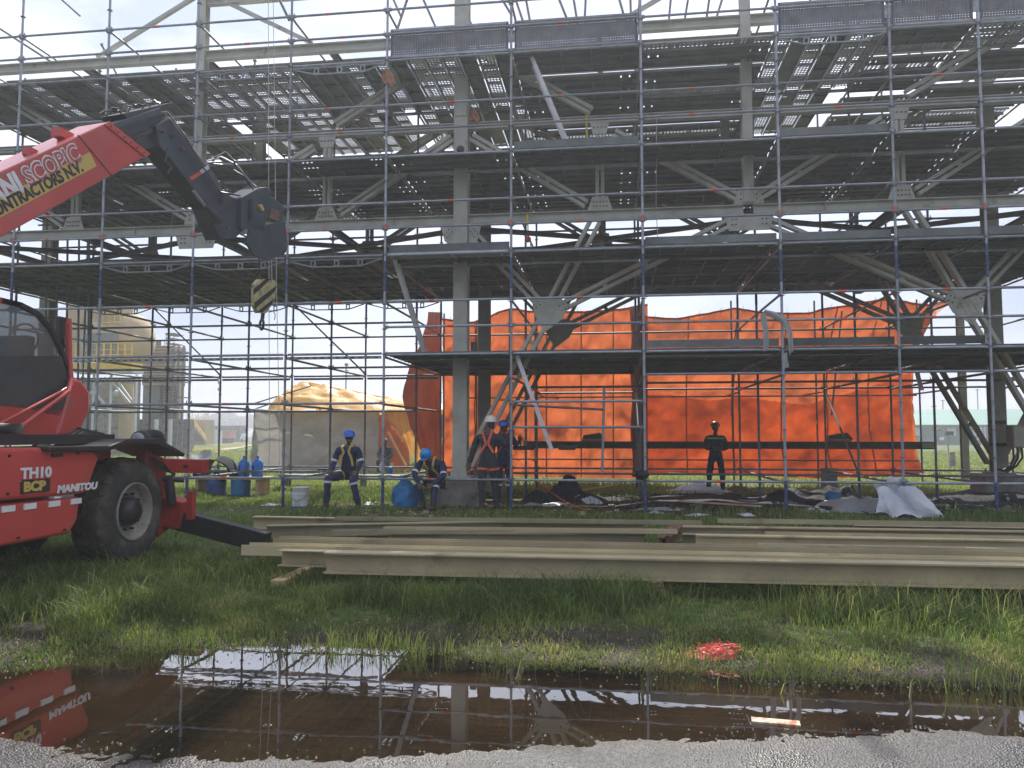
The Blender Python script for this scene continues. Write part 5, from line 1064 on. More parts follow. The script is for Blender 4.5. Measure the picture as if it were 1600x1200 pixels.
simple('white_pickup', 'white pickup parked far off beyond the skip', 'pickup', 374, 677, 386, 125, WHITE, 2, (('truck_body', 375, 682, 387, 688, 0, WHITE, 2, False), ('truck_cab', 377, 677, 383, 682, 0.1, WHITE, 1.8, False), ('wheel', 376, 686, 379, 691, -.1, BLACK, .3, True), ('wheel', 384, 686, 386.5, 691, -.1, BLACK, .3, True)))
TREES = ['leftmost far tree, beside the stair block railings', 'far tree above the pale tank', 'tallest far tree, above the dark green container', 'far tree right of the tallest one', 'far tree just left of the grey tent']
def tree(x, y, h, r, seed, label):
    t = thing('tree', label, 'tree', (x, y, 0), 'far trees'); m = MB(); rg = random.Random(seed); m.tube((x, y, 0), (x+0.1*h, y, h*0.6), 0.25, PLANTD, 7, 0.12)
    for k in range(4): a = rg.uniform(0, 6.28); m.tube((x+0.05*h, y, h*0.4), (x+math.cos(a)*r*.6, y+math.sin(a)*r*.6, h*0.75), .10, PLANTD, 5, .04)
    m.build('trunk', t); c = MB()
    for k in range(900):
        a = rg.uniform(0, 6.28); e = rg.uniform(-1, 1); q = rg.random()**0.4; blob = rg.choice([(0, 0, .72), (.45, .1, .62), (-.5, 0, .58), (.1, .4, .8), (-.2, -.4, .66)])
        p = Vector((x+blob[0]*r+math.cos(a)*math.sqrt(1-e*e)*q*r*.55, y+blob[1]*r+math.sin(a)*math.sqrt(1-e*e)*q*r*.55, h*blob[2]+e*q*r*.42)); s_ = r*0.10*rg.uniform(.6, 1.4)
        u = Vector((rg.gauss(0, 1), rg.gauss(0, 1), rg.gauss(0, 1))).normalized()*s_; v = Vector((rg.gauss(0, 1), rg.gauss(0, 1), rg.gauss(0, 1))).normalized()*s_; c.add([p-u, p+v, p+u, p-v*.8], [(0, 1, 2, 3)], LEAF)
    c.build('crown', t)
for k, (px_, Yt, h, r) in enumerate(((318, 300, 9.5, 6), (335, 290, 8.5, 5.5), (350, 310, 11, 6.5), (366, 295, 8, 5.5), (382, 305, 8.5, 6))):
    tree(aY(px_, 670, Yt).x, Yt, h, r, k, TREES[k])
pth = MB(); P = [aG(330, 712), aG(395, 697), aG(420, 690), aG(330, 688), aG(300, 690), aG(360, 694), aG(290, 708)]
DIRT = mat('dirt_track', (0.36, 0.27, 0.20), 0.95, 0, 0.15, 0.5)
m = MB()
tk = [(300, 716, 7), (330, 706, 5), (365, 700, 3.5), (400, 694.5, 2.4), (440, 690, 1.8)]
for (x0, y0, h0), (x1, y1, h1) in zip(tk, tk[1:]): m.add([aG(x0, y0+h0/2, .055), aG(x1, y1+h1/2, .055), aG(x1, y1-h1/2, .055), aG(x0, y0-h0/2, .055)], [(0, 1, 2, 3)], DIRT)
m.build('dirt_path', kind='structure')
# tape across the far meadow
for k, (x0, y0, x1, y1) in enumerate(((290, 697, 395, 692), (300, 703, 400, 696))):
    m = MB(); a, b_ = aG(x0, y0, 0.5), aG(x1, y1, 0.5); m.bar(a, b_, 0.01, 0.06, YELL); 
    for q in (a, b_): m.tube((q.x, q.y, 0), (q.x, q.y, .55), .02, WOOD, 5)
    tag(m.build('barrier_tape', origin=a), 'yellow barrier tape across the far grass, %s line' % ('upper' if k == 0 else 'lower'), 'barrier tape', 'barrier tapes')
# light masts
for k, (px_, yt, Yt) in enumerate(((541, 570, 60), (640, 596, 85), (343, 598, 90))):
    a = aY(px_, yt, Yt); t = thing('light_mast', ('tall light mast with two lamp heads above the tent roof', 'shorter light mast right of the tent peak', 'thin light mast above the far yard at left')[k], 'light mast', (a.x, Yt, 0), 'light masts')
    m = MB(); m.tube((a.x, Yt, 0), (a.x, Yt, a.z), .05, GALVD, 6); m.build('mast_pole', t); s = Yt/60
    for dz in (0, -.55): m = MB(); m.lathe((a.x+.02, Yt, a.z+dz*s), [(0, .15*s), (.14*s, .12*s), (.17*s, 0), (.08*s, -.12*s), (0, -.14*s)], GALVD, 10); m.build('lamp_head', t)
# green roofed building
gb = thing('green_roofed_building', 'long dark green building with a pale green ribbed metal roof at far right', 'building', aG(1500, 690))
YG = 108.0
a, b_ = aY(1405, 664, YG), aY(1760, 664, YG); zt = aY(1500, 640, YG+6).z; dx = b_.x-a.x
m = MB(); m.box(((a.x+b_.x)/2, YG+6, a.z/2), (dx, 12, a.z), GRNW); m.build('wall', gb)
m = MB(); m.add([(a.x-.5, YG-.6, a.z), (b_.x+.5, YG-.6, a.z), (b_.x+.5, YG+6, zt), (a.x-.5, YG+6, zt), (b_.x+.5, YG+12.6, a.z), (a.x-.5, YG+12.6, a.z)], [(0, 1, 2, 3), (3, 2, 4, 5)], GRNR); rf = m.build('roof', gb)
nr = 90; m = MB()
for k in range(nr): x = a.x+dx*k/nr; m.bar((x, YG-.6, a.z+.03), (x, YG+6, zt+.03), .10, .05, GRNR)
m.build('roof_ribs', rf, kind='stuff')
m = MB(); m.box(((a.x+b_.x)/2, YG-.62, a.z-.08), (dx+1, .12, .16), GRNW); m.build('gutter', gb)
for k, px_ in enumerate((1431, 1487, 1527, 1590, 1640)):
    f = pbox(gb, 'window', px_-6.5, 668, px_+6.5, 681, YG-.1, WSTL, .12)
    for s in (-3, 3): pbox(f, 'pane', px_+s-2.6, 669, px_+s+2.6, 680, YG-.13, PGLS, .04)
for px_ in (1472, 1531): pbox(gb, 'air_conditioner', px_-3, 683, px_+3, 688, YG-.5, WHITE, .4)
t = thing('access_ladder', 'white ladder rack standing against the green building', 'ladder', aG(1537, 692))
for x in (1533, 1539.5): pbox(t, 'stile', x, 667, x+.6, 690, YG-.8, WHITE, .05, True)
for k in range(6): pbox(t, 'rung', 1533, 669+k*3.5, 1540, 670+k*3.5, YG-.8, WHITE, .05)
for k, (px_, yt) in enumerate(((1473, 626), (1527, 609))):
    a = aY(px_, yt, 130); m = MB(); m.tube((a.x, 130, 0), (a.x, 130, a.z), .08, GALVD, 6); m.box((a.x, 130, a.z), (.5, .2, .12), GALVD); tag(m.build('lamp_post', origin=(a.x, 130, 0)), ('thin lamp post rising left behind the green roof', 'taller lamp post rising right behind the green roof')[k], 'lamp post', 'posts behind the green building')
# electric cabinet on the right column
c = aY(1591, 682, 18.6); t = thing('electric_cabinet', 'pale green electric cabinet with looping black cables at the right edge', 'electric cabinet', (c.x, 18.6, .9))
m = MB(); m.box((c.x+.05, 18.6, c.z), (0.48, .28, .50), STEELD); m.build('cabinet_body', t, bevel=.01); m = MB(); m.box((c.x+.05, 18.45, c.z), (.42, .015, .44), STEEL); d = m.build('cabinet_door', t); m = MB(); m.box((c.x+.22, 18.43, c.z), (.02, .02, .1), BLACK); m.build('handle', d)
for k in range(3):
    x = c.x-.12+.09*k; m = MB(); z0 = c.z-.25; pts = [Vector((x, 18.6, z0)), Vector((x, 18.58, z0-.22)), Vector((x-.08-.03*k, 18.56, z0-.40)), Vector((x-.25-.05*k, 18.55, z0-.50-.02*k)), Vector((x-.38, 18.6, z0-.47))]; m.path(pts, .022, BLACK, 7); m.build('cable', t)
for z in (1.25, 1.75): m = MB(); m.box((aY(1562, 600, 18.7).x, 18.90, z), (.36, .06, .07), BLACK); m.build('strap', t)
# marker post and white pipe in the right meadow
a = aG(1488, 733); t = thing('marker_post', 'short grey concrete stump standing in the right meadow', 'stump', a); m = MB(); m.box(a+Vector((0, 0, .35)), (.22, .2, .75), CONC); m.build('stump_body', t, bevel=.02)
m = MB(); m.path([a+Vector((.1, 0, .6)), a+Vector((.4, 0, .35)), a+Vector((.9, .2, .08)), a+Vector((1.5, .3, .03))], .025, WHITE, 6); m.build('white_hose', t)
a = aY(1480, 652, 60); t = thing('standpipe', 'small standpipe with valves in front of the green building', 'standpipe', (a.x, 60, 0)); m = MB(); m.tube((a.x, 60, 0), (a.x, 60, 1.6), .06, STEELD, 8); m.build('riser', t); m = MB(); m.path([Vector((a.x, 60, 1.6)), Vector((a.x-.6, 60, 1.9)), Vector((a.x-.9, 60, 1.5))], .05, WOOD, 6); m.build('arm', t); m = MB(); m.box((a.x+.1, 60, 1.5), (.5, .3, .3), BLACK); m.build('valve_box', t)

# ------------------------------------------------------------------ steel members lying on the ground
def gbeam(x0, x1, Yc, z0, kind, h, wd, mt, label, tilt=0.0, dy=0.0, ncat='steel beam', grp='long steel members laid on the grass'):
    m = MB(); p, q = Vector((x0, Yc, z0+h/2)), Vector((x1, Yc+dy, z0+h/2+tilt))
    if kind == 'I': m.ibeam(p, q, h, wd, mt, .016, .012)
    elif kind == 'H': m.ibeam(p, q, wd, h, mt, .016, .012, up=(0, 1, 0))
    elif kind == 'C': m.channel(p, q, h, wd, mt, .010)
    elif kind == 'CS': m.channel(p, q, wd, h, mt, .010, up=(0, 1, 0))
    o = m.build('steel_member', origin=(x0, Yc, z0)); return tag(o, label, ncat, grp)
def gx(px, py, z): v = aG(px, py, z); return v.x, v.y
x0, y0 = gx(490, 870, .33)
gbeam(x0, 9.0, 7.50, 0.125, 'I', .205, .18, BEAMT, 'nearest and deepest steel beam on the grass, its web facing the puddle', 0.02)
x0, y0 = gx(440, 858, .30); gbeam(x0, 8.4, 7.80, .14, 'C', .16, .12, BEAMT, 'tan channel lying second from the puddle, right behind the deep beam')
x0, y0 = gx(402, 853, .24); gbeam(x0, 8.9, 8.08, .14, 'CS', .11, .20, BEAMT, 'tan beam lying third from the puddle with its pointed left end by the stabiliser foot')
gbeam(x0+.7, 8.0, 8.30, .10, 'C', .15, .09, BEAMD, 'olive channel wedged fourth from the puddle')
x0, y0 = gx(436, 846, .26); gbeam(x0, 9.2, 8.52, .14, 'CS', .12, .17, BEAMT, 'tan beam lying fifth from the puddle, the rear one of the front stack')
gbeam(-1.8, 9.3, 8.85, .03, 'C', .18, .10, BEAMD, 'low olive channel just behind the front stack')
gbeam(0.9, 9.4, 9.10, .04, 'H', .16, .16, BEAMT, 'tan beam on its side at the right behind the front stack')
x0, y0 = gx(372, 808, .30); x1, y1 = gx(782, 812, .30)
gbeam(x0-.1, gx(1005, 812, .3)[0], 11.35, .05, 'I', 0.19, .14, BEAMT, 'rear tan beam lying farthest from the puddle on the left half', 0, -.25)
gbeam(gx(392, 820, .3)[0], x1, 10.25, .08, 'I', 0.16, .14, BEAMD, 'crossing olive beam that slants over the rear left stack', .02, .75)
gbeam(gx(420, 820, .2)[0], gx(800, 820, .2)[0], 10.6, .04, 'C', 0.13, .12, BEAMT, 'tan channel under the slanting olive beam', 0, .1)
gbeam(gx(620, 830, .2)[0], gx(1003, 824, .2)[0], 9.9, .05, 'I', 0.17, .15, BEAMD, 'olive beam in the middle of the left stack, ending by the rusty channels', 0, .35)
gbeam(gx(700, 836, .2)[0], gx(1015, 840, .2)[0], 9.55, .02, 'C', 0.13, .12, BEAMT, 'low tan channel ending beside the rusty channels')
gbeam(gx(520, 838, .1)[0], gx(800, 838, .1)[0], 9.35, .0, 'C', .10, .10, BEAMD, 'thin low olive channel half hidden in grass')
gbeam(gx(1062, 815, .32)[0], 9.8, 10.75, .06, 'I', 0.20, .16, BEAMT, 'rear tan beam lying farthest from the puddle on the right half')
gbeam(gx(1066, 828, .25)[0], 9.8, 10.45, .05, 'C', 0.15, .12, BEAMD, 'olive channel second from the back on the right half')
gbeam(gx(1090, 836, .25)[0], 9.8, 10.1, .05, 'I', 0.18, .14, BEAMT, 'tan beam third from the back on the right half')
gbeam(gx(1180, 842, .22)[0], 9.6, 9.78, .03, 'C', 0.15, .12, BEAMD, 'olive channel fourth from the back on the right half')
gbeam(gx(1000, 848, .2)[0], 9.5, 9.45, .02, 'H', .16, .18, BEAMT, 'flat tan beam in the middle of the right stack')
gbeam(3.2, 9.6, 11.05, .05, 'C', 0.22, .12, WHITE if False else BEAMT, 'short high tan channel at the far right of the rear stack')
for k in range(9):
    xa = (-4.0, -3.0, -3.6, -1.6, 1.4, 1.9, 1.2, 2.6, 2.2)[k]; xb = (1.2, .8, -.2, 1.3, 9.4, 9.6, 9.0, 9.6, 9.2)[k]; yc = (10.95, 10.0, 9.75, 9.2, 10.9, 10.25, 9.95, 9.6, 9.3)[k]
    gbeam(xa, xb, yc, (.22, .20, .18, .03, .27, .18, .02, .03, .02)[k], 'CS', .05, .13, BEAMT if k % 2 else BEAMD, 'thin flat strip number'.replace('number', ('on the rear left tan beam', 'over the low tan channel', 'slanting over the left stack', 'beside the thin olive channel', 'on the rear right tan beam', 'on the third right beam', 'between the right stack beams', 'near the front of the right stack', 'lowest before the right stack')[k]), 0, (.1, .2, .5, .05, 0, -.1, 0, .1, 0)[k])
for k, (px_, py) in enumerate(((1040, 835), (1052, 833))):
    a = aG(px_, py, .2); m = MB(); m.channel((a.x-.12, a.y-.35, .15), (a.x+.08, a.y+.35, .22), .12, .08, RUST, side=1); tag(m.build('rusty_channel', origin=a), ('left', 'right')[k]+' one of two short rusty channels between the left and right stacks', 'steel offcut', 'short rusty channels')
for k, xx in enumerate((-3.3, 0.4, 4.2, 7.6)):
    m = MB(); m.box((xx, 8.6, .0), (.14, 2.4, .10), WOOD); tag(m.build('timber_bearer', origin=(xx, 8.6, 0)), 'timber bearer %s under the front stack of steel' % ('at the left end', 'left of the middle', 'right of the middle', 'at the right end')[k], 'timber', 'bearers under the steel')

# ------------------------------------------------------------------ clutter
def crumple(name, label, cat, c, sx, sy, h, mt, seed=0, group=None, n=26, rot=0.0, tent_=0.0, px_shape=None):
    cs, sn = math.cos(rot), math.sin(rot)
    def fn(u, v):
        a, b_ = (u-.5), (v-.5); e = 1+0.35*N1(math.atan2(b_, a+1e-6)*1.3+seed, seed+2); x, y = a*sx*e, b_*sy*e; rr_ = max(abs(a), abs(b_))*2
        z = h*((1-rr_**2)*(0.5+1.6*(N1(u*4+seed, v*4+seed)+.25))+0.35*N1(u*11+seed, v*11)+.10*abs(N1(u*22+seed, v*22)))*1.0
        return (c[0]+x*cs-y*sn, c[1]+x*sn+y*cs, max(float(gheight(c[0]+x, c[1]+y))+.01, c[2]+z))
    o = cloth(name, fn, n, n, mt, label, cat, group); return o
# silver sheet on the right
bx0, bx1 = aG(1365, 806), aG(1472, 812); c = (bx0+bx1)/2
def sil(u, v):
    top = aY(1360+56*u, 750+3*math.sin(u*6)-(2 if u > .5 else 0), c.y+0.55); bot = aY(1368+106*u, 803+9*u, c.y-0.15); f = v
    p = bot.lerp(top, f); p += Vector((0.05*math.sin(u*14+v*3), -.28*math.sin(f*math.pi)*(0.5+.5*math.sin(u*9)), .06*math.sin(u*17+v*4)*(1-abs(f-.5))+.05*N1(u*6, v*6)*2)); return p
cloth('silver_sheet', sil, 50, 26, SILV, 'big crumpled silver sheet propped up beside the right steel stack', 'plastic sheet')
crumple('silver_sheet', 'flat crumpled grey sheet left of the big silver one', 'plastic sheet', aG(1340, 798), 1.35, 1.3, .26, CLEAR, 4)
crumple('white_scrap', 'white crumpled plastic on the dark rubble left of the silver sheets', 'plastic scrap', aG(1275, 800), .5, .35, .08, SILV, 8, 'white scraps')
crumple('black_sheet', 'wide flat black sheet on the ground right of the front standard', 'plastic sheet', aG(1120, 787), 3.9, 2.6, .17, DKSH, 3)
crumple('black_sheet', 'black sheet heaped near the right foot of the tarpaulin', 'plastic sheet', aG(1262, 782), 1.9, 2.0, .24, DKSH, 13)
crumple('black_sheet', 'black sheet spread over rubble at the right edge', 'plastic sheet', aG(1530, 784), 3.2, 2.4, .20, DKSH, 23)
crumple('dark_sacking', 'dark blue black sacking hump under the low platform', 'sack', aG(885, 776), .9, .9, .42, DKSH, 33)
crumple('pale_sheet', 'pale sheet spread at the feet of the dark clad worker', 'plastic sheet', aG(1095, 771), 1.6, 1.2, .20, SILV, 43)
crumple('brown_sheet', 'brownish sheet right of the dark clad worker', 'plastic sheet', aG(1150, 771), 1.0, .9, .18, mat('brown_sheet', (.09, .065, .055), .8, spec=.2), 53)
crumple('grey_sheet', 'grey folded plastic strip leaning from the dark sacking', 'plastic sheet', aG(915, 786), .75, .35, .16, SILV, 63, rot=-.5)
for k, (px_, py, s, lb) in enumerate(((832, 790, .28, 'small pale scrap by the front standard right of the standing workers'), (865, 789, .5, 'white scrap with an orange cord over it below the low platform'), (985, 778, .45, 'white pointed scrap left of the middle front standard'), (1030, 796, .6, 'white torn scrap right of the middle front standard'), (1090, 806, .35, 'small white scrap in the grass before the black sheet'),
                                 (1165, 806, .3, 'pale scrap in the grass at the right end of the black sheet'), (1025, 803, .22, 'tiny white scrap before the middle front standard'), (1560, 780, .6, 'white scrap under the right column'), (1570, 798, .3, 'white strip of plastic at the right edge'), (413, 768, .3, 'white plastic litter left of the paint bucket'), (425, 790, .28, 'pale litter heap beside the left front standard'), (575, 789, .2, 'small white paper right of the seated worker'), (1200, 774, .25, 'pale scrap by the foot of the right front standard'))):
    crumple('white_scrap', lb, 'plastic scrap', aG(px_, py), s*1.5, s*.8, .055, SILV if k % 3 else CLEAR, 70+k, 'white scraps', 12, rot=k)
for k, (px_, py, s_, h_, lb) in enumerate(((905, 784, .9, .20, 'dark folded sheet trailing right of the dark sacking'), (845, 783, .6, .25, 'small dark bundle left of the dark sacking'), (1180, 792, 1.3, .12, 'dark crumpled sheet before the right front standard'), (1225, 786, .9, .22, 'dark heap beside the right front standard'), (1310, 783, .8, .3, 'dark blue grey heap behind the grey sheet'), (1450, 792, 1.0, .12, 'black sheet peeping out right of the big silver sheet'), (960, 780, .8, .1, 'thin dark sheet left of the middle front standard'))):
    crumple('dark_sheet', lb, 'plastic sheet', aG(px_, py), s_*1.4, s_, h_, DKSH, 200+k, 'dark sheets under the scaffold', 16, rot=k*.7)
# rubble
def rubble(name, label, pts, n, smin, smax, mt):
    m = MB(); rg = random.Random(len(label))
    for _ in range(n):
        x = rg.uniform(pts[0], pts[1]); y = rg.uniform(pts[2], pts[3]); s = rg.uniform(smin, smax); z = float(gheight(x, y)); R = Matrix.Rotation(rg.uniform(0, 6), 3, 'Z') @ Matrix.Rotation(rg.uniform(-.4, .4), 3, 'X')
        m.box((x, y, z+s*.15), (s, s*rg.uniform(.3, .9), s*rg.uniform(.15, .45)), mt[rg.randrange(len(mt))], R)
    tag(m.build(name, origin=(pts[0], pts[2], 0), kind='stuff'), label, 'rubble')
rubble('rubble', 'dark rubble and debris under the right half of the scaffold', (0.8, 9.5, 15.3, 19.2), 520, .05, .28, (DKSH, DKSH, DKSH, DKSH, PLANTD, DKSH))
rubble('rubble', 'small litter and stones round the seated workers', (-7.5, 0.5, 14.2, 17.0), 130, .03, .12, (CONC, BROWN, WOOD, DKSH))
rubble('dry_litter', 'dry sticks and chips on the verge by the stabiliser foot', (-5.6, -3.0, 11.8, 14.6), 160, .03, .16, (WOOD, CONC, BROWN, RUST))
for k, (p, q) in enumerate((((1070, 779), (1183, 783)), ((1060, 783), (1190, 791)), ((885, 770), (966, 757)))):
    m = MB(); a, b_ = aG(*p, .12), aG(*q, .12); m.bar(a, b_, .05, .03, GALV if k == 0 else WOOD); tag(m.build('long_batten', origin=a), ('pale metal batten lying on the black sheet', 'brown timber batten crossing the black sheet', 'orange brown stick leaning behind the dark sacking')[k], 'batten', 'battens on the ground')
# concrete block beyond
c = aG(1296, 772); m = MB(); m.box((c.x, c.y, .33), (.32, .3, .62), CONC); tag(m.build('concrete_post_stub', origin=c), 'square concrete stub under the tarpaulin at the right', 'concrete block')
c = aG(1302, 788); m = MB(); m.lathe((c.x, c.y, .13), [(0, -.13), (.16, -.13), (.17, .1), (.05, .14), (0, .14)], BAGB, 12); tag(m.build('blue_bundle', origin=c), 'small blue bundle among dark sheets', 'bundle')
# orange cord
pts = [aG(840, 752, .62), aG(862, 770, .30), aG(885, 785, .05), aG(915, 797, .03)]; m = MB(); m.path([Vector((p.x, p.y, p.z)) for p in pts], .012, ORMK, 5); tag(m.build('loose_cable', origin=pts[-1]), 'orange cord trailing from the platform down over a white scrap', 'cord')
# paint bucket
def bucket(c, label):
    t = thing('paint_bucket', label, 'bucket', c); m = MB(); x, y, z = c
    m.lathe((x, y, z+.07), [(0.150, 0), (.158, .36), (.163, .365), (.158, .372), (.150, .36), (.142, .02), (0, .02)], WHITE, 28); m.build('bucket_body', t)
    m = MB(); m.lathe((x, y, z), [(0, 0), (.150, 0), (.1505, .072)], mat('blue_band', (.05, .16, .45), .5), 28); m.build('blue_base', t)
    m = MB(); m.lathe((x, y, z+.30), [(.158, 0), (.166, .01), (.158, .02)], WHITE, 28); m.build('rim_ring', t)
    m = MB(); pts = [Vector((x-.155*math.cos(a), y-.05-.12*math.sin(a), z+.30-.10*math.sin(a))) for a in [i*math.pi/8 for i in range(9)]]; m.path(pts, .005, GALV, 5); m.build('handle', t)
    m = MB()
    for k in range(5): m.box((x, y-.1585, z+.2-.03*k), (.16-.02*(k % 3), .004, .006), GALVD)
    m.build('label_print', t, kind='stuff')
b_ = aG(469, 796); bucket((b_.x, b_.y, 0.0), 'white paint bucket with a blue base band standing left of the seated worker')
# blue refuse bag
c = aG(635, 795)
def bag(u, v):
    a = u*2*math.pi; prof = [(0.0, .02), (.20, .0), (.25, .15), (.24, .32), (.19, .45), (.10, .54), (.04, .60), (.09, .66)]; f = v*(len(prof)-1); i = min(int(f), len(prof)-2); g = f-i
    r = prof[i][0]*(1-g)+prof[i+1][0]*g; z = prof[i][1]*(1-g)+prof[i+1][1]*g; w_ = 1+.32*N1(math.cos(a)*2.2+5, math.sin(a)*2.2+v*7)*2*(.4+v)
    return (c.x+r*w_*math.cos(a)*1.05-.05*v, c.y+r*w_*math.sin(a), max(0.0, z+.05*N1(a*2, v*6)))
cloth('refuse_bag', bag, 40, 26, BAGB, 'full translucent blue refuse bag standing by the crouching worker', 'refuse bag')
# water bottles on a board over blue drums
def bottle(c, label):
    t = thing('water_bottle', label, 'water bottle', c, 'blue water bottles'); m = MB(); m.lathe(c, [(0, 0), (.125, .005), (.135, .03), (.135, .10), (.128, .115), (.135, .13), (.135, .22), (.128, .235), (.135, .25), (.135, .33), (.11, .38), (.04, .42), (.03, .43), (.03, .47)], BOTB, 26); m.build('bottle_body', t)
    m = MB(); m.lathe(Vector(c)+Vector((0, 0, .465)), [(.034, 0), (.034, .035), (0, .04)], mat('bottle_cap', (.05, .15, .5), .5), 14); m.build('cap', t); m = MB(); m.box(Vector(c)+Vector((-.05, -.133, .2)), (.035, .02, .15), mat('blue_dark', (.02, .08, .35), .4)); m.build('grip', t)
tb = aY(388, 742, 17.9); YW = 17.9
bd = thing('board_table', 'low makeshift board table on drums left of the tent', 'table', (aY(340, 745, YW).x, YW, 0))
p, q = aY(300, 744, YW), aY(420, 744, YW); zt = p.z; m = MB(); m.box(((p.x+q.x)/2, YW, zt-.03), (q.x-p.x, .75, .05), WOOD); m.build('table_board', bd)
for x in (p.x+.3, q.x-.15): m = MB(); m.box((x, YW, (zt-.05)/2), (.08, .6, zt-.06), WOOD); m.build('trestle', bd)
bottle((aY(384, 742, YW).x, YW-.1, zt), 'left blue water bottle on the board table'); bottle((aY(405, 742, YW).x, YW-.1, zt), 'right blue water bottle on the board table'); bottle((aY(374, 742, YW).x, YW+.25, zt), 'blue water bottle half hidden behind the left one')
for k, px_ in enumerate((338, 376)):
    a = aY(px_, 760, YW-.15); t = thing('blue_drum', ('dark blue drum under the board table, left', 'bright blue plastic sack like drum under the board table, right')[k], 'drum', (a.x, YW-.15, 0), 'blue drums'); m = MB(); m.lathe((a.x, YW-.15, 0), [(0, 0), (.22, 0), (.23, .06), (.22, .12), (.23, .3), (.22, .44), (0, .45)], (mat('drum_navy', (.02, .07, .22), .4), BAGB)[k], 24); m.build('drum_body', t); m = MB(); m.lathe((a.x, YW-.15, .452), [(0, .0), (.19, 0), (.19, .015), (0, .02)], BLACK, 20); m.build('drum_lid', t)
# black rolled sheet with tools inside, milky plastic beside it
cc = aY(336, 742, YW-.1)
def roll(u, v):
    a = math.pi*(1.0-u)*1.0; r = .44+.04*math.sin(v*5+u*8); return (cc.x+.03+r*math.cos(a)*1.05, YW-.35+.7*v+.06*math.sin(u*5), zt+.0+r*math.sin(a)*1.02)
o = cloth('black_hood', roll, 24, 10, mat('matt_black_sheet', (.02, .022, .026), .9, 0, .3, 6, spec=.2), 'black bent sheet arched like a hood over the tools on the board table', 'plastic sheet', thick=.012)
rg = random.Random(5)
t = thing('tool_heap', 'jumbled heap of small metal parts under the black hood', 'heap of parts', (cc.x+.1, YW-.1, zt))
m = MB()
for k in range(70): m.box((cc.x+.1+rg.gauss(0, .14), YW-.15+rg.uniform(-.12, .2), zt+.03+abs(rg.gauss(0, .06))), (rg.uniform(.03, .10), rg.uniform(.02, .06), rg.uniform(.02, .05)), (GALV, WOOD, BLACK, CONC, ALU)[k % 5], Matrix.Rotation(rg.uniform(0, 3), 3, 'Z') @ Matrix.Rotation(rg.uniform(-.6, .6), 3, 'Y'))
m.build('loose_parts', t, kind='stuff')
def milky(u, v):
    top = aY(270+65*u, 708+5*math.sin(u*5), YW-.3); bot = aY(262+52*u+18*math.sin(u*3), 726+14*math.sin(u*math.pi), YW-.5); p = bot.lerp(top, v); return p+Vector((0, .10*math.sin(u*13+v*3), .03*math.sin(u*19+v*6)))
cloth('milky_sheet', milky, 30, 14, CLEAR, 'milky clear plastic sheet hanging over the end of the board table', 'plastic sheet')
# rope by the seated worker
rp_ = [aG(522, 795, .03), aG(530, 790, .06), aG(541, 796, .03), aG(535, 799, .03), aG(525, 796, .05), aG(545, 794, .04), aG(556, 797, .03), aG(575, 797, .03), aG(595, 799, .03), aG(607, 802, .03)]
m = MB(); m.path(rp_, .013, ROPE, 6); m.path([p+Vector((.03, .05, .02)) for p in rp_[:6]], .013, ROPE, 6); tag(m.build('coiled_rope', origin=rp_[0]), 'pale rope coiled at the feet of the seated worker', 'rope')
m = MB(); c = aG(534, 791, .05); m.lathe(c, [(0, -.03), (.06, -.03), (.07, .0), (.05, .05), (0, .06)], YELL, 12); tag(m.build('yellow_cloth', origin=c), 'small yellow bundle by the left boot of the seated worker', 'bundle')
# low bench things behind the front ledger
c = aY(596, 736, 20); t = thing('white_jug', 'small white jug on the ledge near the tent entrance', 'jug', c); m = MB(); m.lathe(c, [(0, 0), (.055, 0), (.06, .16), (.03, .21), (.03, .24), (0, .24)], WHITE, 14); m.build('jug_body', t); m = MB(); m.box(c+Vector((.06, 0, .12)), (.02, .02, .1), WHITE); m.build('handle', t)
c = aY(609, 740, 20); t = thing('blue_jug', 'small bright blue jug right of the white jug', 'jug', c); m = MB(); m.lathe(c, [(0, 0), (.07, 0), (.075, .14), (.04, .18), (0, .18)], BAGB, 14); m.build('jug_body', t); m = MB(); m.box(c+Vector((.075, 0, .09)), (.02, .02, .1), BAGB); m.build('handle', t)
wbn = thing('work_bench', 'low steel bench behind the seated worker', 'bench', (aY(560, 740, 20).x, 20, 0)); p, q = aY(440, 741, 20), aY(700, 741, 20); m = MB(); m.box(((p.x+q.x)/2, 20, p.z-.02), (q.x-p.x, .5, .04), GALVD); m.build('bench_top', wbn)
for x in (p.x+.1, (p.x+q.x)/2, q.x-.1): m = MB(); m.box((x, 20, (p.z-.04)/2), (.05, .4, p.z-.04), GALVD); m.build('leg', wbn)
c = aY(505, 738, 20); t = thing('cutting_tool', 'yellow handled cutting tool lying on the low bench', 'power tool', c); m = MB(); m.box(c+Vector((0, 0, .05)), (.28, .1, .1), BLACK); m.build('motor', t); m = MB(); m.bar(c+Vector((-.12, 0, .04)), c+Vector((-.42, 0, .02)), .05, .04, YELP); m.build('handle', t)
# grinder and cloths on the low platform
for k, (px_, lb, mt_) in enumerate(((818, 'dark tool bag at the left end of the low platform', DKSH), (886, 'black power grinder lying right of the ladder foot on the low platform', BLACK))):
    c = aY(px_, 703, 15.35); t = thing('power_grinder' if k else 'tool_bag', lb, 'power tool' if k else 'tool bag', c); m = MB()
    m.box(c+Vector((0, 0, .04)), (.34 if k else .42, .12, .08), mt_); m.build('tool_body', t, bevel=.02); m = MB(); m.tube(c+Vector((.16, -.02, .06)), c+Vector((.24, -.02, .09)), .035, mt_, 10); m.build('tool_head', t)
c = aY(1003, 742, 14.98); m = MB(); m.lathe(c, [(0, -.09), (.10, -.07), (.14, 0), (.10, .08), (0, .09)], DKSH, 12); tag(m.build('black_wrap', origin=c), 'black wrapping tied round the foot of the middle front standard', 'wrapping')
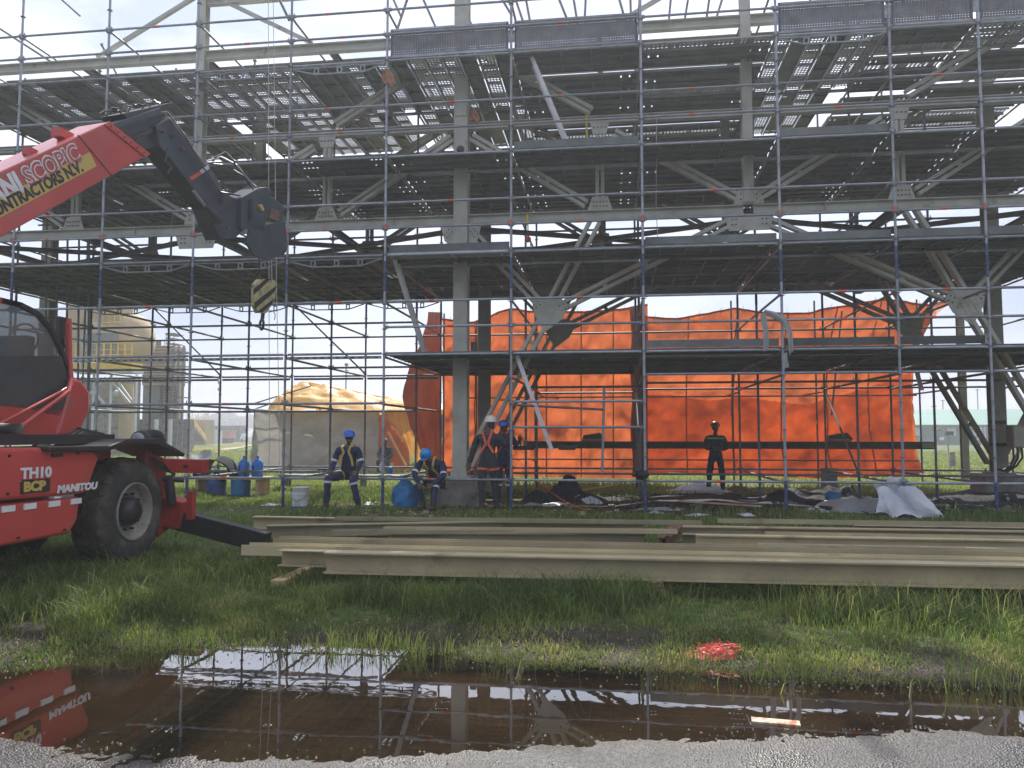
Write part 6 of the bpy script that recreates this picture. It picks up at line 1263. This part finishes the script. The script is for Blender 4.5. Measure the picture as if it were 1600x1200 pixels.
# speaker like box on first deck, cup on second deck
c = aY(741, 549, 15.6); t = thing('black_lamp_box', 'small black box standing on the first deck beside the column', 'box', c); m = MB(); m.box(c+Vector((0, 0, .09)), (.13, .1, .20), BLACK); m.build('box_body', t, bevel=.01); m = MB(); m.box(c+Vector((.015, -.052, .09)), (.07, .006, .12), DBLUE); m.build('box_front', t)
c = aY(1190, 384, 15.2); t = thing('white_bucket', 'small white bucket on the second deck right of the big gusset', 'bucket', c); m = MB(); m.lathe(c, [(0, 0), (.07, 0), (.085, .15), (.078, .15), (.065, .01)], WHITE, 18); m.build('bucket_body', t); m = MB(); m.lathe(c, [(.0705, .003), (.078, .06)], ORMK, 18); m.build('stain', t)
# orange cloths high up
for k, (px_, py, w_, h_) in enumerate(((606, 108, .13, .30), (741, 170, .11, .26), (738, 292, .0, .0))):
    if w_ == 0: continue
    def fn(u, v, px_=px_, py=py, w_=w_, h_=h_):
        c = aY(px_, py, 14.95 if k == 0 else 15.9); return (c.x+(u-.5)*w_*2*(.35+.65*math.sin((1-v)*2.4+.3)), c.y+.06*math.sin(u*8), c.z-(1-v)*h_+.05*math.sin(u*5))
    cloth('orange_rag', fn, 10, 12, mat('faded_orange', (.50, .24, .12), .8, 0, .3, 12, trans=.3), ('pale orange rag tied to a front standard near the top deck', 'pale orange rag hanging beside the cream column high up')[k], 'rag', 'orange rags')
# red net and board in the puddle
c = aG(1118, 1030, WZ)
def net(u, v):
    a = u*2*math.pi; r = v; x = c.x+(-.03 if r else 0)+r*.25*math.cos(a)*(1.0+.3*N1(a, 2)+.25*(math.cos(a) < 0)*0); y = c.y+r*.13*math.sin(a)
    z = WZ+.012+.10*(1-r*r)*(0.7+.5*math.cos(a)*r)+.035*N1(u*22, v*9)*2*(1-r*.4); return (x, y, z)
o = cloth('red_net', net, 60, 14, NETR, 'crumpled red plastic net bag lying at the edge of the puddle', 'net bag')
m = MB(); rg = random.Random(9)
for k in range(170):
    a = rg.uniform(0, 6.28); r = rg.random()**.6; p = Vector((c.x+r*.24*math.cos(a), c.y+r*.125*math.sin(a), WZ+.03+.10*(1-r*r)*(0.7+.5*math.cos(a)*r))); d = Vector((rg.gauss(0, .03), rg.gauss(0, .02), abs(rg.gauss(0, .012)))); m.tube(p, p+d, .0022, NETR, 4)
m.build('net_strands', o, kind='stuff')
c = aG(1212, 1130, WZ); m = MB(); R = Matrix.Rotation(-.12, 3, 'Z'); m.box((c.x, c.y, WZ+.006), (.26, .075, .014), mat('worn_board', (.42, .36, .27), .7, 0, .35, 25, spot=(.30, .09, .03), spots=(.5, .62), sscale=16), R); tag(m.build('floating_board', origin=c, bevel=.003), 'short pale weathered board floating in the puddle', 'board')
# gravel on the road edge, leaf litter on the water
def chips(name, label, cat, n, gen, mts, kind='stuff'):
    m = MB(); rg = random.Random(n)
    for _ in range(n):
        x, y, z, s_ = gen(rg); a = rg.uniform(0, 6.28); R_ = Matrix.Rotation(a, 3, 'Z') @ Matrix.Rotation(rg.uniform(-.5, .5), 3, 'X'); k_ = rg.choice((.35, .5, .7))
        v = [R_ @ Vector(q)*s_ for q in ((-.5, 0, 0), (0, -.4, .05), (.5, .05, 0), (.1, .45, 0), (0, 0, k_))]; m.add([Vector((x, y, z))+q for q in v], [(0, 1, 4), (1, 2, 4), (2, 3, 4), (3, 0, 4)], mts[rg.randrange(len(mts))])
    tag(m.build(name, kind='stuff'), label, cat)
GRV = (mat('pale_stone', (.20, .20, .21), .7), mat('grey_stone', (.13, .13, .14), .7), mat('tan_stone', (.26, .20, .14), .8))
def g1(r):
    x = r.uniform(-3.4, 2.6); y = float(ynear(x))-abs(r.gauss(0, .45))+.04; return x, y, float(rheight(x, y))-.001, r.uniform(.003, .009)*(2.2 if r.random() < .03 else 1)
chips('loose_gravel', 'loose gravel chips on the wet asphalt along the puddle', 'gravel', 3000, g1, GRV)
LFM = (mat('straw_bits', (.30, .25, .13), .8), mat('rotten_leaf', (.05, .035, .02), .7), mat('green_bits', (.10, .16, .04), .7))
def g2(r):
    x = r.uniform(-4.2, 3.4); y = float(yfar(x))-abs(r.gauss(0, .22))+.05 if r.random() < .8 else float(ynear(x))+abs(r.gauss(0, .12)); return x, y, WZ+.0005, r.uniform(.006, .022)
chips('floating_litter', 'bits of straw and leaf floating along the puddle edges', 'litter', 1500, g2, LFM)
def g3(r):
    x = r.uniform(-4.5, 3.6); y = float(yfar(x))+r.uniform(-.1, .9); return x, y, float(gheight(x, y)), r.uniform(.006, .03)
chips('verge_litter', 'dead straw and mud crumbs on the wet verge', 'litter', 2200, g3, LFM)
n = 1400; X = RNG.uniform(-3.6, 3.0, n); Y = yfar(X)-np.abs(RNG.normal(0, .13, n)); keep = fbm(X*2.5+3, Y*2.5, 3) > .5; X, Y = X[keep], Y[keep]
o = grass('marsh_grass', X, Y, .10+.09*RNG.random(len(X)), np.full(len(X), .006), np.clip(.4+.4*RNG.random(len(X)), 0, 1), GRM, .6, .04); tag(o, 'sparse grass blades standing in the shallow edge of the puddle', 'grass')
# tall wispy stalks
n = 420; X = np.concatenate([RNG.normal(1.75, .25, n//3), RNG.normal(3.0, .35, n//3), RNG.uniform(-5, 3.5, n//3)]); Y = np.concatenate([RNG.normal(6.8, .16, 2*(n//3)), RNG.uniform(6.4, 7.3, n//3)])
o = grass('tall_grass', X, Y, .22+.28*RNG.random(len(X)), np.full(len(X), .0045), np.clip(.55+.45*RNG.random(len(X)), 0, 1), GRM, .55); tag(o, 'taller wispy grass stalks standing up before the nearest beam', 'grass')
# concrete blocks behind plinth
c = aG(765, 772); m = MB(); m.box((c.x-.1, c.y+.6, .35), (.5, .4, .5), CONC); tag(m.build('concrete_block', origin=c, bevel=.03), 'rough concrete block behind the standing workers', 'concrete block')

# ------------------------------------------------------------------ people
def skinmesh(nodes, edges, root, mt, sub=2):
    names = list(nodes); me = bpy.data.meshes.new('t'); me.from_pydata([nodes[n][0] for n in names], [(names.index(a), names.index(b)) for a, b in edges], [])
    o = bpy.data.objects.new('t', me); C.objects.link(o); m = o.modifiers.new('s', 'SKIN'); m.use_smooth_shade = True
    for i, n in enumerate(names):
        sv = me.skin_vertices[0].data[i]; r = nodes[n][1]; sv.radius = r if isinstance(r, tuple) else (r, r); sv.use_root = (n == root)
    ss = o.modifiers.new('u', 'SUBSURF'); ss.levels = sub; ss.render_levels = sub
    bpy.context.view_layer.update(); r_ = bpy.data.meshes.new_from_object(o.evaluated_get(bpy.context.evaluated_depsgraph_get()))
    bpy.data.objects.remove(o); r_.materials.clear(); r_.materials.append(mt); return r_
def sphere(m, c, r, mt, sc=(1, 1, 1), n=14, R_=None):
    vs = []; k = n//2
    for j in range(k+1):
        p = math.pi*j/k
        for i in range(n): t = 2*math.pi*i/n; v = Vector((math.sin(p)*math.cos(t)*r*sc[0], math.sin(p)*math.sin(t)*r*sc[1], math.cos(p)*r*sc[2])); vs.append(Vector(c)+(R_ @ v if R_ else v))
    m.add(vs, [(j*n+i, j*n+(i+1) % n, (j+1)*n+(i+1) % n, (j+1)*n+i) for j in range(k) for i in range(n)], mt, True)
def person(base, J, face, label, suit, helmet, harness=None, tape=True, s=1.0, look=0.0, nod=0.0, chest=None, group='workers on the site', glove=None, helm_brim=1):
    """J: joints in metres relative to base; face: yaw of the head (0 looks towards -Y, positive turns to +X)"""
    base = Vector(base); t = thing('person', label, 'person', base, group)
    V = {k: base+Vector(v)*s for k, v in J.items()}
    neck, head = V['neck'], V['head']
    nd = {'pelvis': (V['pelvis'], (.125, .10)), 'belly': (V['pelvis'].lerp(V['chest'], .5), (.125, .095)), 'chest': (V['chest'], (.145, .10)), 'neck': (neck, .052), 'skull': (neck.lerp(head, .6), .055)}
    ed = [('pelvis', 'belly'), ('belly', 'chest'), ('chest', 'neck'), ('neck', 'skull')]
    for sd in 'lr':
        nd['sh'+sd] = (V['sh'+sd], .062); nd['el'+sd] = (V['el'+sd], .046); nd['wr'+sd] = (V['wr'+sd], .030); nd['hip'+sd] = (V['hip'+sd], .088); nd['kn'+sd] = (V['kn'+sd], .062); nd['an'+sd] = (V['an'+sd], .042)
        nd['th'+sd] = (V['hip'+sd].lerp(V['kn'+sd], .5), .078); nd['cf'+sd] = (V['kn'+sd].lerp(V['an'+sd], .35), .058)
        ed += [('chest', 'sh'+sd), ('sh'+sd, 'el'+sd), ('el'+sd, 'wr'+sd), ('pelvis', 'hip'+sd), ('hip'+sd, 'th'+sd), ('th'+sd, 'kn'+sd), ('kn'+sd, 'cf'+sd), ('cf'+sd, 'an'+sd)]
    def scaled(k, ks=1.0): return {n: (p, tuple(q*k*s for q in r) if isinstance(r, tuple) else r*k*s) for n, (p, r) in nd.items()}
    me = skinmesh(scaled(.80), ed, 'pelvis', SKIN, 1)
    # head, face and hands are joined to the same body mesh
    FR = Matrix.Rotation(face, 3, 'Z') @ Matrix.Rotation(nod, 3, 'X')
    b = MB(); H = head
    def hp(x, y, z): return H+FR @ Vector((x, y, z))*s
    sphere(b, hp(0, .005, .02), .095*s, SKIN, (.80, 1.0, 1.12), 18, FR); sphere(b, hp(0, -.025, -.055), .065*s, SKIN, (.85, 1, .8), 14, FR)
    b.add([hp(-.014, -.088, -.02), hp(.014, -.088, -.02), hp(0, -.118, -.022), hp(0, -.088, .025)], [(0, 1, 2), (0, 2, 3), (1, 3, 2), (0, 3, 1)], SKIN)
    for x in (-.076, .076): sphere(b, hp(x, .01, .0), .028*s, SKIN, (.35, .7, 1.1), 8, FR)
    for x in (-.032, .032): sphere(b, hp(x, -.083, .022), .012*s, WHITE, (1.2, .6, .6), 8, FR); sphere(b, hp(x, -.090, .022), .006*s, BLACK, (1, .6, 1), 6, FR)
    b.bar(hp(-.026, -.087, -.058), hp(.026, -.087, -.058), .010*s, .014*s, mat('lip', (.12, .05, .04), .5), FR @ Vector((0, 0, 1)))
    for x in (-.032, .032): b.bar(hp(x-.016, -.090, .042), hp(x+.016, -.090, .042), .006*s, .007*s, BLACK, FR @ Vector((0, 0, 1)))
    for sd, sg in (('l', -1), ('r', 1)):
        w0, e0 = V['wr'+sd], V['el'+sd]; d = (w0-e0).normalized(); d = (d*.75+Vector(J.get('hd'+sd, (0, 0, -.25)))).normalized(); side = d.cross(Vector((0, 1, 0.01))).normalized(); nn = d.cross(side).normalized(); gm = glove or SKIN
        b.bar(w0-d*.02*s, w0+d*.085*s, .034*s, .075*s, gm, side)
        for k, ln in enumerate((.062, .072, .068, .052)):
            o_ = w0+d*.08*s+side*(-.030+.020*k)*s; mid = o_+d*ln*.5*s+nn*.006*s; b.tube(o_, mid, .0095*s, gm, 6); b.tube(mid, mid+(d*.8+nn*.6)*ln*.5*s, .0085*s, gm, 6, .006*s)
        o_ = w0+d*.02*s-side*.034*s; b.tube(o_, o_+(d*.7-side*.7)*.038*s, .012*s, gm, 6); b.tube(o_+(d*.7-side*.7)*.038*s, o_+(d*1.5-side*.8)*.038*s, .010*s, gm, 6, .008*s)
    tmp = b.build('tmp'); bm = bmesh.new(); bm.from_mesh(me); n0 = len(bm.faces); bm.from_mesh(tmp.data); bm.faces.ensure_lookup_table(); mats = list(tmp.data.materials)
    for i, f in enumerate(bm.faces): f.material_index = 0 if i < n0 else f.material_index
    me2 = bpy.data.meshes.new('body'); bm.to_mesh(me2); bm.free(); bpy.data.objects.remove(tmp)
    for m_ in mats: me2.materials.append(m_)
    me2.transform(Matrix.Translation(-base)); o = bpy.data.objects.new('body', me2); C.objects.link(o); o.parent = t
    # coverall
    nd2 = dict(nd); del nd2['skull']; nd2['neck'] = (V['chest'].lerp(neck, .80), .072); ed2 = [e for e in ed if 'skull' not in e]
    for sd in 'lr':
        nd2['wr'+sd] = (V['el'+sd].lerp(V['wr'+sd], .93), .042); nd2['an'+sd] = (V['kn'+sd].lerp(V['an'+sd], .98), .062); nd2['el'+sd] = (V['el'+sd], .056); nd2['sh'+sd] = (V['sh'+sd], .074); nd2['kn'+sd] = (V['kn'+sd], .078)
    sv = nd; nd = nd2; mc = skinmesh(scaled(1.10), ed2, 'pelvis', suit, 2); nd = sv
    mc.transform(Matrix.Translation(-base)); o = bpy.data.objects.new('coverall', mc); C.objects.link(o); o.parent = t
    tx = bpy.data.textures.get('fold') or bpy.data.textures.new('fold', 'CLOUDS'); tx.noise_scale = .09; dm = o.modifiers.new('d', 'DISPLACE'); dm.texture = tx; dm.strength = .030; dm.mid_level = .5
    # boots
    for sd in 'lr':
        a = V['an'+sd]; f = Vector(J.get('ft'+sd, (0, -1, 0))); m = MB(); gz = base.z; fa = math.atan2(f.y, f.x)-math.pi/2+math.pi; Rz = Matrix.Rotation(math.atan2(f.x, -f.y), 3, 'Z')
        sphere(m, (a.x+f.x*.055, a.y+f.y*.055, a.z-.045*s), .13*s, BOOT, (.40, 1.0, .42), 14, Rz); m.tube((a.x, a.y, a.z-.05*s), (a.x, a.y, a.z+.09*s), .057*s, BOOT, 12); m.box((a.x+f.x*.055, a.y+f.y*.055, a.z-.088*s), (.10*s, .27*s, .022*s), BLACK, Rz); m.build('boot', t)
    # helmet
    m = MB(); M0 = Matrix.Translation(H+FR @ Vector((0, .01, .045))*s) @ FR.to_4x4(); m.M = M0; k = s
    prof = [(.128*k, -.012*k), (.124*k, .0), (.119*k, .03*k), (.108*k, .066*k), (.082*k, .098*k), (.045*k, .116*k), (0, .121*k)]; m.lathe((0, 0, 0), prof, helmet, 24)
    m.add([(x*k, y*k, z*k) for x, y, z in ((-.10, -.07, -.004), (-.06, -.155, -.022), (.06, -.155, -.022), (.10, -.07, -.004), (-.09, -.06, .008), (-.05, -.15, -.012), (.05, -.15, -.012), (.09, -.06, .008))], [(0, 1, 2, 3), (4, 7, 6, 5), (0, 4, 5, 1), (1, 5, 6, 2), (2, 6, 7, 3)], helmet, True)
    for x in (-.03, 0, .03): m.tube((x*k, -.09*k, .075*k), (x*k, .09*k, .078*k), .009*k, helmet, 6)
    m.build('helmet', t)
    # reflective bands
    def band(p, q, f, r, mt_=REFL, w_=.045): c = Vector(p).lerp(Vector(q), f); d = (Vector(q)-Vector(p)).normalized(); mb = MB(); mb.tube(c-d*w_/2, c+d*w_/2, r*s, mt_, 14, caps=False); mb.build('reflective_band', t)
    if tape:
        for sd in 'lr': band(V['sh'+sd], V['el'+sd], .82, .070, tape if tape is not True else REFL); band(V['kn'+sd], V['an'+sd], .12, .094, tape if tape is not True else REFL)
    if harness:
        c, p = V['chest'], V['pelvis']; up = (V['neck']-p).normalized(); rt = (V['shr']-V['shl']).normalized(); fr = rt.cross(up).normalized()
        for sgn in (-1, 1):
            pts = []
            for f, xo, zo in ((1, .11, -.12), (1, .10, .06), (1, .085, .155), (0, .085, .185), (-1, .085, .155), (-1, .05, .06), (-1, .02 if harness[1] else .10, -.04), (-1, .13, -.22)):
                pts.append(c+rt*xo*sgn*s+up*zo*s+fr*(-f)*(.132 if f else 0)*s)
            m = MB()
            for a, b2 in zip(pts, pts[1:]): m.bar(a, b2, .045*s, .016*s, harness[0], fr)
            m.build('harness_strap', t)
            for k2 in (0,):
                hp_ = V['hip'+('l' if sgn < 0 else 'r')]; m = MB(); q = hp_.lerp(V['kn'+('l' if sgn < 0 else 'r')], .22); d = (V['kn'+('l' if sgn < 0 else 'r')]-hp_).normalized(); m.tube(q-d*.022, q+d*.022, .112*s, harness[0], 14, caps=False); m.build('leg_strap', t)
    return t, V
def stand(lean=0.0, w=.19):
    return dict(pelvis=(0, 0, .93), chest=(0, lean*.6, 1.32), neck=(0, lean, 1.50), head=(0, lean*1.1, 1.64), shl=(-w, lean*.7, 1.41), shr=(w, lean*.7, 1.41), hipl=(-.10, 0, .88), hipr=(.10, 0, .88), knl=(-.12, -.02, .49), knr=(.12, -.02, .49), anl=(-.13, 0, .10), anr=(.13, 0, .10),
                ell=(-.27, .02, 1.14), elr=(.27, .02, 1.14), wrl=(-.27, -.03, .90), wrr=(.27, -.03, .90))
# 1 seated worker on the base ledger, facing the camera
c = aY(545, 700, 15.0)
J = dict(pelvis=(0, .06, .67), chest=(0, -.02, 1.09), neck=(0, -.03, 1.28), head=(.02, -.04, 1.41), shl=(-.20, -.02, 1.19), shr=(.20, -.02, 1.19), ell=(-.28, -.06, .92), elr=(.28, -.06, .92), wrl=(-.25, -.28, .76), wrr=(.24, -.28, .74),
         hipl=(-.12, .02, .66), hipr=(.12, .02, .66), knl=(-.25, -.46, .63), knr=(.25, -.46, .61), anl=(-.28, -.46, .12), anr=(.33, -.36, .12), hdl=(0, -.5, -.5), hdr=(0, -.4, -.6), ftl=(-.15, -.98, 0), ftr=(.2, -.97, 0))
person((c.x, 15.0, 0.0), J, .45, 'worker in navy coverall and blue helmet sitting on the lowest scaffold tube, facing out', NAVY, HELB, (HARY, False))
# 2 crouching worker leaning forward over the blue bag
c = aY(676, 740, 15.3)
J = dict(pelvis=(.10, .12, .50), chest=(.02, -.12, .84), neck=(-.02, -.26, .97), head=(-.04, -.36, 1.05), shl=(-.20, -.16, .95), shr=(.24, -.12, .90), ell=(-.28, -.38, .70), elr=(.30, -.36, .66), wrl=(-.14, -.52, .52), wrr=(.10, -.54, .50),
         hipl=(-.02, .08, .48), hipr=(.20, .08, .48), knl=(-.22, -.34, .58), knr=(.14, -.42, .50), anl=(-.08, -.46, .11), anr=(.16, -.62, .11), hdl=(.3, -.2, -.3), hdr=(-.3, -.2, -.3), ftl=(-.5, -.86, 0), ftr=(-.3, -.95, 0))
person((c.x, 15.3, 0.0), J, -.25, 'worker in navy coverall and bright blue helmet crouching head down over the blue refuse bag', NAVY, HELC, (HARY, False), nod=.75)
# 3 standing worker seen from behind, right arm up at the standard
c = aG(763, 797)
J = stand(.0, .20); J = {k: ((v[0], v[1], v[2])) for k, v in J.items()}
J.update(ell=(-.30, .0, 1.12), wrl=(-.36, -.03, .88), elr=(.36, .02, 1.22), wrr=(.43, .16, 1.42), hdr=(.1, .2, .6), ftl=(0, 1, 0), ftr=(.1, 1, 0), head=(.05, .04, 1.66), anl=(-.12, 0, .10), anr=(.16, .08, .10), knr=(.13, .04, .49))
person((c.x, c.y-.05, 0.0), J, math.pi-.25, 'worker in charcoal coverall, cream helmet and orange harness standing with his back turned', DGRN, HELW, (HARO, True), tape=False, s=1.02)
# 4 worker hidden behind him, blue helmet
c = aG(786, 791)
J = stand(.0, .18); J.update(elr=(.30, .05, 1.20), wrr=(.30, .22, 1.36), ftl=(0, 1, 0), ftr=(0, 1, 0), hdr=(0, .2, .5))
person((c.x, c.y+.15, 0.0), J, math.pi-.6, 'worker in navy coverall and blue helmet half hidden behind the man in the cream helmet', NAVY, HELB, (mat('maroon_webbing', (.16, .03, .05), .8), True), s=.99)
# 5 dark clad worker in front of the tarpaulin
c = aY(1119, 757, 19.9)
J = stand(.0, .20); J.update(ell=(-.26, .02, 1.14), wrl=(-.06, -.20, 1.12), elr=(.28, .02, 1.14), wrr=(.10, -.20, 1.10), hdl=(.6, 0, .1), hdr=(-.6, 0, .1), anl=(-.19, 0, .10), anr=(.17, 0, .10), knl=(-.16, -.02, .49), knr=(.15, -.02, .49))
tp, V5 = person((c.x, 19.9, 0.0), J, .25, 'worker in dark coverall with a lime chest band standing arms folded before the orange tarpaulin', NAVY, HELR, None, tape=False, s=1.0)
m = MB(); a, b_ = V5['chest']+Vector((-.17, -.0, .06)), V5['chest']+Vector((.17, -.0, .06)); m.box((a+b_)/2, (.40, .30, .04), HIVI); m.build('reflective_band', tp)
# 6 seated figure at the tent entrance
c = aY(603, 735, 27.5)
J = dict(pelvis=(0, .02, .50), chest=(0, -.06, .86), neck=(0, -.10, 1.03), head=(0, -.14, 1.15), shl=(-.19, -.06, .95), shr=(.19, -.06, .95), ell=(-.26, -.14, .70), elr=(.26, -.14, .70), wrl=(-.10, -.36, .60), wrr=(.10, -.36, .60),
         hipl=(-.10, -.02, .48), hipr=(.10, -.02, .48), knl=(-.16, -.44, .50), knr=(.16, -.44, .50), anl=(-.16, -.40, .11), anr=(.16, -.40, .11), ftl=(0, -1, 0), ftr=(0, -1, 0))
person((c.x, 27.5, 0.0), J, .0, 'dark figure sitting in the entrance of the tent against the orange curtain', DGRN, mat('dark_cap', (.03, .03, .035), .7), None, tape=False)
m = MB(); m.box((c.x, 27.55, .20), (.42, .42, .38), WOOD); m.box((c.x, 27.55, .40), (.46, .46, .02), WOOD); tag(m.build('wooden_crate', origin=(c.x, 27.55, 0)), 'crate serving as a seat in the tent entrance', 'crate')

# ------------------------------------------------------------------ air
def haze(density):
    m = bpy.data.materials.new('haze'); m.use_nodes = True; n = m.node_tree.nodes; n.clear(); v = n.new('ShaderNodeVolumePrincipled'); o = n.new('ShaderNodeOutputMaterial')
    v.inputs['Color'].default_value = (.86, .90, .95, 1); v.inputs['Density'].default_value = density; v.inputs['Anisotropy'].default_value = 0.35; m.node_tree.links.new(v.outputs[0], o.inputs['Volume'])
    b = MB(); b.box((0, 165, 6.5), (500, 370, 17.0), m); b.build('haze', kind='stuff')
haze(0.0024)
